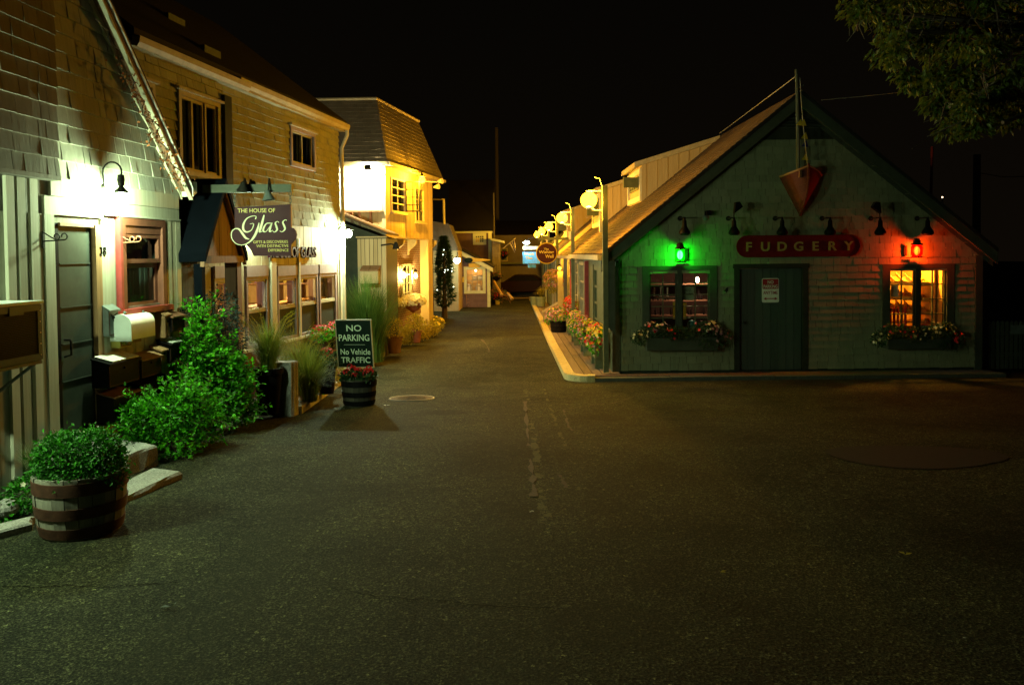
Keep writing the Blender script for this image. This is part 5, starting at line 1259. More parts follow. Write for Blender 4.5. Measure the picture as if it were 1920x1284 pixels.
for dz, db in ((.03, .1), (-.14, -.02)):
    mb = MB(); mb.lathe(L3.p(u2, .42 + db, z2 + dz), [(.03, -.12), (.05, -.06), (.09, .06), (.085, .07), (.0, .07)], 14, (.9, -.5, .1)); mb.build('head', M['cream'], t, True)
# pale roof rail of a balcony behind the mansard building
t = thing('balcony_rail', V((-2.95, 29, 3.6)), 'pale balcony railing post beyond the mansard building', 'railing')
q0, q1 = at(832, 374, 30), at(833, 416, 30); q2 = at(812, 374, 30)
mb = MB(); mb.cyl(q1 + V((0, 0, -.1)), q0, .04); mb.build('post', M['cream'], t); mb = MB(); mb.cyl(q2, q0 + V((.03, 0, 0)), .03); mb.build('top_rail', M['tantrim'], t)

# ---------------------------------------------------------------- lean-to between shop and mansard building
t = thing('lean_to_shed', V((-3.9, 20.8, g(20.8))), 'low lean-to shed with ochre boards and sloping brown shingle roof', 'shed')
S0 = Fr((0, 20.0, 0), (1, 0, 0), (0, -1, 0)); xr = S0.u(727, 440); zr = S0.z(727, 440); xl = S0.u(640, 405); zl = S0.z(640, 405); xwall = S0.u(724, 470)
mb = MB(); mb.prism(S0, [(xl - .8, g(20) - .2), (xwall, g(20) - .2), (xwall, zr - .09), (xl - .8, zl + .15)], -1.95, -.02); mb.build('wall', M['gtrimd'], t)
mb = MB(); boards(mb, S0, S0.u(670), xwall + .01, g(20) - .2, zr - .1, (), .105, -.018, .02, .012); mb.box(S0, S0.u(668), xwall + .02, -.01, .03, S0.z(700, 446), zr - .04); mb.build('front_boards', M['bd3'], t)
dx_ = (zl - zr) / (xr - xl)
mb = MB(); mb.prism(S0, [(xl - 1, zl + dx_ * 1), (xr, zr), (xr, zr + .06), (xl - 1, zl + dx_ * 1 + .06)], -1.97, .12); mb.build('roof', M['roofw'], t)
u, z = S0.uz(705, 508); mb = MB(); mb.box(S0, u - .32, u + .12, .0, .40, z - .30, z); bxo = mb.build('box', M['bd3']); 
bxt = thing('meter_box', S0.p(u, .2, z), 'small board box with sloping twin lid against the lean-to shed', 'box'); bxo.parent = bxt; bxo.matrix_parent_inverse = Matrix.Translation(-V(bxt.location))
for a_, b_ in ((-.33, -.11), (-.10, .13)):
    mb = MB(); mb.hexa(S0, [(u + a_, -.0, z + .11), (u + b_, -.0, z + .11), (u + b_, .44, z + .005), (u + a_, .44, z + .005)], [(u + a_, -.0, z + .14), (u + b_, -.0, z + .14), (u + b_, .44, z + .03), (u + a_, .44, z + .03)]); mb.build('lid', M['bdbrown'], bxt)
# iron sign arm on the lean-to
q = S0.p(S0.u(715, 460), .05, S0.z(715, 460)); t = thing('wall_spot_lamp', q, 'dark unlit spot lamp on an iron arm at the lean-to corner', 'lamp')
mb = MB(); mb.tube([q, q + V((.25, -.02, .03)), q + V((.36, -.05, .0))], .02); mb.build('arm', M['iron'], t); mb = MB(); mb.lathe(q + V((.38, -.05, -.02)), [(.03, .1), (.05, .06), (.09, -.08), (.08, -.08), (.0, .0)], 12); mb.build('shade', M['iron'], t, True)

# plants along the mansard building
q = ong(690, 640, .1)
grassclump('ornamental_grass', (-3.28, 18.0, g(18) + .1), 4200, 1.9, M['grassgreen'], 'very tall dense green grass clump beside the far corner of the glass shop', .95, .007, .42, None, None, (.2, 1.5))
for k, (x, y, r_, h_, lab, lf_, fl) in enumerate(((-2.95, 19.9, .2, .42, 'dark pot with yellow-green plant at the brick front corner', 'leafyellow', None), (-2.75, 22.6, .18, .34, 'terracotta pot with bright bedding plant below the glowing doorway', 'leafyellow', 'floweryel'))):
    pot((x, y, g(y) + .08), r_, h_, M['terra' if k else 'woodbrown'], lab, 'pots along the brick front')
    s, lob = bush('potted_plant', (x, y, g(y) + .08 + h_ * .9), [((0, 0, .2), .28, .28, .3)], 500, .07, .035, M[lf_], 'leafy plant growing in the ' + lab.split(' with')[0] + (' below the doorway' if k else ' at the corner'), 'plant', 6)
mb = MB(); pb = ong(765, 621); mb.hexa(W, [(pb.x - 1.0, pb.y - 1.4, g(pb.y) - .1), (pb.x - .15, pb.y - 1.6, g(pb.y) - .1), (pb.x + .1, pb.y + 2.2, g(pb.y) - .1), (pb.x - .3, pb.y + 2.2, g(pb.y) - .1)],
       [(pb.x - 1.0, pb.y - 1.4, g(pb.y) + .16), (pb.x - .15, pb.y - 1.6, g(pb.y) + .16), (pb.x + .1, pb.y + 2.2, g(pb.y) + .16), (pb.x - .3, pb.y + 2.2, g(pb.y) + .16)]); o = mb.build('flower_bed', M['brick']); tag(o, 'brick edged raised flower bed below the glowing brick front', 'flower bed')
for k, (px, py, dd_, r_) in enumerate(((752, 618, 22.3, .3), (778, 604, 23.6, .42), (800, 603, 24.8, .36), (812, 590, 26.6, .34))):
    q = at(px, py, dd_); s, lob = bush('bedding_plant', (q.x, q.y, g(q.y) + .1), [((0, 0, .2), r_, r_, .24), ((r_ * .5, .1, .15), r_ * .6, r_ * .6, .2)], 900, .07, .03, M['leafyellow'], ['low yellow lit bedding plant nearest the tall grass', 'wide yellow-green bedding plant below the white flower basket', 'yellow-green bedding plant at the far end of the flower bed', 'yellow flowered plant between the flower bed and the evergreen'][k], 'plant', 6)
    if k == 3:
        mb = MB(); blooms(mb, lob, 60, .05); mb.build('blossoms', M['floweryel'], s)
q = L3.p(L3.u(775, 570, .1), .1, L3.z(775, 568, .1)); t = thing('flower_basket', q + V((0, 0, .3)), 'brightly lit hanging basket of white flowers below the carriage lamps', 'flower basket')
mb = MB(); mb.lathe(q, [(.02, -.3), (.22, -.16), (.28, 0), (.26, .0), (.0, -.05)], 18); mb.build('bowl', M['terra'], t, True)
lob = [(q + V((0, 0, .05)), .36, .42, .2)]; mb = MB(); blobs(mb, lob, 300, .06, .04); mb.build('foliage', M['leafyellow'], t); mb = MB(); blooms(mb, lob, 420, .055); mb.build('blossoms', M['flowerwhite'], t)
mb = MB()
for a in (0, 2.1, 4.2): mb.cyl(q + V((.26 * math.cos(a), .26 * math.sin(a), 0)), q + V((0, 0, .55)), .004, None, 4)
mb.tube([q + V((0, 0, .55)), q + V((-.2, .1, .6)), q + V((-.42, .06, .5))], .01); mb.build('hanger', M['iron'], t)
q = L3.p(L3.u(737, 573, .0), .12, L3.z(737, 573, .1)); t = thing('flower_basket', q, 'small hanging basket of cream flowers beside the glowing doorway', 'flower basket')
mb = MB(); mb.lathe(q, [(.02, -.22), (.14, -.1), (.18, 0), (.0, -.02)], 14); mb.build('bowl', M['terra'], t, True); lob = [(q + V((0, 0, .04)), .22, .22, .14)]
mb = MB(); blobs(mb, lob, 240, .06, .03); mb.build('foliage', M['leafyellow'], t); mb = MB(); blooms(mb, lob, 110, .045); mb.build('blossoms', M['flowerwhite'], t)
mb = MB(); mb.tube([q, q + V((0, 0, .4)), q + V((-.25, .05, .4))], .008, 5); mb.build('hanger', M['iron'], t)

# ================================================================ FAR END of the lane
# evergreen with small white lights
def conifer(name, base, h, r, n, mat, label, lean=0):
    t = thing(name, base, label, 'tree'); b = V(base); mb = MB(); mb.tube([b, b + V((0, 0, h * .3)), b + V((lean, 0, h * .95))], .13, 8, .03); mb.build('trunk', M['bark'], t)
    mb = MB()
    for _ in range(n):
        f = RND.random() ** .8; zz = h * (.13 + .87 * f); rr_ = r * (1 - f) ** .6 * (0.35 + .65 * min(1, f * 6)) * (.75 + .25 * math.sin(9 * f + 3 * RND.random())) ; a = RND.random() * 6.283; rad_ = rr_ * RND.uniform(.45, 1.08)
        p = b + V((rad_ * math.cos(a) + lean * f, rad_ * math.sin(a), zz)); d = V((math.cos(a), math.sin(a), RND.uniform(-.3, .7))); mb.leaf(p, d, V((RND.gauss(0, .6), RND.gauss(0, .6), 1)), RND.uniform(.10, .24), .05)
    mb.build('crown', mat, t); return t
q = ong(836, 592); tr = conifer('evergreen_tree', (-2.84, 33.5, g(33.5)), 3.4, .50, 4200, M['leafdark'], 'dark evergreen tree beside the small mauve shop')
# strings of tiny white lights on its shop side
mb = MB(); bu_ = MB()
for k in range(9):
    f = RND.random(); a = RND.uniform(-2.2, .9); zz = 3.4 * (.35 + .5 * f); rr_ = .56 * (1 - (.25 + .55 * f)) ** .6; bu_.ball(V((-2.84 + rr_ * math.cos(a), 33.5 - abs(rr_ * math.sin(a)) - .05, g(33.5) + zz)), .022, 1, 6, 4)
o = bu_.build('fairy_lights', emit('fairy_light', (.85, 1, .8), 6)); tag(o, 'tiny white lights scattered through the dark evergreen', 'string lights', None, 'stuff')
# small mauve shop
YF = 41.0; SM = Fr((0, YF, 0), (1, 0, 0), (0, -1, 0)); gz = g(YF)
t5 = thing('mauve_shop', V((-2.3, YF + 2, gz)), 'small mauve gabled shop with mint trim at the end of the lane', 'shop')
xa, xb = SM.u(862), SM.u(915); apx, apz_ = SM.u(861), SM.z(861, 468); ez = SM.z(922, 502); xe = SM.u(924)
slp = (apz_ - ez) / (xe - apx); xl_ = 2 * apx - xb
wS_ = (SM.u(875), SM.u(904), SM.z(890, 546), SM.z(890, 506))
mb = MB(); slab(mb, SM, xl_, xb, gz - .2, ez + .05, (wS_,)); mb.prism(SM, [(xl_, ez + .05), (xb, ez + .05), (apx, apz_ - .1)], -.14, 0); mb.box(SM, xb - .12, xb, -4, -.14, gz - .2, ez + .05); mb.box(SM, xl_, xl_ + .12, -4, -.14, gz - .2, ez + .05); mb.box(SM, xl_, xb, -4.1, -4.0, gz - .2, ez + .05); mb.build('wall', M['mauvewall'], t5)
mb = MB(); courses(mb, SM, gz, ez + .0, .13, lambda z: (xl_, xb), (wS_,), 0, .3, .9, .015); mb.build('siding', M['mauvewall'], t5)
mb = MB(); mb.prism(SM, [(apx, apz_), (xe, ez), (xe, ez - .22), (apx, apz_ - .24)], .0, .2); mb.prism(SM, [(apx, apz_), (apx, apz_ - .24), (2 * apx - xe, ez - .22), (2 * apx - xe, ez)], .0, .2); mb.build('rake_board', M['mintrim'], t5)
mb = MB(); mb.prism(SM, [(apx, apz_ + .005), (xe + .05, ez), (xe + .05, ez + .07), (apx, apz_ + .08)], -4.2, .25); mb.prism(SM, [(apx, apz_ + .005), (apx, apz_ + .08), (2 * apx - xe, ez + .07), (2 * apx - xe, ez)], -4.2, .25); mb.build('roof', M['roof'], t5)
for a_, b_ in ((xb - .06, xb + .10), (SM.u(861), SM.u(864))): mb = MB(); mb.box(SM, a_, b_, .018, .04, gz - .1, ez - .05); mb.build('corner_board', M['mintrim'], t5)
mb = MB(); frame(mb, SM, wS_[0] - .16, wS_[1] + .16, wS_[2] - .12, wS_[3] + .16, .15, .0, .05); wn_ = mb.build('window', M['mintrim'], t5)
mb = MB(); muntins(mb, SM, wS_[0], wS_[1], wS_[2], wS_[3], 3, 4, .04, -.05, .01); mb.build('muntins', M['tantrim'], wn_)
mb = MB(); mb.box(SM, wS_[0], wS_[1], -.06, -.055, wS_[2], wS_[3]); mb.build('glass', M['glass'], wn_)
mb = MB(); mb.box(SM, xl_ + .2, xb - .2, -1.6, -1.5, gz, ez); mb.build('back_wall', M['interior'], t5)
mb = MB(); o5 = MB(); mb.ball(SM.p(SM.u(890), -.9, wS_[3] - .05), .05); tl_ = thing('window_lamp', SM.p(SM.u(890), -.9, wS_[3] + .1), 'small lamp inside the mauve shop window', 'lamp'); mb.build('bulb', lampmat('mauve_shop_bulb', (1, .6, .3), 26, balla(.05)), tl_, True); mb = MB(); mb.cyl(SM.p(SM.u(890), -.9, wS_[3] - .02), SM.p(SM.u(890), -.9, ez), .01, None, 5); mb.build('cord', M['iron'], tl_)
# goods in the window
mb = MB(); mb.lathe(SM.p(SM.u(884), -.2, SM.z(890, 522)), [(.0, -.0), (.10, .05), (.12, .3), (.12, .7), (.08, .85), (.0, .9)], 12, (1, 0, .05)); o = mb.build('buoy', M['white'], None, True); tag(o, 'white buoy lying in the mauve shop window', 'buoy')
for k, px in enumerate((878, 896)):
    mb = MB(); mb.lathe(SM.p(SM.u(px), -.2, wS_[2] + .02), [(.12, 0), (.16, .15), (.1, .3), (.12, .34)], 12); o = mb.build('enamel_jug', M['white'], None, True); tag(o, ['white enamel jug in the left corner of the mauve shop window', 'white enamel jug in the right corner of the mauve shop window'][k], 'jug', 'goods in the mauve shop window')
# carrot shaped yellow sign, yellow boards
t = thing('arrow_sign', SM.p(SM.u(900), .3, SM.z(900, 487)), 'long tapering yellow arrow sign with dark round head on the mauve shop', 'sign')
mb = MB(); mb.prism(SM, [SM.uz(884, 483), SM.uz(884, 492), SM.uz(920, 488), SM.uz(919, 486.5)], .25, .31); mb.build('arrow_board', M['signyellow'], t)
mb = MB(); mb.prism(SM, [(SM.u(879) + .22 * math.cos(a), SM.z(879, 488) + .13 * math.sin(a)) for a in [6.283 * i / 18 for i in range(18)]], .24, .33); mb.build('round_head', M['signgreen'], t)
mb = MB(); mb.prism(SM, [SM.uz(879, 494), SM.uz(900, 493), SM.uz(900, 501.5), SM.uz(879, 501.5)], .06, .09); o = mb.build('sign_board', M['signyellow']); tag(o, 'plain yellow board above the mauve shop window', 'sign', 'yellow boards on the mauve shop')
mb = MB(); mb.prism(SM, [SM.uz(863.5, 519), SM.uz(870.5, 519), SM.uz(870.5, 529), SM.uz(863.5, 529)], .06, .09); o = mb.build('sign_board', M['signyellow']); tag(o, 'small square yellow board left of the mauve shop window', 'sign', 'yellow boards on the mauve shop')
# star lamp at the shop gable
q = at(857, 488, 36.4); t = thing('gable_lamp', q + V((-.2, .4, .2)), 'blazing white lamp between the evergreen and the mauve shop gable', 'lamp')
mb = MB(); mb.tube([q + V((-.1, 1.7, .3)), q + V((0, .3, .35)), q + V((0, 0, .12))], .02); mb.lathe(q, [(.12, .1), (.05, .16), (.02, .2)], 12); mb.build('bracket', M['iron'], t, True); mb = MB(); mb.ball(q, .15); mb.build('globe', lampmat('far_globe', (.78, 1, .72), FLUX['far'], balla(.15)), t, True)
# bigger mauve house behind, its dark roof, side lean-to
YB = 46.0; BF = Fr((0, YB, 0), (1, 0, 0), (0, -1, 0)); t6 = thing('mauve_house', V((-2.4, YB + 3, g(YB))), 'larger dim mauve house with pale framed window behind the small mauve shop', 'house')
xa, xb = BF.u(836), BF.u(921); zt6 = BF.z(880, 434)
wH = (BF.u(887), BF.u(912), BF.z(900, 459), BF.z(900, 437.5))
mb = MB(); slab(mb, BF, xa, xb, g(YB) - .2, zt6, (wH,)); mb.box(BF, xb - .15, xb, -8, -.14, g(YB) - .2, zt6); mb.build('wall', M['mauvewall'], t6)
mb = MB(); courses(mb, BF, BF.z(880, 500), zt6, .16, lambda z: (xa, xb), (wH,), 0, .3, .9, .02); mb.build('siding', M['mauvewall'], t6)
mb = MB(); mb.box(BF, xa, xb + .1, .03, .2, zt6 - .10, zt6); mb.build('eave_trim', M['mintrim'], t6); mb = MB(); mb.box(BF, xb - .16, xb + .04, .02, .06, g(YB), zt6 - .1); mb.build('corner_board', M['mintrim'], t6)
mb = MB(); frame(mb, BF, wH[0], wH[1], wH[2], wH[3], .16, -.02, .06); wn_ = mb.build('window', M['mintrim'], t6); mb = MB(); muntins(mb, BF, wH[0] + .15, wH[1] - .15, wH[2] + .15, wH[3] - .15, 4, 3, .035, .0, .03); mb.build('muntins', M['mintrim'], wn_); mb = MB(); mb.box(BF, wH[0] + .1, wH[1] - .1, -.06, -.05, wH[2] + .1, wH[3] - .1); mb.build('glass', M['blind'], wn_)
mb = MB(); mb.box(BF, BF.u(889), BF.u(900), .005, .02, wH[2] + .16, wH[2] + .4); mb.build('sign_card', M['signyellow'], wn_)
zr6 = BF.z(880, 352)
mb = MB(); mb.add(BF, [(xa, .25, zt6), (xb + .15, .25, zt6), (xb + .15, -4, zr6 + .8), (xa, -4, zr6 + .8), (xb + .15, -8.2, zt6), (xa, -8.2, zt6)], [(0, 1, 2, 3), (3, 2, 4, 5)]); mb.build('roof', M['roof'], t6)
q = at(915.5, 380, 48.5); mb = MB(); mb.cyl(q + V((0, 0, -.6)), q + V((0, 0, .15)), .09); mb.build('flue', M['tantrim'], t6)
# shingled gambrel end left of it
t = thing('gambrel_house', V((-4.4, 38, g(38))), 'brown shingled steep roof seen behind the evergreen tree', 'house')
GFm = Fr((0, 38, 0), (1, 0, 0), (0, -1, 0)); pl = [GFm.uz(812, 470), GFm.uz(860, 470), GFm.uz(857, 462), GFm.uz(841, 420), GFm.uz(812, 415)]
mb = MB(); mb.prism(GFm, pl, -3, 0); mb.build('gable_wall', M['sh3'], t)
zz0, zz1 = GFm.z(840, 470), GFm.z(840, 419); mb = MB(); courses(mb, GFm, zz0, zz1, .15, lambda z: (GFm.u(812), GFm.u(860) + (GFm.u(841) - GFm.u(860)) * (z - zz0) / (zz1 - zz0)), (), 0, .1, .3, .02); mb.build('shingles', M['sh3'], t)
mb = MB(); mb.box(GFm, GFm.u(812), GFm.u(859), -3, -.02, g(38) - .2, zz0 - .001); mb.build('lower_wall', M['bd3'], t)
# dim grey shed with hanging basket at the right of the mauve house, dark house beyond
YD = 52.0; DF = Fr((0, YD, 0), (1, 0, 0), (0, -1, 0)); t7 = thing('dark_house', V((0, YD + 3, g(YD))), 'unlit dark house closing the lane beyond the flag', 'house')
mb = MB(); mb.box(DF, DF.u(921), DF.u(1030), -6, 0, g(YD) - .3, DF.z(970, 440)); mb.build('wall', M['sh1dark'], t7)
mb = MB(); mb.add(DF, [(DF.u(915), .3, DF.z(970, 441)), (DF.u(1036), .3, DF.z(970, 441)), (DF.u(1036), -3, DF.z(970, 410)), (DF.u(915), -3, DF.z(970, 410))], [(0, 1, 2, 3)]); mb.build('roof', M['roof'], t7)
mb = MB(); frame(mb, DF, DF.u(939), DF.u(952), DF.z(945, 490), DF.z(945, 465), .07, 0, .06); wn_ = mb.build('window', M['tantrim'], t7); mb = MB(); mb.box(DF, DF.u(940), DF.u(951), .005, .02, DF.z(945, 489), DF.z(945, 466)); mb.build('glass', M['blind'], wn_)
mb = MB(); mb.box(DF, DF.u(921), DF.u(1000), .02, .7, DF.z(945, 495), DF.z(945, 492)); mb.build('porch_edge', M['gpost'], t7)
t = thing('grey_shed', V((-.9, 44.6, g(45))), 'weathered grey shingled side shed right of the mauve house', 'shed')
GS = Fr((0, 44.5, 0), (1, 0, 0), (0, -1, 0)); xs0, xs1 = GS.u(923), GS.u(937.5); zt7 = GS.z(930, 452)
mb = MB(); mb.box(GS, xs0, xs1, -1.4, 0, g(44) - .2, zt7); mb.build('wall', M['sh1dark'], t); mb = MB(); courses(mb, GS, g(44), zt7, .15, lambda z: (xs0, xs1), (), 0, .1, .3, .02); mb.build('shingles', M['sh1dark'], t)
mb = MB(); mb.prism(GS, [(xs0 - .1, zt7 + .05), (xs1 + .25, zt7 - .12), (xs1 + .25, zt7 - .0), (xs0 - .1, zt7 + .17)], -1.5, .2); mb.build('roof', M['mintrim'], t)
def basket(px, py, Y, fl, lab, r_=.25):
    q = at(px, py, Y); t = thing('flower_basket', q, lab, 'flower basket'); mb = MB(); mb.lathe(q, [(.02, -r_), (r_ * .8, -r_ * .5), (r_, 0), (.0, -.02)], 12); mb.build('bowl', M['darkpot'], t, True)
    lob = [(q + V((0, 0, .05)), r_ * 1.2, r_ * 1.2, r_ * .7)]; mb = MB(); blobs(mb, lob, 220, .09, .05); mb.build('foliage', M['leafdark'], t); mb = MB(); blooms(mb, lob, 60, .05); mb.build('blossoms', M[fl], t)
    mb = MB(); mb.cyl(q, q + V((0, 0, .7)), .008, None, 4); mb.build('hanger', M['iron'], t)
basket(945, 478, 51.4, 'flowerred', 'red flowered hanging basket in front of the dark house')
basket(931, 519, 43.8, 'flowerpurple', 'dim hanging wreath basket on the grey shed')
# flag on a slanting pole
p0, p1 = at(943, 466, 44.3), at(966, 447, 44.0); t = thing('flag', p0, 'striped pale flag drooping from a slanting pole at the lane end', 'flag'); mb = MB(); mb.cyl(p0, p1, .022, .018, 6); mb.build('pole', M['cream'], t)
for k in range(6):
    vs = []; 
    for i in range(7):
        s_ = i / 6
        for e in (0, 1):
            a = at(956 + (k + e) * 1.7, 457 - (k + e) * 1.4, 44.1); b = at(965.5 + (k + e) * .35, 473 - (k + e) * 2.2 + 2, 44.1); q = a.lerp(b, s_) + V((0, .05 * math.sin(3 * s_ + k), 0)); vs.append(q)
    mb = MB(); mb.raw(vs, [(2 * i, 2 * i + 1, 2 * i + 3, 2 * i + 2) for i in range(6)]); mb.build('stripe', M['fabricw' if k % 2 == 0 else 'carred'], t)
# poles
def pole(px, py0, Y, zb, r_, lab, arm=None, cat='pole'):
    q = at(px, py0, Y); t = thing('utility_pole', (q.x, Y, zb), lab, cat); mb = MB(); mb.cyl((q.x, Y, zb), q, r_ * 1.15, r_ * .85, 10); mb.build('shaft', M['polewood'], t); return t, q
pole(925.5, 362, 47.0, g(47), .05, 'thin leaning grey mast behind the mauve house')
pole(931, 240, 58.0, g(58), .14, 'tall dim utility pole above the dark house')
# dark red parked car at the end of the lane
t = thing('parked_car', V((.2, 50.6, g(50))), 'dim dark red car parked across the far end of the lane', 'car'); CF = Fr((1.0, 51.2, g(51)), (-1, .12, 0), (.12, 1, 0))
side = [(-2.1, .35), (-2.15, .7), (-1.95, .95), (-1.0, 1.02), (-.45, 1.42), (.75, 1.45), (1.45, 1.0), (2.1, .85), (2.2, .5), (2.15, .33)]
mb = MB(); mb.prism(CF, side, -.82, .82); o = mb.build('body', M['carred'], t); bv = o.modifiers.new('b', 'BEVEL'); bv.width = .06; bv.segments = 2
mb = MB(); mb.prism(CF, [(-.85, 1.05), (-.42, 1.37), (.7, 1.39), (1.25, 1.05)], -.83, -.822); mb.build('side_window', M['black'], t)
for x in (-1.35, 1.4):
    mb = MB(); mb.lathe(CF.p(x, -.70, .32), [(.0, -.1), (.31, -.1), (.32, 0), (.31, .1), (.0, .1)], 18, CF.un); w_ = mb.build('wheel', M['rubber'], t, True); mb = MB(); mb.lathe(CF.p(x, -.82, .32), [(.0, .0), (.18, .0), (.18, -.01), (.0, -.02)], 14, CF.un); mb.build('rim', M['greybox'], w_, True)
# rocking chair of twigs
def rocker(loc, rz, lab):
    t = thing('rocking_chair', loc, lab, 'chair'); L_ = Fr(loc, (math.cos(rz), math.sin(rz), 0), (-math.sin(rz), math.cos(rz), 0))
    P_ = lambda x, y, z: L_.p(x, y, z)
    mb = MB()
    for k in range(7): mb.tube([P_(-.24 + .08 * k, .24, .42), P_(-.26 + .087 * k, .36, .80 + .0), P_(-.28 + .093 * k, .44, 1.12 - .012 * abs(k - 3) ** 2)], .02, 5)
    mb.tube([P_(-.29, .33, .72), P_(.29, .33, .72)], .02, 5); mb.build('backrest', M['twig'], t)
    mb = MB()
    for k in range(7): mb.cyl(P_(-.27, -.25 + .083 * k, .42 - .01 * k), P_(.27, -.25 + .083 * k, .42 - .01 * k), .022, None, 5)
    mb.build('seat', M['twig'], t)
    for s in (-1, 1):
        mb = MB(); mb.tube([P_(.32 * s, -.3, .62), P_(.33 * s, .0, .64), P_(.31 * s, .34, .64)], .026, 5); mb.build('armrest', M['twig'], t)
        for y in (-.27, .22): mb = MB(); mb.cyl(P_(.29 * s, y, .06), P_(.31 * s, y, .63), .024, None, 5); mb.build('leg', M['twig'], t)
        mb = MB(); mb.tube([P_(.29 * s, -.5, .11), P_(.29 * s, -.25, .03), P_(.29 * s, .05, .02), P_(.29 * s, .4, .06), P_(.29 * s, .62, .16)], .026, 5); mb.build('rocker', M['twig'], t)
    mb = MB(); mb.cyl(P_(-.29, -.27, .25), P_(.29, -.27, .25), .018, None, 5); mb.cyl(P_(-.29, .22, .25), P_(.29, .22, .25), .018, None, 5); mb.build('stretcher', M['twig'], t)
q = ong(880, 576); rocker(V((q.x, q.y + .25, g(q.y))), rad(28), 'brown twig rocking chair before the mauve shop window')
for k, (px, py, r_, mt_, lf_, fl, lab) in enumerate(((896, 571, .13, 'yellowpot', 'leafyellow', None, 'small yellow pot nearest the rocking chair'), (902, 572, .15, 'yellowpot', 'leafyellow', 'floweryel', 'larger yellow pot second from the rocking chair'), (914, 571, .16, 'terra', 'leafdark', 'flowerpurple', 'terracotta pot of purple flowers before the mint corner post'),
        (923, 570, .2, 'darkpot', 'leafdark', 'flowerpurple', 'dark pot with big purple mum right of the terracotta pot'), (933, 571, .15, 'yellowpot', 'leafdark', 'flowerred', 'yellow pot with red flowers before the grey shed'), (863, 572, .24, 'teal', 'leafgreenish', 'floweryel', 'teal glazed pot with yellow flowers left of the rocking chair'))):
    q = ong(px, py); pot((q.x, q.y, g(q.y)), r_, r_ * 1.7, M[mt_], lab, 'flower pots before the mauve shop', .75)
    s, lob = bush('potted_plant', (q.x, q.y, g(q.y) + r_ * 1.6), [((0, 0, r_ * 1.1), r_ * 1.7, r_ * 1.7, r_ * 1.5)], 320, .10, .05, M.get(lf_, M['leafyellow']), 'plant growing in the ' + lab, 'plant', 5, .55, 'plants before the mauve shop')
    if fl: mb = MB(); blooms(mb, lob, 70, .045); mb.build('blossoms', M[fl], s)
q = ong(938, 570); t = thing('twig_bench', (q.x, q.y, g(q.y)), 'tangled twig bench at the right end of the flower pots', 'bench'); mb = MB()
for k in range(26):
    a = V((q.x + RND.uniform(-.4, .6), q.y + RND.uniform(0, .5), g(q.y) + RND.uniform(0, .3))); mb.cyl(a, a + V((RND.uniform(-.4, .4), RND.uniform(-.2, .2), RND.uniform(.2, .6))), .02, None, 5)
mb.build('twigs', M['twig'], t); mb = MB()
for k in range(5): mb.cyl((q.x - .4, q.y + .1 * k, g(q.y) + .45), (q.x + .6, q.y + .1 * k, g(q.y) + .45), .025, None, 5)
mb.build('seat', M['twig'], t)
for k, (pa, pb, lab) in enumerate(((( 926, 527), (941, 548), 'pale wooden oar leaning on the grey shed'), ((951, 549), (961, 561), 'short pale carved board leaning on the twig bench'))):
    a, b = at(*pa, 43.2 if k == 0 else 41.2), at(*pb, 42.6 if k == 0 else 40.9); b.z = min(b.z, g(b.y) + .5); mb = MB(); mb.tube([a, b], .05, 6, .09); o = mb.build('oar' if k == 0 else 'carved_board', M['shelf']); tag(o, lab, 'oar' if k == 0 else 'board')
# ================================================================ RIGHT: fudge shop
XL, XR_, YFz = 2.0, FF.u(1838), 15.8
gF = g(15.8) + .10; slp = None
apX, apZ = FF.uz(1496, 186); eL = FF.uz(1148, 472); eR = FF.uz(1846, 470)
slF = (apZ - eL[1]) / (apX - eL[0]); 
hF = thing('fudge_shop', V((5.6, 16.5, g(16))), 'sage shingled gabled fudge shop with plank door and two flower boxed windows', 'shop')
WL = (FF.u(1217), FF.u(1330), FF.z(1270, 620), FF.z(1270, 507)); WR = (FF.u(1667), FF.u(1774), FF.z(1720, 618), FF.z(1720, 504)); DR = (FF.u(1386), FF.u(1504), gF, FF.z(1440, 503))
zW = apZ - slF * (apX - XL)        # wall height at the lane side
zW2 = apZ - slF * (XR_ - apX)
mb = MB(); slab(mb, FF, XL, XR_, g(15.8) - .1, min(zW, zW2) - .05, (WL, WR, DR)); mb.prism(FF, [(XL, min(zW, zW2) - .05), (XR_, min(zW, zW2) - .05), (XR_, zW2), (apX, apZ), (XL, zW)], -.14, 0)
mb.box(FF, XR_ - .14, XR_, -8, -.14, g(15.8) - .1, zW2); mb.build('wall', M['gtrimd'], hF)
mb = MB()
def limF(z): return max(XL, apX - (apZ - z) / slF), min(XR_, apX + (apZ - z) / slF)
zpan = FF.z(1496, 262)
courses(mb, FF, gF + .02, zpan, .137, limF, (WL, WR, DR), 0, .12, .34, .024, .006); mb.build('shingle_siding', M['shF'], hF)
a0, a1 = limF(zpan); mb = MB(); mb.prism(FF, [(a0, zpan), (a1, zpan), (apX, apZ)], .001, .02); mb.build('gable_panel', M['gtrimd'], hF)
mb = MB()
for k in range(7):
    z = zpan + .24 + .06 * k; hw = (apZ - .14 - z) / slF - .05
    if hw > .05: mb.hexa(FF, [(apX - hw, .022, z), (apX + hw, .022, z), (apX + hw, .06, z - .02), (apX - hw, .06, z - .02)], [(apX - hw, .022, z + .012), (apX + hw, .022, z + .012), (apX + hw, .06, z - .008), (apX - hw, .06, z - .008)])
mb.build('louvre_vent', M['gtrim'], hF)
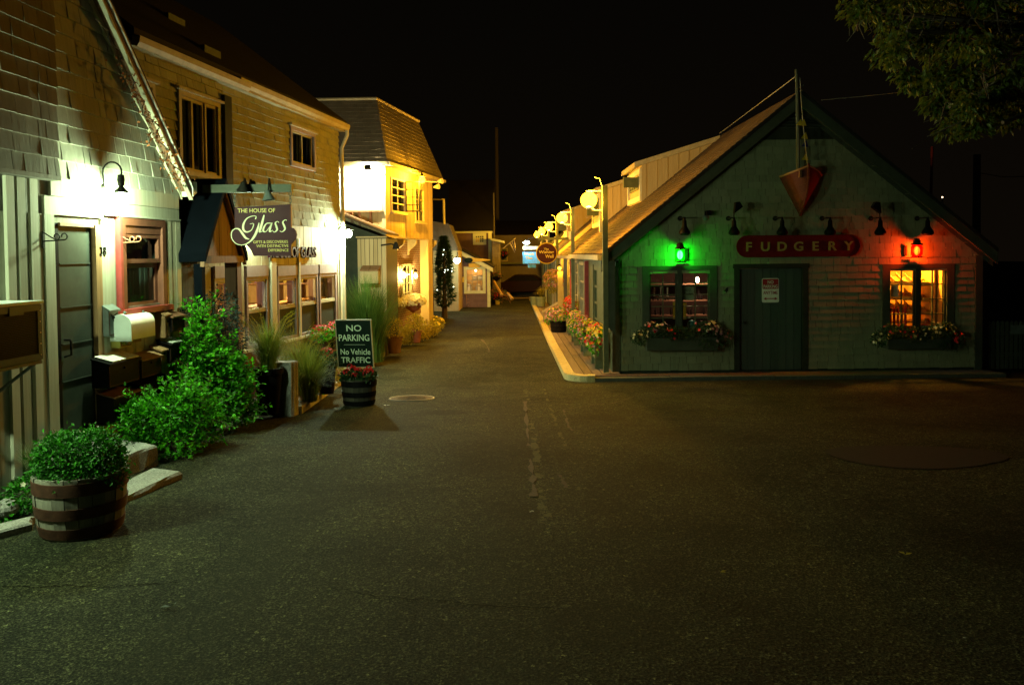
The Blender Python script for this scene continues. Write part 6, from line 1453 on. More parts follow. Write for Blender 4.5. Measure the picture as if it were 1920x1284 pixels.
# rakes and roof
ov = .24
def rk(o0, o1): 
    zl = apZ - slF * (apX - (XL - ov)); zr = apZ - slF * (XR_ + ov - apX)
    return [(XL - ov, zl + o0), (apX, apZ + o0), (XR_ + ov, zr + o0), (XR_ + ov, zr + o1), (apX, apZ + o1), (XL - ov, zl + o1)]
YR1 = 23.7
q_ = rk(.06, .14); mb = MB(); mb.prism(FF, [q_[0], q_[1], q_[4], q_[5]], -(YR1 - 15.8), .2); mb.prism(FF, [q_[1], q_[2], q_[3], q_[4]], -(YR1 - 15.8), .2); mb.build('roof', M['roof'], hF)
RSl = Fr((XL - ov, 15.6, q_[5][1]), (0, 1, 0), (-slF, 0, 1), (1, 0, slF)); Lr = math.hypot(apX - XL + ov, slF * (apX - XL + ov))
mb = MB(); courses(mb, RSl, .0, Lr, .14, lambda z: (0, YR1 - 15.6), (), .0, .12, .3, .012); mb.build('roof_shingles', M['roofw'], hF)
q_ = rk(-.17, .058); mb = MB(); mb.prism(FF, [q_[0], q_[1], q_[4], q_[5]], .14, .19); mb.prism(FF, [q_[1], q_[2], q_[3], q_[4]], .14, .19); 
q2_ = rk(-.22, -.02); mb.prism(FF, [q2_[0], q2_[1], q2_[4], q2_[5]], .002, .03); mb.prism(FF, [q2_[1], q2_[2], q2_[3], q2_[4]], .002, .03); q3_ = rk(.02, .058); mb.prism(FF, [q3_[0], q3_[1], q3_[4], q3_[5]], .0, .139); mb.prism(FF, [q3_[1], q3_[2], q3_[3], q3_[4]], .0, .139); mb.build('rake_board', M['gtrim'], hF)
zc_ = min(zW, FF.z(1150, 486))
for fr_, a_, b_, d_ in ((FF, XL - .03, XL + .12, .045), (FF, XR_ - .11, XR_ + .03, .045), (RR, 15.803, 15.92, .028)):
    mb = MB(); mb.box(fr_, a_, b_, .0, d_, g(15.8) - .05, zc_); mb.build('corner_board', M['gtrim'], hF)
# lane side wall with door, windows
rw = [(16.2, 17.2, .35, 1.55), (22.0, 23.3, .1, 1.6)]; rd = (18.6, 19.7, g(19), 1.62)
mb = MB(); slab(mb, RR, 15.81, YR1, g(20) - .3, zW + .1, rw + [rd]); mb.box(FF, XL, XR_, -(YR1 - 15.8) - .1, -(YR1 - 15.8), g(24) - .3, 1.8); mb.build('side_wall', M['gpost'], hF)
mb = MB(); boards(mb, RR, 15.93, YR1, g(20) - .1, zW + .08, rw + [rd], .2, 0, .015); mb.build('side_boards', M['gpost'], hF)
for (a, b, c, d) in rw:
    mb = MB(); frame(mb, RR, a - .06, b + .06, c - .06, d + .06, .09, -.03, .04); wn_ = mb.build('window', M['tantrim'], hF); mb = MB(); muntins(mb, RR, a + .02, b - .02, c + .02, d - .02, 2, 3, .04, -.02, .02); mb.build('muntins', M['tantrim'], wn_); mb = MB(); mb.box(RR, a, b, -.06, -.055, c, d); mb.build('glass', M['glassdark'], wn_)
mb = MB(); frame(mb, RR, rd[0] + .005, rd[1] - .005, rd[2], rd[3] - .005, .13, -.06, -.01); muntins(mb, RR, rd[0] + .13, rd[1] - .13, rd[2] + .13, rd[3] - .14, 2, 5, .05, -.05, -.02); dd = mb.build('door', M['gpost'], hF)
mb = MB(); mb.box(RR, rd[0] + .1, rd[1] - .1, -.055, -.051, rd[2] + .1, rd[3] - .1); mb.build('glass', M['glassdark'], dd)
# eave gutter along the lane
zgu = apZ - slF * (apX - XL + ov) + .05
mb = MB(); mb.box(W, XL - ov - .09, XL - ov - .003, 15.62, YR1, zgu - .03, zgu + .07); mb.box(W, XL - ov - .002, XL, 15.64, YR1, zgu - .045, zgu - .02); mb.build('gutter', M['tantrim'], hF)
# dormer
def dormer(parent, y0, y1, xf, zt, sl, ex, ez, wallm, win=True):
    """shed dormer on the lane slope: front at xf facing the lane, top zt rising gently to meet the slope"""
    zr0 = lambda x: ez + sl * (x - ex)
    rs = .30; xm = (zt - ez + sl * ex - rs * xf) / (sl - rs); zm_ = zr0(xm)
    D0 = Fr((0, y0, 0), (1, 0, 0), (0, -1, 0))
    mb = MB(); mb.prism(D0, [(xf, zr0(xf) - .05), (xm, zm_), (xf, zt)], -(y1 - y0), 0)
    n = int((xm - xf) / .28)
    for k in range(n): mb.box(D0, xf + .1 + .28 * k, xf + .125 + .28 * k, .001, .018, zr0(xf + .12 + .28 * k) + .02, zt + rs * (.1 + .28 * k))
    dm = mb.build('dormer', wallm, parent)
    mb = MB(); mb.hexa(D0, [(xf - .2, .10, zt - .06), (xm + .15, .10, zm_ + .02 + rs * .1), (xm + .15, -(y1 - y0) - .1, zm_ + .02 + rs * .1), (xf - .2, -(y1 - y0) - .1, zt - .06)], [(xf - .2, .10, zt + .07), (xm + .15, .10, zm_ + .15 + rs * .1), (xm + .15, -(y1 - y0) - .1, zm_ + .15 + rs * .1), (xf - .2, -(y1 - y0) - .1, zt + .07)]); mb.build('dormer_roof', M['tantrim'], dm)
    DFr = Fr((xf, 0, 0), (0, 1, 0), (-1, 0, 0)); zb = zr0(xf)
    mb = MB(); frame(mb, DFr, y0 + .02, y1 - .02, zb + .02, zt - .08, .14, .0, .05); mb.build('dormer_trim', M['cream'], dm)
    mb = MB(); frame(mb, DFr, y0 + .35, y1 - .35, zb + .35, zt - .25, .05, .001, .04); muntins(mb, DFr, y0 + .4, y1 - .4, zb + .4, zt - .3, 4, 3, .04, .01, .03); mb.box(DFr, y0 + .38, y1 - .38, .001, .006, zb + .38, zt - .28); mb.build('dormer_window', M['gpost'], dm)
    mb = MB(); SH = Fr((xf - .04, y0 + .34, 0), (-.9, -.25, 0), (.25, -.9, 0)); mb.box(SH, 0, .42, -.02, .02, zb + .4, zt - .3); frame(mb, SH, -.001, .421, zb + .39, zt - .29, .05, -.026, .026); mb.build('shutter', M['gpost'], dm)
ex_, ez_ = XL - ov, q_ and (apZ - slF * (apX - XL + ov) + .15)
p = at(1203, 310, 21.0); dormer(hF, 21.0, 23.3, p.x, p.z, slF, ex_, ez_, M['bd3'])
# shop windows with interiors
for nm, (a, b, c, d), om in (('left', WL, 'gtrim'), ('right', WR, 'gtrim')):
    mb = MB(); t_ = .145
    mb.box(FF, a - t_, a, -.14, .04, c - .05, d + .09); mb.box(FF, b, b + t_, -.14, .04, c - .05, d + .09); mb.box(FF, a, b, -.14, .04, d, d + .09); mb.box(FF, a, b, -.14, .06, c - .05, c); wn_ = mb.build('window', M[om], hF)
    um = (a + b) / 2
    mb = MB(); mb.box(FF, um - .045, um + .045, -.05, .03, c, d)
    for s0, s1 in ((a, um - .046), (um + .046, b)): frame(mb, FF, s0 + .002, s1 - .002, c, d - .002, .026, -.05, .0)
    mb.build('sash', M['gtrim'] if nm == 'left' else M['gtrimd'], wn_)
    mb = MB()
    for s0, s1 in ((a + .028, um - .074), (um + .074, b - .028)): muntins(mb, FF, s0, s1, c + .02, d - .02, 2, 5 if nm == 'left' else 4, .018, -.045, -.01)
    if nm == 'left': mb.box(FF, a + .03, um - .08, -.044, -.009, d - .31, d - .295); mb.box(FF, um + .08, b - .03, -.044, -.009, d - .31, d - .295)
    mb.build('muntins', M['gpost'], wn_)
    mb = MB(); mb.box(FF, a, b, -.075, -.071, c, d); mb.build('glass', M['glass'], wn_)
def room(a, b, ydep, z0, z1, mat, nm):
    mb = MB(); mb.box(FF, a, b, -ydep - .05, -ydep, z0, z1); mb.box(FF, a - .05, a, -ydep - .05, -.15, z0, z1); mb.box(FF, b, b + .05, -ydep - .05, -.15, z0, z1); mb.box(FF, a - .05, b + .05, -ydep - .05, -.15, z1, z1 + .05); mb.box(FF, a - .05, b + .05, -ydep - .05, -.15, z0 - .05, z0); mb.build(nm, mat, hF)
zi = 1.9
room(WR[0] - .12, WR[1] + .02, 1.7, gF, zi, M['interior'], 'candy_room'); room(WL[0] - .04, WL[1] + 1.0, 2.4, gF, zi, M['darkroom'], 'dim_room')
t = thing('shop_lamp', FF.p(WR[0] + .35, -.62, zi - .04), 'shop ceiling lamp above the candy shelves inside the right window', 'lamp')
mb = MB(); mb.lathe(FF.p(WR[0] + .5, -.55, zi - .03), [(.05, .03), (.05, .0)], 12); mb.build('canopy', M['iron'], t); mb = MB(); mb.ball(FF.p(WR[0] + .5, -.55, zi - .09), .055); mb.build('bulb', lampmat('candy_shop_bulb', (1, .38, .03), FLUX['shop'], balla(.055)), t, True)
t = thing('shop_lamp', FF.p(WL[1] - .1, -1.2, zi - .3), 'small bright lamp hanging inside the dim left window of the fudge shop', 'lamp')
q = FF.p(FF.u(1306, 0, -1.0), -1.0, FF.z(1306, 525, -1.0)); mb = MB(); mb.cyl(q, V((q.x, q.y, zi)), .008, None, 5); mb.build('cord', M['iron'], t); mb = MB(); mb.ball(q, .035, 1.8); mb.build('bulb', lampmat('dim_room_bulb', (1, .6, .35), FLUX['dim'], balla(.035) * 1.4), t, True)
# candy shelves with slanting trays
t = thing('candy_shelves', FF.p(WR[0] + .5, -.9, gF), 'pine candy shelves with slanting trays glowing in the right window', 'shelves')
sa, sb = WR[0] - .08, WR[1] - .06
for k, (zl, zr) in enumerate(((.16, -.02) and (WR[3] - .18, WR[3] - .24), (WR[3] - .46, WR[3] - .56), (WR[3] - .72, WR[3] - .82))):
    mb = MB(); mb.hexa(FF, [(sa, -.85, zl), (sb, -.85, zr), (sb, -.35, zr - .12), (sa, -.35, zl - .12)], [(sa, -.85, zl + .02), (sb, -.85, zr + .02), (sb, -.35, zr - .10), (sa, -.35, zl - .10)]); mb.hexa(FF, [(sa, -.35, zl - .13), (sb, -.35, zr - .13), (sb, -.33, zr - .13), (sa, -.33, zl - .13)], [(sa, -.35, zl - .05), (sb, -.35, zr - .05), (sb, -.33, zr - .05), (sa, -.33, zl - .05)]); sh = mb.build('shelf', M['shelf'], t)
    mb = MB()
    for j in range(6):
        u = sa + .08 + j * (sb - sa - .1) / 6; z = zl + (zr - zl) * (u - sa) / (sb - sa); mb.hexa(FF, [(u, -.83, z + .021), (u + .02, -.83, z + .021), (u - .06, -.37, z - .09), (u - .08, -.37, z - .09)], [(u, -.83, z + .12), (u + .02, -.83, z + .12), (u - .06, -.37, z - .02), (u - .08, -.37, z - .02)])
    mb.build('divider', M['bdbrown'], sh)
    mb = MB()
    for j in range(170):
        u = RND.uniform(sa + .03, sb - .03); f = RND.random(); z = zl + (zr - zl) * (u - sa) / (sb - sa); mb.ball(FF.p(u, -.8 + .4 * f, z + .035 - .097 * f), RND.uniform(.012, .024), .7, 6, 4)
    mb.build('sweets', M[('signyellow', 'amber', 'yellowpot')[k]], sh)
mb = MB(); mb.box(FF, sa - .02, sa + .01, -.87, -.33, gF, WR[3] + .02); mb.box(FF, sb - .0, sb + .03, -.87, -.33, gF, WR[3] + .02); mb.box(FF, sa, sb, -.87, -.35, WR[2] + .1, WR[2] + .13); mb.build('uprights', M['shelf'], t)
for k in range(7):
    u = sa + .09 + .075 * k; mb = MB(); mb.lathe(FF.p(u, -.27, WR[2] - .05), [(.026, 0), (.026, .38), (.018, .42), (.026, .46), (.0, .5)], 10); o = mb.build('candy_jar', M['redtin'], None, True); tag(o, 'tall red candy jar in the row at the left of the glowing window', 'jar', 'red candy jars in the right window')
mb = MB(); mb.box(FF, sa, sa + .62, -.32, -.2, WR[2] - .2, WR[2] - .052); mb.build('ledge', M['shelf'], t)
for k, (du, dz, r_, mt_) in enumerate(((.0, .0, .075, 'redtin'), (.2, .0, .07, 'amber'), (.34, .0, .06, 'redtin'), (.09, .13, .06, 'amber'))):
    u = FF.u(1737, 0, -.3) + du - .0; mb = MB(); mb.lathe(FF.p(u, -.3 - (.1 if k == 3 else 0), WR[2] - .05 + dz), [(r_, 0), (r_ * 1.05, r_ * .9), (r_ * .8, r_ * 1.5), (r_ * .85, r_ * 1.7), (0, r_ * 1.75)], 14); o = mb.build('sweet_jar', M[mt_], None, True); tag(o, ('round red sweet jar left in the glowing window corner', 'round amber sweet jar between the two red jars', 'small red sweet jar by the right window edge', 'amber sweet jar standing behind the front jars')[k], 'jar')
mb = MB(); mb.box(FF, FF.u(1735, 0, -.3) - .12, WR[1] + .02, -.5, -.16, WR[2] - .2, WR[2] - .052); mb.build('ledge', M['shelf'], t)
mb = MB(); mb.box(FF, FF.u(1673, 0, -.08), FF.u(1687, 0, -.08), -.09, -.083, FF.z(1680, 557), FF.z(1680, 533)); o = mb.build('notice_card', M['paper']); tag(o, 'grey notice card taped inside the glowing right window', 'card')
# things in the left window
t = thing('display_rack', FF.p(WL[0] + .6, -1.4, gF), 'dim display shelves with bottles inside the left window', 'shelves')
mb = MB()
for z in (WL[2] + .18, WL[2] + .5, WL[2] + .86): mb.box(FF, WL[0] - .02, WL[1] + .3, -1.7, -1.35, z, z + .025)
mb.build('shelf', M['woodbrown'], t)
mb = MB()
for k in range(26):
    u = WL[0] + .05 + .055 * k; zb = RND.choice((WL[2] + .205, WL[2] + .525)); r_ = .022; hh = RND.uniform(.14, .24); mb.lathe(FF.p(u, -1.45, zb), [(r_, 0), (r_, hh * .6), (r_ * .4, hh * .75), (r_ * .4, hh)], 8)
mb.build('goods', M['darkpot'], t, True)
for k, px in enumerate((1224, 1236, 1249)):
    q = FF.p(FF.u(px, 0, -.35), -.35, FF.z(px, 556, -.35)); mb = MB(); mb.lathe(q, [(.03, 0), (.012, .02), (.014, .17), (.02, .18), (.0, .19)], 8); o = mb.build('candle', M['cream'], None, True); tag(o, 'pale candle in the row behind the left window panes', 'candle', 'candles in the left window')
mb = MB(); mb.box(FF, WL[0], WL[1] - .5, -.5, -.2, FF.z(1236, 557.5, -.35) - .02, FF.z(1236, 556.3, -.35)); mb.build('window_shelf', M['woodbrown'], hF)
mb = MB(); a, b, c, d = FF.rect(1280, 538, 1301, 563, -.08); mb.box(FF, a, b, -.09, -.083, c, d); o = mb.build('notice_card', M['greenpot']); tag(o, 'pale hand lettered card inside the left window', 'card')
fit('OZ.', FF, a + .06, b - .04, d - .09, .05, -.0825, M['black'], o); fit('Fudge', FF, a + .03, b - .02, d - .155, .05, -.0825, M['black'], o)
mb = MB(); a, b, c, d = FF.rect(1262, 566, 1290, 598, -.6); mb.hexa(FF, [(a, -.6, c), (b, -.75, c - .02), (b, -.77, c - .02), (a, -.62, c)], [(a, -.6, d), (b, -.75, d - .03), (b, -.77, d - .03), (a, -.62, d)]); o = mb.build('price_board', M['signyellow']); tag(o, 'yellow price board standing inside the left window', 'board')
q = FF.p(FF.u(1295, 0, -.4), -.4, FF.z(1295, 608, -.4)); mb = MB(); mb.ball(q, .09); o = mb.build('glass_float', M['teal'], None, True); tag(o, 'round teal glass float behind the left window flowers', 'float'); 
mb = MB(); mb.box(FF, WL[0], WL[1], -.6, -.15, WL[2] - .12, WL[2] - .02 if True else 0); mb.build('window_seat', M['woodbrown'], hF)
# door
mb = MB(); n = 8; wd_ = (DR[1] - DR[0] - .012) / n
for k in range(n): mb.box(FF, DR[0] + .006 + k * wd_ + .003, DR[0] + .006 + (k + 1) * wd_ - .003, -.06, -.02 + RND.uniform(-.002, .002), gF + .01, DR[3] - .008)
mb.box(FF, DR[0] + .01, DR[1] - .01, -.08, -.061, gF + .01, DR[3] - .01); dd = mb.build('door', M['bdgreen'], hF)
mb = MB(); mb.box(FF, DR[0] - .11, DR[0], -.1, .035, gF, DR[3]); mb.box(FF, DR[1], DR[1] + .11, -.1, .035, gF, DR[3]); mb.box(FF, DR[0] - .13, DR[1] + .13, -.1, .04, DR[3], DR[3] + .09); mb.build('casing', M['gtrimd'], dd)
mb = MB(); mb.lathe(FF.p(DR[0] + .10, -.02, gF + .95), [(.02, 0), (.012, .03), (.028, .045), (.026, .07), (.0, .075)], 12, FF.un); mb.build('knob', M['iron'], dd, True)
# no parking sign on the door
a, b, c, d = FF.rect(1429, 522, 1461, 567, .0)
def rr_poly(a, b, c, d, r, n=5):
    pts = []
    for cx_, cz_, a0 in ((b - r, c + r, -90), (b - r, d - r, 0), (a + r, d - r, 90), (a + r, c + r, 180)):
        for i in range(n + 1): ang = rad(a0 + 90 * i / n); pts.append((cx_ + r * math.cos(ang), cz_ + r * math.sin(ang)))
    return pts
t = thing('parking_sign', FF.p((a + b) / 2, -.01, c), 'white metal sign with red panel reading No Parking Anytime', 'sign')
mb = MB(); mb.prism(FF, rr_poly(a, b, c, d, .03), -.017, -.010); bd = mb.build('plate', M['white'], t)
mid = c + (d - c) * .56; mb = MB(); mb.prism(FF, rr_poly(a + .012, b - .012, mid, d - .012, .02), -.0095, -.008); mb.build('red_panel', M['redletter'], bd)
W_ = b - a; fit('NO', FF, a + W_ * .33, b - W_ * .33, d - (d - c) * .22, (d - c) * .135, -.0075, M['white'], bd, .001); fit('PARKING', FF, a + W_ * .09, b - W_ * .09, d - (d - c) * .40, (d - c) * .135, -.0075, M['white'], bd, .001); fit('ANYTIME', FF, a + W_ * .08, b - W_ * .08, d - (d - c) * .66, (d - c) * .14, -.0095, M['redletter'], bd, .001)
zc = c + (d - c) * .16; mb = MB(); mb.prism(FF, [(a + .03, zc), (a + .085, zc + .03), (a + .085, zc + .01), (b - .085, zc + .01), (b - .085, zc + .03), (b - .03, zc), (b - .085, zc - .03), (b - .085, zc - .01), (a + .085, zc - .01), (a + .085, zc - .03)], -.0095, -.008); mb.build('arrow', M['redletter'], bd)
t = lettering('4', FF, FF.u(1360), FF.z(1360, 549), .025, .115, M['black'], 'house_number', None, 'CENTER', .006, shear=.15); tag(t, 'black house number 4 on the shingles left of the plank door', 'house number')
# red shop sign, a long rounded board
a, b, c, d = FF.rect(1381, 443, 1613, 479.5, .06); r_ = (d - c) / 2
t = thing('shop_sign', FF.p((a + b) / 2, .03, c), 'long red rounded sign with gilt letters FUDGERY over the plank door', 'sign')
pl = [(b - r_ + r_ * math.cos(rad(q)), c + r_ + r_ * math.sin(rad(q))) for q in range(-90, 91, 15)] + [(a + r_ + r_ * math.cos(rad(q)), c + r_ + r_ * math.sin(rad(q))) for q in range(90, 271, 15)]
mb = MB(); mb.prism(FF, pl, .022, .07); bd = mb.build('board', M['signred'], t); bv = bd.modifiers.new('b', 'BEVEL'); bv.width = .02; bv.segments = 3
mb = MB(); cen = ((a + b) / 2, c + r_); rim = [FF.p(x, .072, z) for x, z in pl]; mb.tube(rim + [rim[0]], .012, 6, caps=False); mb.build('gilt_rim', M['signred'], bd)
hL = (d - c) * .44; us_ = [a + r_ * 1.15 + (b - a - 2.3 * r_) * k / 6 for k in range(7)]
for ch, u in zip('FUDGERY', us_): lettering(ch, FF, u, c + r_ - hL / 2, .078, hL, M['gold'], 'gilt_letter', bd, 'CENTER', .006, bold=.006, sx=1.1)
# six bell spot lamps on pipes
for k, (px, up) in enumerate(((1283, 0), (1376, 1), (1466, 0), (1556, 0), (1650, 2), (1739, 0))):
    nm = ['dark bell spot lamp above the green lantern', 'dark bell spot lamp with an upturned flap, left of the red sign', 'dark bell spot lamp over the left half of the red sign', 'dark bell spot lamp over the right half of the red sign', 'dark bell spot lamp with an upturned flap, right of the boat bow', 'dark bell spot lamp above the red lantern'][k]
    u = FF.u(px, 420, .42); z = FF.z(px, 408, .42); t = thing('bell_lamp', FF.p(u, .42, z), nm, 'lamp', 'bell spot lamps on the fudge shop front')
    mb = MB(); mb.cyl(FF.p(u, .0, z), FF.p(u, .46, z), .011, None, 8); mb.cyl(FF.p(u - .09, .45, z - .002), FF.p(u + .01, .45, z - .002), .010, None, 6); mb.lathe(FF.p(u, .0, z), [(.05, .018), (.05, .03), (.0, .035)], 10, FF.un); mb.build('pipe', M['iron'], t, True)
    mb = MB(); mb.lathe(FF.p(u + .005, .42, z - .34), [(.075, .0), (.108, .035), (.105, .07), (.07, .13), (.045, .17), (.04, .27), (.025, .30), (.02, .34)], 20); mb.build('bell', M['black'], t, True)
    mb = MB(); mb.ball(FF.p(u + .005, .42, z - .31), .05, .6); mb.build('bulb', M['curtain'], t, True)
    if up:
        s_ = 1 if up == 1 else -1; mb = MB(); mb.cyl(FF.p(u, .42, z), FF.p(u + .005 * s_, .42, z + .09), .01, None, 6); mb.prism(FF, [(u, z + .08), (u + s_ * .16, z + .20), (u + s_ * .10, z + .30), (u + .02 * s_, z + .29)], .36, .48); mb.build('flap', M['black'], t)
u, z = FF.uz(1325, 402, .1); t = thing('camera_box', FF.p(u, .05, z), 'small dark security camera box between the left bell lamps', 'camera'); mb = MB(); mb.box(FF, u - .02, u + .05, .03, .22, z - .02, z + .07); mb.build('housing', M['black'], t); mb = MB(); mb.lathe(FF.p(u, .0, z - .06), [(.06, .018), (.06, .03), (.03, .05), (.0, .05)], 12, FF.un); mb.build('mount', M['greybox'], t, True)
# port and starboard lanterns
for px, py, core, tint, fl, lab, sd in ((1275, 478, (.14, 1, .2), (.05, 1, .08), FLUX['green'], 'glowing green ship lantern above the left window', 1), (1719, 470, (1, .40, .05), (1, .10, .035), FLUX['red'], 'glowing red ship lantern above the right window', -1)):
    u, z = FF.uz(px, py, .2); t = thing('ship_lantern', FF.p(u, .1, z), lab, 'lamp', 'ship lanterns on the fudge shop front')
    c = FF.p(u, .2, z); mb = MB(); mb.lathe(c, [(.105, .11), (.11, .14), (.07, .15), (.08, .165), (.065, .18), (.07, .20), (.05, .21), (.055, .23), (.0, .24)], 18); mb.lathe(c, [(.0, -.14), (.10, -.14), (.108, -.115)], 18)
    for k in range(6): a_ = .3 + 6.283 * k / 6; mb.cyl(c + V((.108 * math.cos(a_), .108 * math.sin(a_), -.12)), c + V((.108 * math.cos(a_), .108 * math.sin(a_), .12)), .005, None, 5)
    mb.build('cage', M['iron'], t, True)
    mb = MB(); mb.box(FF, u + sd * .15 - .03, u + sd * .15 + .03, .019, .06, z - .10, z + .10); mb.box(FF, u - .03, u + sd * .15, .06, .085, z - .15, z - .125); mb.build('wall_box', M['iron'], t)
    mb = MB(); mb.lathe(c, [(.085, -.115), (.10, -.06), (.10, .06), (.085, .11)], 20); mb.build('lens', glassmat('lantern_lens', tint, .05), t, True)
    mb = MB(); mb.ball(c, .055, 1.6); mb.build('bulb', lampmat('lantern_bulb', core, fl, balla(.055) * 1.5), t, True)
# boat bow and mast with pennants
t = thing('boat_bow', FF.p(FF.u(1497), .1, FF.z(1497, 360)), 'red brown boat bow mounted on the gable', 'boat bow')
def pt3(px, py, b): a, c = FF.uz(px, py, b); return V((a, b, c))
A_, B_, C_, D_ = pt3(1461, 333, .02), pt3(1516, 312, .46), pt3(1540, 330, .02), pt3(1499, 405, .03)
def side(P0, P1, PD, nm, mat):
    n = 6; k = 8; mb = MB()
    for j in range(n):
        vs = []
        for jj, off in ((j, .012), (j + 1, .0)):
            f = jj / n
            for i in range(k + 1):
                s_ = i / k; top = P0.lerp(P1, s_); bulge = math.sin(s_ * math.pi) * .10
                q = top.lerp(PD, f) ; q = q + V((0, 1, 0)) * (bulge * (1 - f * .7) + .16 * s_ * math.sin(f * math.pi) + off); vs.append(tuple(q))
        m_ = k + 1; mb.add(FF, vs, [(i, i + 1, m_ + i + 1, m_ + i) for i in range(k)])
    return mb.build(nm, mat, t)
side(A_, B_, D_, 'port_planks', M['boatred']); side(C_, B_, D_, 'starboard_planks', M['boatred'])
mb = MB(); st = [B_.lerp(D_, f) + V((0, .16 * math.sin(f * math.pi) + .015, 0)) for f in [i / 8 for i in range(9)]]; mb.tube([FF.p(*q) for q in [B_ + V((0, .0, .05))] + st], .022, 6); mb.build('stem_post', M['boatred'], t)
mb = MB(); mb.tube([FF.p(*(A_.lerp(B_, i / 8) + V((0, math.sin(i / 8 * math.pi) * .10 + .01, .01)))) for i in range(9)], .022, 6); mb.tube([FF.p(*(C_.lerp(B_, i / 8) + V((0, math.sin(i / 8 * math.pi) * .10 + .01, .01)))) for i in range(9)], .02, 6); mb.build('gunwale', M['bdbrown'], t)
mb = MB(); q = pt3(1497, 322, .33); mb.box(FF, q.x - .015, q.x + .03, q.y - .02, q.y + .12, q.z - .12, q.z + .02); mb.build('cleat', M['copper'], t)
t = thing('mast', FF.p(FF.u(1497), .25, FF.z(1497, 318)), 'thin mast rising from the boat bow past the gable peak', 'mast')
q0, q1, q2 = FF.p(*pt3(1497, 322, .22)), FF.p(*pt3(1495, 180, .22)), FF.p(*pt3(1493, 131, .22)); mb = MB(); mb.tube([q0, q1, q2], .04, 8, .03); mb.build('pole', M['gtrim'], t, True)
mb = MB(); p1_ = FF.p(*pt3(1508, 152, .22)); mb.cyl(FF.p(*pt3(1493, 168, .22)), FF.p(*pt3(1507, 160, .22)), .014, None, 6); mb.build('spreader', M['greybox'], t)
t = thing('pennant_string', FF.p(*pt3(1511, 300, .4)), 'string of small yellow and blue pennants hanging beside the mast', 'pennants')
ln = [FF.p(*pt3(x, y, b)) for x, y, b in ((1500, 146, .24), (1502, 185, .3), (1505, 225, .36), (1509, 262, .4), (1512, 290, .44), (1514, 312, .46))]; mb = MB(); mb.tube(ln, .006, 5); mb.build('line', M['rope'], t)
for px, py, mt_ in ((1501, 230, 'fabricy'), (1507, 230, 'fabricy'), (1510, 255, 'fabricy'), (1511, 270, 'fabricb'), (1511, 295, 'fabricy')):
    q = FF.p(*pt3(px, py, .4)); mb = MB(); mb.raw([q + V((.01, 0, .07)), q + V((-.09, -.01, -.05)), q + V((.06, .02, -.06)), q + V((.012, .02, .072))], [(0, 1, 2), (3, 1, 2)]); mb.build('pennant', M[mt_], t)
mb = MB(); mb.cyl(FF.p(*pt3(1490, 145, .2)), at(1350, 250, 22.5), .008, None, 5); o = mb.build('guy_wire', M['rope']); tag(o, 'pale guy wire running from the mast down behind the roof', 'wire')
# flower boxes
def flower_box(px0, px1, pz0, pz1, lab, kinds, over=.12):
    a, b = FF.u(px0, 640, .2), FF.u(px1, 640, .2); z0, z1 = FF.z(px0, pz0, .22), FF.z(px0, pz1, .22)
    t = thing('flower_box', FF.p((a + b) / 2, .12, z0), lab, 'flower box', 'flower boxes on the fudge shop front')
    mb = MB(); mb.box(FF, a, b, .022, .05, z0, z1); mb.box(FF, a, b, .20, .225, z0, z1); mb.box(FF, a, a + .025, .051, .199, z0, z1); mb.box(FF, b - .025, b, .051, .199, z0, z1); mb.box(FF, a + .026, b - .026, .051, .199, z0, z0 + .03); mb.build('box', M['gtrim'], t)
    mb = MB(); mb.box(FF, a + .026, b - .026, .051, .199, z0 + .04, z1 - .03); mb.build('soil', M['soil'], t)
    lob = []
    for k in range(9):
        f = k / 8; lob.append((FF.p(a - over + (b - a + 2 * over) * f, .16, z1 + .06 + (.10 if k in (1, 2, 6, 7) else 0) - (.06 if k in (0, 8) else 0)), .17, .14, .15))
    mb = MB(); blobs(mb, lob, 2400, .055, .022, .4); 
    for k in range(22):
        c = FF.p(RND.uniform(b - .35, b + .1), .24, z1 - .02); [mb.leaf(c + V((RND.gauss(0, .02), RND.gauss(0, .02), -.02 * j)), V((RND.gauss(0, 1), RND.gauss(0, 1), -1)), V((0, -1, 0)), .045, .02) for j in range(RND.randint(4, 12))]
    mb.build('foliage', M['leafdark'], t)
    for mt_, nn, sub in kinds:
        mb = MB(); lo = [lob[i] for i in sub]; blooms(mb, lo, nn, .033, V((0, -1, 0)), 5); mb.build('blossoms', M[mt_], t)
flower_box(1213, 1345, 658, 634, 'sage flower box full of white and mauve petunias under the left window', (('flowerwhite', 42, (0, 0, 1, 2, 7, 7)), ('flowerpink', 46, (1, 2, 6, 7, 8, 8)), ('flowerred', 16, (1, 3, 6))))
flower_box(1664, 1782, 655, 636, 'dark flower box with red and white flowers under the glowing right window', (('flowerred', 30, (1, 2, 3, 8)), ('flowerwhite', 40, (4, 5, 6, 7, 0))))
# junction box and pipe at the left corner
t = thing('junction_box', FF.p(FF.u(1157), .06, FF.z(1157, 490)), 'small metal junction box at the lane corner of the fudge shop', 'junction box'); u, z = FF.uz(1157, 492); mb = MB(); mb.box(FF, u - .04, u + .03, .046, .10, z - .07, z + .07); mb.build('housing', M['greybox'], t); mb = MB(); mb.cyl(FF.p(u, .07, z - .07), FF.p(u, .07, z - .35), .01, None, 6); mb.ball(FF.p(u, .11, z + .02), .02); mb.build('conduit', M['iron'], t)

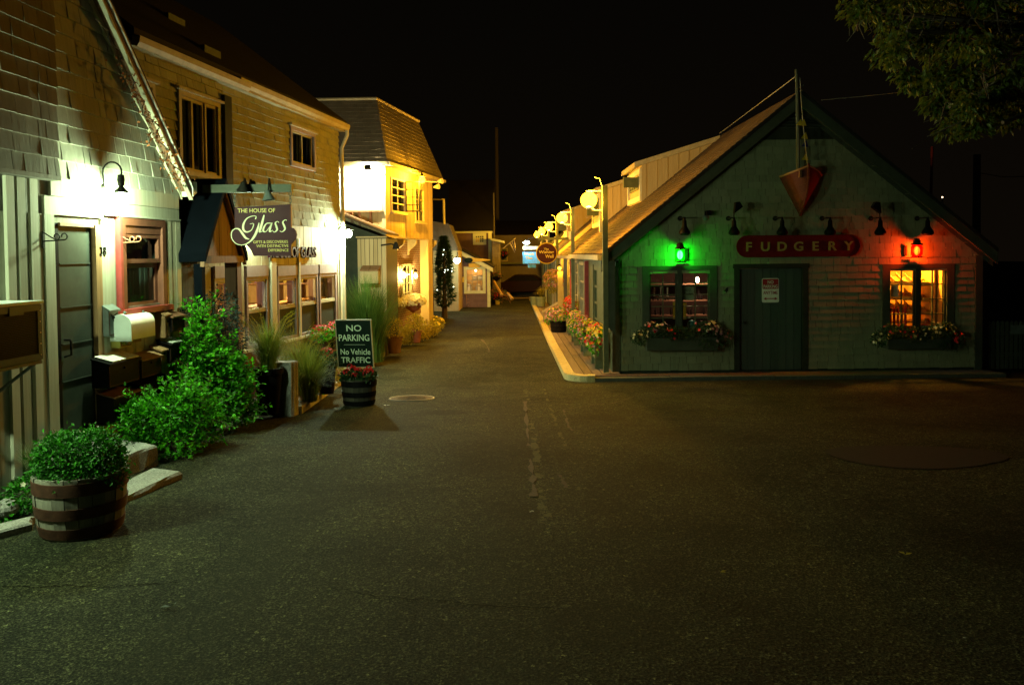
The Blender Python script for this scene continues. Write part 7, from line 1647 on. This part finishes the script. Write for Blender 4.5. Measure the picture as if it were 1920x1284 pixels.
# ================================================================ RIGHT: row along the lane
def rowhouse(y0, y1, xw, ez, sl, label, wm, trimm, roofm, zapx, dorm=None):
    t = thing('lane_house', V((xw + 2, (y0 + y1) / 2, g(y0))), label, 'house', 'low houses along the right of the lane')
    Rf = Fr((xw, 0, 0), (0, 1, 0), (-1, 0, 0)); n = max(1, int((y1 - y0) / 2.6)); ho = []
    for k in range(n):
        yy = y0 + .7 + (y1 - y0 - .9) * k / n; ho.append((yy, yy + 1.0, g(yy) + (.1 if k % 2 else .9), ez - .25))
    mb = MB(); slab(mb, Rf, y0, y1, g(y1) - .3, ez, ho); XB = zapx; zA = ez + sl * (XB - xw)
    E0 = Fr((0, y0, 0), (1, 0, 0), (0, -1, 0)); mb.prism(E0, [(xw + .14, g(y0) - .3), (XB * 2 - xw, g(y0) - .3), (XB * 2 - xw, ez), (XB, zA), (xw + .14, ez + sl * .14)], -.14, 0); mb.build('wall', M[wm], t)
    mb = MB(); boards(mb, Rf, y0, y1, g(y1) - .1, ez, ho, .18, 0, .015); mb.build('boards', M[wm], t)
    for k, (a, b, c, d) in enumerate(ho):
        mb = MB(); frame(mb, Rf, a - .05, b + .05, c - (.05 if k % 2 == 0 else 0), d + .05, .08, -.03, .04, k % 2 == 0); wn_ = mb.build('window' if k % 2 == 0 else 'door', M[trimm], t)
        mb = MB(); muntins(mb, Rf, a, b, c, d, 2, 4, .04, -.03, .01); mb.build('muntins', M[trimm], wn_); mb = MB(); mb.box(Rf, a, b, -.06, -.05, c, d); mb.build('glass', M['glassdark'], wn_)
    mb = MB(); mb.add(E0, [(xw - .22, .1, ez - .22 * sl + .1), (XB, .1, zA + .1), (XB, -(y1 - y0), zA + .1), (xw - .22, -(y1 - y0), ez - .22 * sl + .1), (2 * XB - xw, .1, ez + .1), (2 * XB - xw, -(y1 - y0), ez + .1)], [(0, 1, 2, 3), (1, 4, 5, 2)]); mb.build('roof', M['roof'], t)
    RS_ = Fr((xw - .22, y0 - .1, ez - .22 * sl + .11), (0, 1, 0), (-sl, 0, 1), (1, 0, sl)); mb = MB(); courses(mb, RS_, 0, math.hypot(XB - xw + .22, sl * (XB - xw + .22)), .16, lambda z: (0, y1 - y0), (), 0, .2, .5, .012); mb.build('roof_shingles', M[roofm], t)
    mb = MB(); mb.prism(E0, [(xw - .22, ez - .22 * sl + .105), (XB, zA + .105), (XB, zA - .08), (xw - .22, ez - .22 * sl - .08)], .02, .12); mb.build('rake_board', M[trimm], t)
    mb = MB(); mb.box(W, xw - .31, xw - .222, y0, y1, ez - .22 * sl + .02, ez - .22 * sl + .11); mb.build('gutter', M[trimm], t)
    if dorm: dormer(t, dorm[0], dorm[1], dorm[2], dorm[3], sl, xw - .22, ez - .22 * sl + .11, M['bd3'])
    return t
p = at(1126, 357, 27.5)
rowhouse(23.9, 31.5, 2.05, 1.88, .80, 'olive lane house with shingle roof and dormer just beyond the fudge shop', 'gpost', 'tantrim', 'roofw', 5.4, (27.5, 30.0, p.x, p.z))
p = at(1064, 398, 35.5)
rowhouse(31.8, 39.0, 1.95, 1.95, .85, 'tan lane house with brown roof in the middle of the right row', 'bd2', 'tantrim', 'roofw', 5.0, (35.5, 37.5, p.x, p.z))
rowhouse(39.3, 48.0, 1.85, 2.1, .85, 'pale green lane house farthest along the right row', 'gpost', 'mintrim', 'roof', 4.6)
# posts of the walk: brown and red
for k, (y, x, r_, mt_, lab) in enumerate(((20.6, 1.92, .05, 'redtrim', 'dark red post beside the paned green door'), (25.7, 1.90, .035, 'redtrim', 'thin red post before the second lane house'))):
    mb = MB(); mb.box(W, x - r_, x + r_, y - r_, y + r_, g(y) + .1, 1.70 if k == 0 else 1.72); o = mb.build('walk_post', M[mt_]); tag(o, lab, 'post')
# street lamps
def lamp_post():
    t = thing('street_lamp', (0, 0, 0), '', 'street lamp', 'globe lamps along the right of the lane')
    mb = MB(); mb.box(W, -.05, .05, -.05, .05, 0, 3.62); mb.build('post', M['gpost'], t)
    mb = MB(); mb.cyl((-.055, 0, 3.52), (-.36, 0, 3.52), .012, None, 6); mb.cyl((-.055, 0, 3.14), (-.2, 0, 3.14), .012, None, 6); mb.cyl((-.2, 0, 3.14), (-.31, 0, 3.20), .02, None, 6); mb.lathe((-.31, 0, 3.17), [(.05, 0), (.06, .03), (.03, .05)], 12); mb.tube([(-.05, 0, 3.6), (-.1, 0, 3.75), (-.2, 0, 3.78)], .008, 5); mb.build('bracket', M['cream'], t, True)
    mb = MB(); mb.ball((-.31, 0, 3.34), .16, 1, 20, 12); mb.build('globe', lampmat('sodium_globe', SODI, FLUX['globe'], balla(.16)), t, True)
    mb = MB(); mb.box(W, -.11, -.051, -.04, .04, 2.72, 2.95); mb.build('control_box', M['cream'], t); return t
lp = lamp_post(); nmL = ['nearest globe street lamp at the corner of the fudge shop', 'second globe street lamp, standing before the olive lane house', 'third globe street lamp, just behind the round hanging sign', 'fourth globe street lamp, between the round sign and the blue sign', 'farthest globe street lamp, beyond the blue sign']
for k, y in enumerate((15.5, 23.3, 30.8, 37.4, 44.0)):
    x = 1.81 - .004 * (y - 15.5); z = 1.9 + 1.02 - 3.34 + .0 * y
    z = g(y) + .1 if False else z
    if k == 0: lp.location = (x, y, z); lp['label'] = nmL[0]
    else: dup(lp, (x, y, z), 0, nmL[k])
mb = MB(); mb.box(W, 1.86, 1.995, 15.46, 15.52, .45, zgu - .05); mb.prism(Fr((0, 15.52, 0), (1, 0, 0), (0, -1, 0)), [(1.865, .45), (1.99, .45), (1.99, .30)], .002, .058); mb.build('corner_panel', M['gtrim'], hF)
# small lamp on a yellow lit post
q = at(1049, 503, 28.6); t = thing('post_lamp', V((q.x + .02, 28.8, g(28.8) + .1)), 'small bright lamp on a pale square post under the round sign', 'lamp')
mb = MB(); mb.box(W, q.x - .06, q.x + .12, 28.75, 28.9, g(28.8) + .1, q.z - .12); mb.build('post', M['tantrim'], t); mb = MB(); mb.lathe(q, [(.05, -.12), (.02, -.08)], 10); mb.lathe(q, [(.08, .08), (.02, .14)], 10); mb.build('fitting', M['iron'], t); mb = MB(); mb.ball(q, .065); mb.build('globe', lampmat('small_globe', SODI, FLUX['small'], balla(.065)), t, True)
# round sign
YW = 28.0; WF = Fr((0, YW, 0), (1, 0, 0), (0, -1, 0)); cu_, cz_ = WF.uz(1025, 475); r_ = 18.6 * YW / F
t = thing('round_sign', V((cu_, YW, cz_ - r_)), 'round dark hanging sign lettered The Wishing Well with yellow edge', 'sign')
cir = lambda r, n=36: [(cu_ + r * math.cos(6.2832 * i / n), cz_ + r * math.sin(6.2832 * i / n)) for i in range(n)]
mb = MB(); mb.prism(WF, cir(r_), -.05, .02); bd = mb.build('disc', M['plum'], t); mb = MB(); ring = [WF.p(x, -.01, z) for x, z in cir(r_ * 1.0)]; mb.tube(ring + [ring[0]], .028, 6, caps=False); mb.build('rim', M['signyellow'], bd)
fit('The', WF, cu_ - .09, cu_ + .07, cz_ + .115, .07, .0215, M['gold'], bd, .002); fit('Wishing', WF, cu_ - .27, cu_ + .25, cz_ + .0, .10, .0215, M['gold'], bd, .003); fit('Well', WF, cu_ - .04, cu_ + .24, cz_ - .16, .115, .0215, M['gold'], bd, .003)
mb = MB(); mb.box(W, cu_ - .3, 2.05, YW - .04, YW + .04, cz_ + r_ + .12, cz_ + r_ + .2); mb.cyl((cu_ - .15, YW, cz_ + r_ * .9), (cu_ - .15, YW, cz_ + r_ + .13), .01, None, 5); mb.cyl((cu_ + .15, YW, cz_ + r_ * .9), (cu_ + .15, YW, cz_ + r_ + .13), .01, None, 5); mb.build('arm', M['gpost'], t)
# blue sign
YBs = 35.0; BS = Fr((0, YBs, 0), (1, 0, 0), (0, -1, 0)); a, b, c, d = BS.rect(980, 494.5, 1012, 472.5)
t = thing('blue_sign', V(((a + b) / 2, YBs, c)), 'pale blue hanging board with orange lettering below a pale beam', 'sign')
mb = MB(); mb.box(BS, a, b, -.02, .02, c, d); bd = mb.build('board', M['signblue'], t)
fit('The', BS, a + .13, a + .42, c + (d - c) * .60, .11, .0215, M['signyellow'], bd, .004); fit('Woods', BS, a + .07, a + .50, c + (d - c) * .26, .12, .0215, M['signyellow'], bd, .004)
mb = MB()
for k in range(5): mb.box(BS, a + .28 + .02 * k, a + .62, .0205, .023, d - .06 - .035 * k, d - .05 - .035 * k)
mb.box(BS, a + .06, b - .1, .0205, .023, c + .04, c + .065); mb.build('dark_lines', M['signgreen'], bd)
mb = MB(); e, f_, gq, h_ = BS.rect(990, 502, 1005, 496); mb.box(BS, e, f_, -.015, .015, gq, h_); lb = mb.build('lower_board', M['signblue'], t); fit('OPEN', BS, e + .06, f_ - .05, gq + .03, .08, .0165, M['signyellow'], lb, .002)
mb = MB(); mb.box(BS, a + .01, 1.9, -.05, .05, BS.z(990, 468), BS.z(990, 462)); mb.cyl(BS.p(a + .08, 0, d), BS.p(a + .08, 0, BS.z(990, 468)), .01, None, 5); mb.cyl(BS.p(b - .08, 0, d), BS.p(b - .08, 0, BS.z(990, 468)), .01, None, 5); mb.build('beam', M['mintrim'], t)
q = at(987, 455, 34.7); t = thing('sign_lamp', V((q.x, 34.8, q.z + .1)), 'white oval sign lamp shining down on the blue hanging board', 'lamp')
mb = MB(); mb.tube([V((1.9, 34.9, q.z + .15)), V((q.x + .2, 34.8, q.z + .2)), q + V((0, 0, .1))], .015); mb.build('arm', M['iron'], t); mb = MB(); mb.ball(q, .14, .5); mb.build('globe', lampmat('sign_lamp_globe', (.8, .92, 1), 26, balla(.1)), t, True)
# planters on the walk
def trough(y0, y1, x, h, lab, kinds, hh=.3, seedn=1500, grp='flower troughs on the planked walk'):
    t = thing('flower_trough', V((x, (y0 + y1) / 2, g(y0) + .1)), lab, 'planter', grp); z0 = g(y0) + .1
    mb = MB(); mb.box(W, x - .13, x + .13, y0, y1, z0 + .22, z0 + h); mb.build('box', M['gpost'], t)
    for yy in (y0 + .08, y1 - .16):
        mb = MB(); mb.box(W, x - .12, x + .1, yy, yy + .07, z0, z0 + .218); mb.build('leg', M['gpost'], t)
    lob = []
    for k in range(6):
        f = k / 5; lob.append((V((x - .04 + RND.uniform(-.05, .05), y0 + (y1 - y0) * f, z0 + h + .08 + RND.uniform(-.03, .08))), .17, .22, hh * .8))
        lob.append((V((x - .13, y0 + (y1 - y0) * f, z0 + h - .08)), .09, .16, .15))
    mb = MB(); blobs(mb, lob, seedn, .06, .03, .4); mb.build('foliage', M['leafbright'], t)
    for mt_, nn in kinds: mb = MB(); blooms(mb, lob, nn, .038, V((-.5, -1, 0)).normalized()); mb.build('blossoms', M[mt_], t)
K1 = (('flowerred', 60), ('floweryel', 80), ('flowerpink', 120)); 
trough(16.2, 17.2, 1.80, .52, 'flower trough nearest the corner with red, yellow and mauve flowers', (('flowerred', 90), ('floweryel', 110), ('flowerpink', 70), ('flowerwhite', 20)))
trough(18.5, 19.5, 1.77, .50, 'second flower trough from the corner, mostly mauve with red', (('flowerred', 60), ('floweryel', 70), ('flowerpink', 150)))
trough(21.0, 22.1, 1.74, .52, 'third flower trough along the walk, yellow and mauve', (('floweryel', 100), ('flowerpink', 170)))
trough(24.0, 24.9, 1.80, .75, 'tall red geranium trough before the olive lane house', (('flowerred', 260), ('flowerpink', 60)), .28)
q = at(1047, 610, 25.2); bt = half_barrel((1.46, 25.2, g(25.2) + .1), .27, .36, 'dark wide tub with trailing mauve flowers at the edge of the planked walk', 'half barrel planters', (M['darkpot'], M['black']))
lob = [(V((1.42, 25.2, g(25.2) + .62)), .36, .36, .26), (V((1.2, 25.3, g(25.2) + .5)), .2, .25, .2)]; s = thing('petunia_plant', (1.46, 25.2, g(25.2) + .42), 'mauve petunias spilling over the dark tub', 'plant'); mb = MB(); blobs(mb, lob, 700, .06, .03); mb.build('foliage', M['leafbright'], s); mb = MB(); blooms(mb, lob, 190, .038); mb.build('blossoms', M['flowerpink'], s); mb = MB(); blooms(mb, lob, 60, .038); mb.build('blossoms', M['floweryel'], s)
y0 = 29.2; t = thing('sloped_stand', V((1.4, y0, g(y0) + .1)), 'sloping yellow plank stand behind the dark tub', 'stand'); mb = MB(); mb.hexa(W, [(1.12, y0 - .02, g(y0) + .42), (1.75, y0 - .02, g(y0) + .78), (1.75, y0 + .9, g(y0) + .78), (1.12, y0 + .9, g(y0) + .42)], [(1.12, y0 - .02, g(y0) + .46), (1.75, y0 - .02, g(y0) + .82), (1.75, y0 + .9, g(y0) + .82), (1.12, y0 + .9, g(y0) + .46)]); mb.build('top', M['tantrim'], t)
for x, hh in ((1.15, .41), (1.7, .72)):
    for yy in (y0, y0 + .8): mb = MB(); mb.box(W, x, x + .05, yy, yy + .05, g(y0) + .1, g(y0) + hh); mb.build('leg', M['tantrim'], t)
q = at(1037, 528, 30.0); t = thing('flower_basket', q, 'big hanging ball of mauve flowers beside the small post lamp', 'flower basket'); lob = [(q, .36, .36, .42)]; mb = MB(); blobs(mb, lob, 600, .08, .04); mb.build('foliage', M['leafyellow'], t); mb = MB(); blooms(mb, lob, 200, .05); mb.build('blossoms', M['flowerpink'], t); mb = MB(); mb.cyl(q, V((q.x, q.y, 1.75)), .01, None, 5); mb.build('hanger', M['iron'], t)
pot((1.12, 40.5, g(40.5) + .1), .23, .42, M['greenpot'], 'wide empty sage pot at the far end of the kerb', 'pots at the far end of the walk', .75)
pot((1.42, 39.6, g(39.6) + .1), .26, .46, M['greenpot'], 'sage pot with bright fern at the far end of the walk', 'pots at the far end of the walk', .75)
grassclump('fern_plant', (1.42, 39.6, g(39.6) + .5), 240, .6, M['leafyellow'], 'bright fern arching from the far sage pot', 1.4, .02, .1)

# ================================================================ RIGHT EDGE: fence, poles, tree
t = thing('picket_fence', V((10.8, 16.1, g(16))), 'dark picket fence right of the fudge shop', 'fence'); PF = Fr((0, 16.0, 0), (1, 0, 0), (0, -1, 0)); z0, z1 = g(16) + .05, PF.z(1880, 601); u = XR_ + .08; mb = MB(); pk = []
for z in (z0 + .25, z1 - .3): mb.box(PF, u - .1, u + 4.2, -.05, -.012, z, z + .08)
mb.build('rail', M['gtrim'], t); mb = MB()
while u < XR_ + 4.2:
    mb.prism(PF, [(u, z0), (u + .062, z0), (u + .062, z1 - .04), (u + .031, z1), (u, z1 - .04)], -.011, .011); u += .092
mb.build('pickets', M['gtrim'], t)
mb = MB(); a, b, c, d = PF.rect(1894, 626, 1920, 609); mb.box(PF, a, b, .012, .025, c, d); o = mb.build('fence_sign', M['greybox']); tag(o, 'small dim grey board hung on the picket fence', 'sign')
t, q = pole(1832, 290, 21.0, g(21), .10, 'weathered wooden utility pole behind the fudge shop roof end')
mb = MB(); mb.tube([at(1840, 325, 21), at(1880, 332, 21.5), at(1980, 330, 23)], .012, 5); o = mb.build('service_wire', M['rope']); tag(o, 'thin service wire from the wooden utility pole', 'wire')
q = at(1748, 275, 32); mb = MB(); mb.cyl((q.x - .15, 32, g(32)), q, .07, .05, 8); o = mb.build('flag_mast', M['redtrim']); tag(o, 'dim reddish mast behind the right roof slope', 'mast')
q = at(1767, 370, 60); t = thing('distant_lamp', V((q.x, 60, g(60))), 'tiny distant lamp in the dark right of the gable', 'lamp'); mb = MB(); mb.cyl((q.x, 60, g(60)), (q.x, 60, q.z - .06), .05, None, 6); mb.build('post', M['polewood'], t); mb = MB(); mb.ball(q, .05); mb.build('bulb', emit('distant_bulb', (1, .75, .45), 6), t, True)
mb = MB(); mb.tube([at(1540, 188, 25), at(1620, 181, 25), at(1720, 170, 24)], .008, 5); o = mb.build('power_line', M['rope']); tag(o, 'faint power line behind the tree branch', 'wire')
# tree branch reaching in at the top right
TR = V((8.6, 9.6, g(9.6))); t = thing('maple_tree', TR, 'leafy tree reaching into the top right corner', 'tree'); mb = MB(); mb.tube([TR, TR + V((-.1, 0, 2.2)), TR + V((-.3, -.1, 4.4)), TR + V((-.4, 0, 6.5))], .26, 10, .10)
tips = []
def limb(p, tgt, r, dep):
    mid = (p + tgt) / 2 + V((RND.gauss(0, .1), RND.gauss(0, .1), RND.uniform(.0, .25))); mb.tube([p, mid, tgt], r, 6, r * .4); tips.append(tgt); tips.append(mid)
    if dep:
        for _ in range(4):
            s_ = RND.uniform(.35, 1); q = p.lerp(tgt, s_); limb(q, q + V((RND.gauss(-.12, .22), RND.gauss(0, .3), RND.gauss(-.05, .16))), r * .4, dep - 1)
for px, py, Y, dep in ((1700, 60, 9.0, 2), (1640, 20, 9.3, 2), (1780, 200, 9.0, 2), (1850, 160, 8.8, 2), (1880, 230, 8.7, 2), (1760, 90, 9.4, 2), (1900, 60, 9.0, 2), (1820, 40, 9.8, 2), (1690, -40, 9.6, 1), (1860, -60, 9.2, 2)):
    limb(TR + V((-.25, -.05, RND.uniform(3.6, 4.6))), at(px, py, Y), .055, dep)
mb.build('trunk', M['bark'], t); mb = MB(); clumps = []
while len(clumps) < 210:
    q = V((RND.uniform(3.4, 8.5), RND.uniform(8.6, 10.4), RND.uniform(3.0, 6.0))); d_ = q - EYE; px = CX + F * d_.dot(rgt) / d_.dot(fwd); py = CY - F * d_.dot(upv) / d_.dot(fwd)
    lim_ = [(1560, 10), (1600, 50), (1660, 120), (1700, 190), (1730, 225), (1780, 262), (1840, 255), (1900, 250), (2400, 260)]
    bound = -60
    for (xa_, ya_), (xb2, yb2) in zip(lim_, lim_[1:]):
        if xa_ <= px <= xb2: bound = ya_ + (yb2 - ya_) * (px - xa_) / (xb2 - xa_)
    if py < bound - 10 and px > 1575: clumps.append(q)
for q in clumps:
    r_ = RND.uniform(.12, .26)
    for _ in range(110):
        d_ = V((RND.gauss(0, 1), RND.gauss(0, 1), RND.gauss(0, 1))).normalized(); p = q + d_ * r_ * RND.random() ** .4; mb.leaf(p, V((d_.x + RND.gauss(0, .6), d_.y + RND.gauss(0, .6), -.9 + RND.gauss(0, .5))), V((RND.gauss(0, .6), RND.gauss(0, .6), 1)), RND.uniform(.07, .12), .05)
mb.build('crown', M['leaftree'], t)
# ================================================================ finish: consistent normals for closed meshes
import bmesh
for me in bpy.data.meshes:
    if len(me.polygons) < 60000 and me.users:
        bm = bmesh.new(); bm.from_mesh(me); bmesh.ops.recalc_face_normals(bm, faces=bm.faces); bm.to_mesh(me); bm.free()
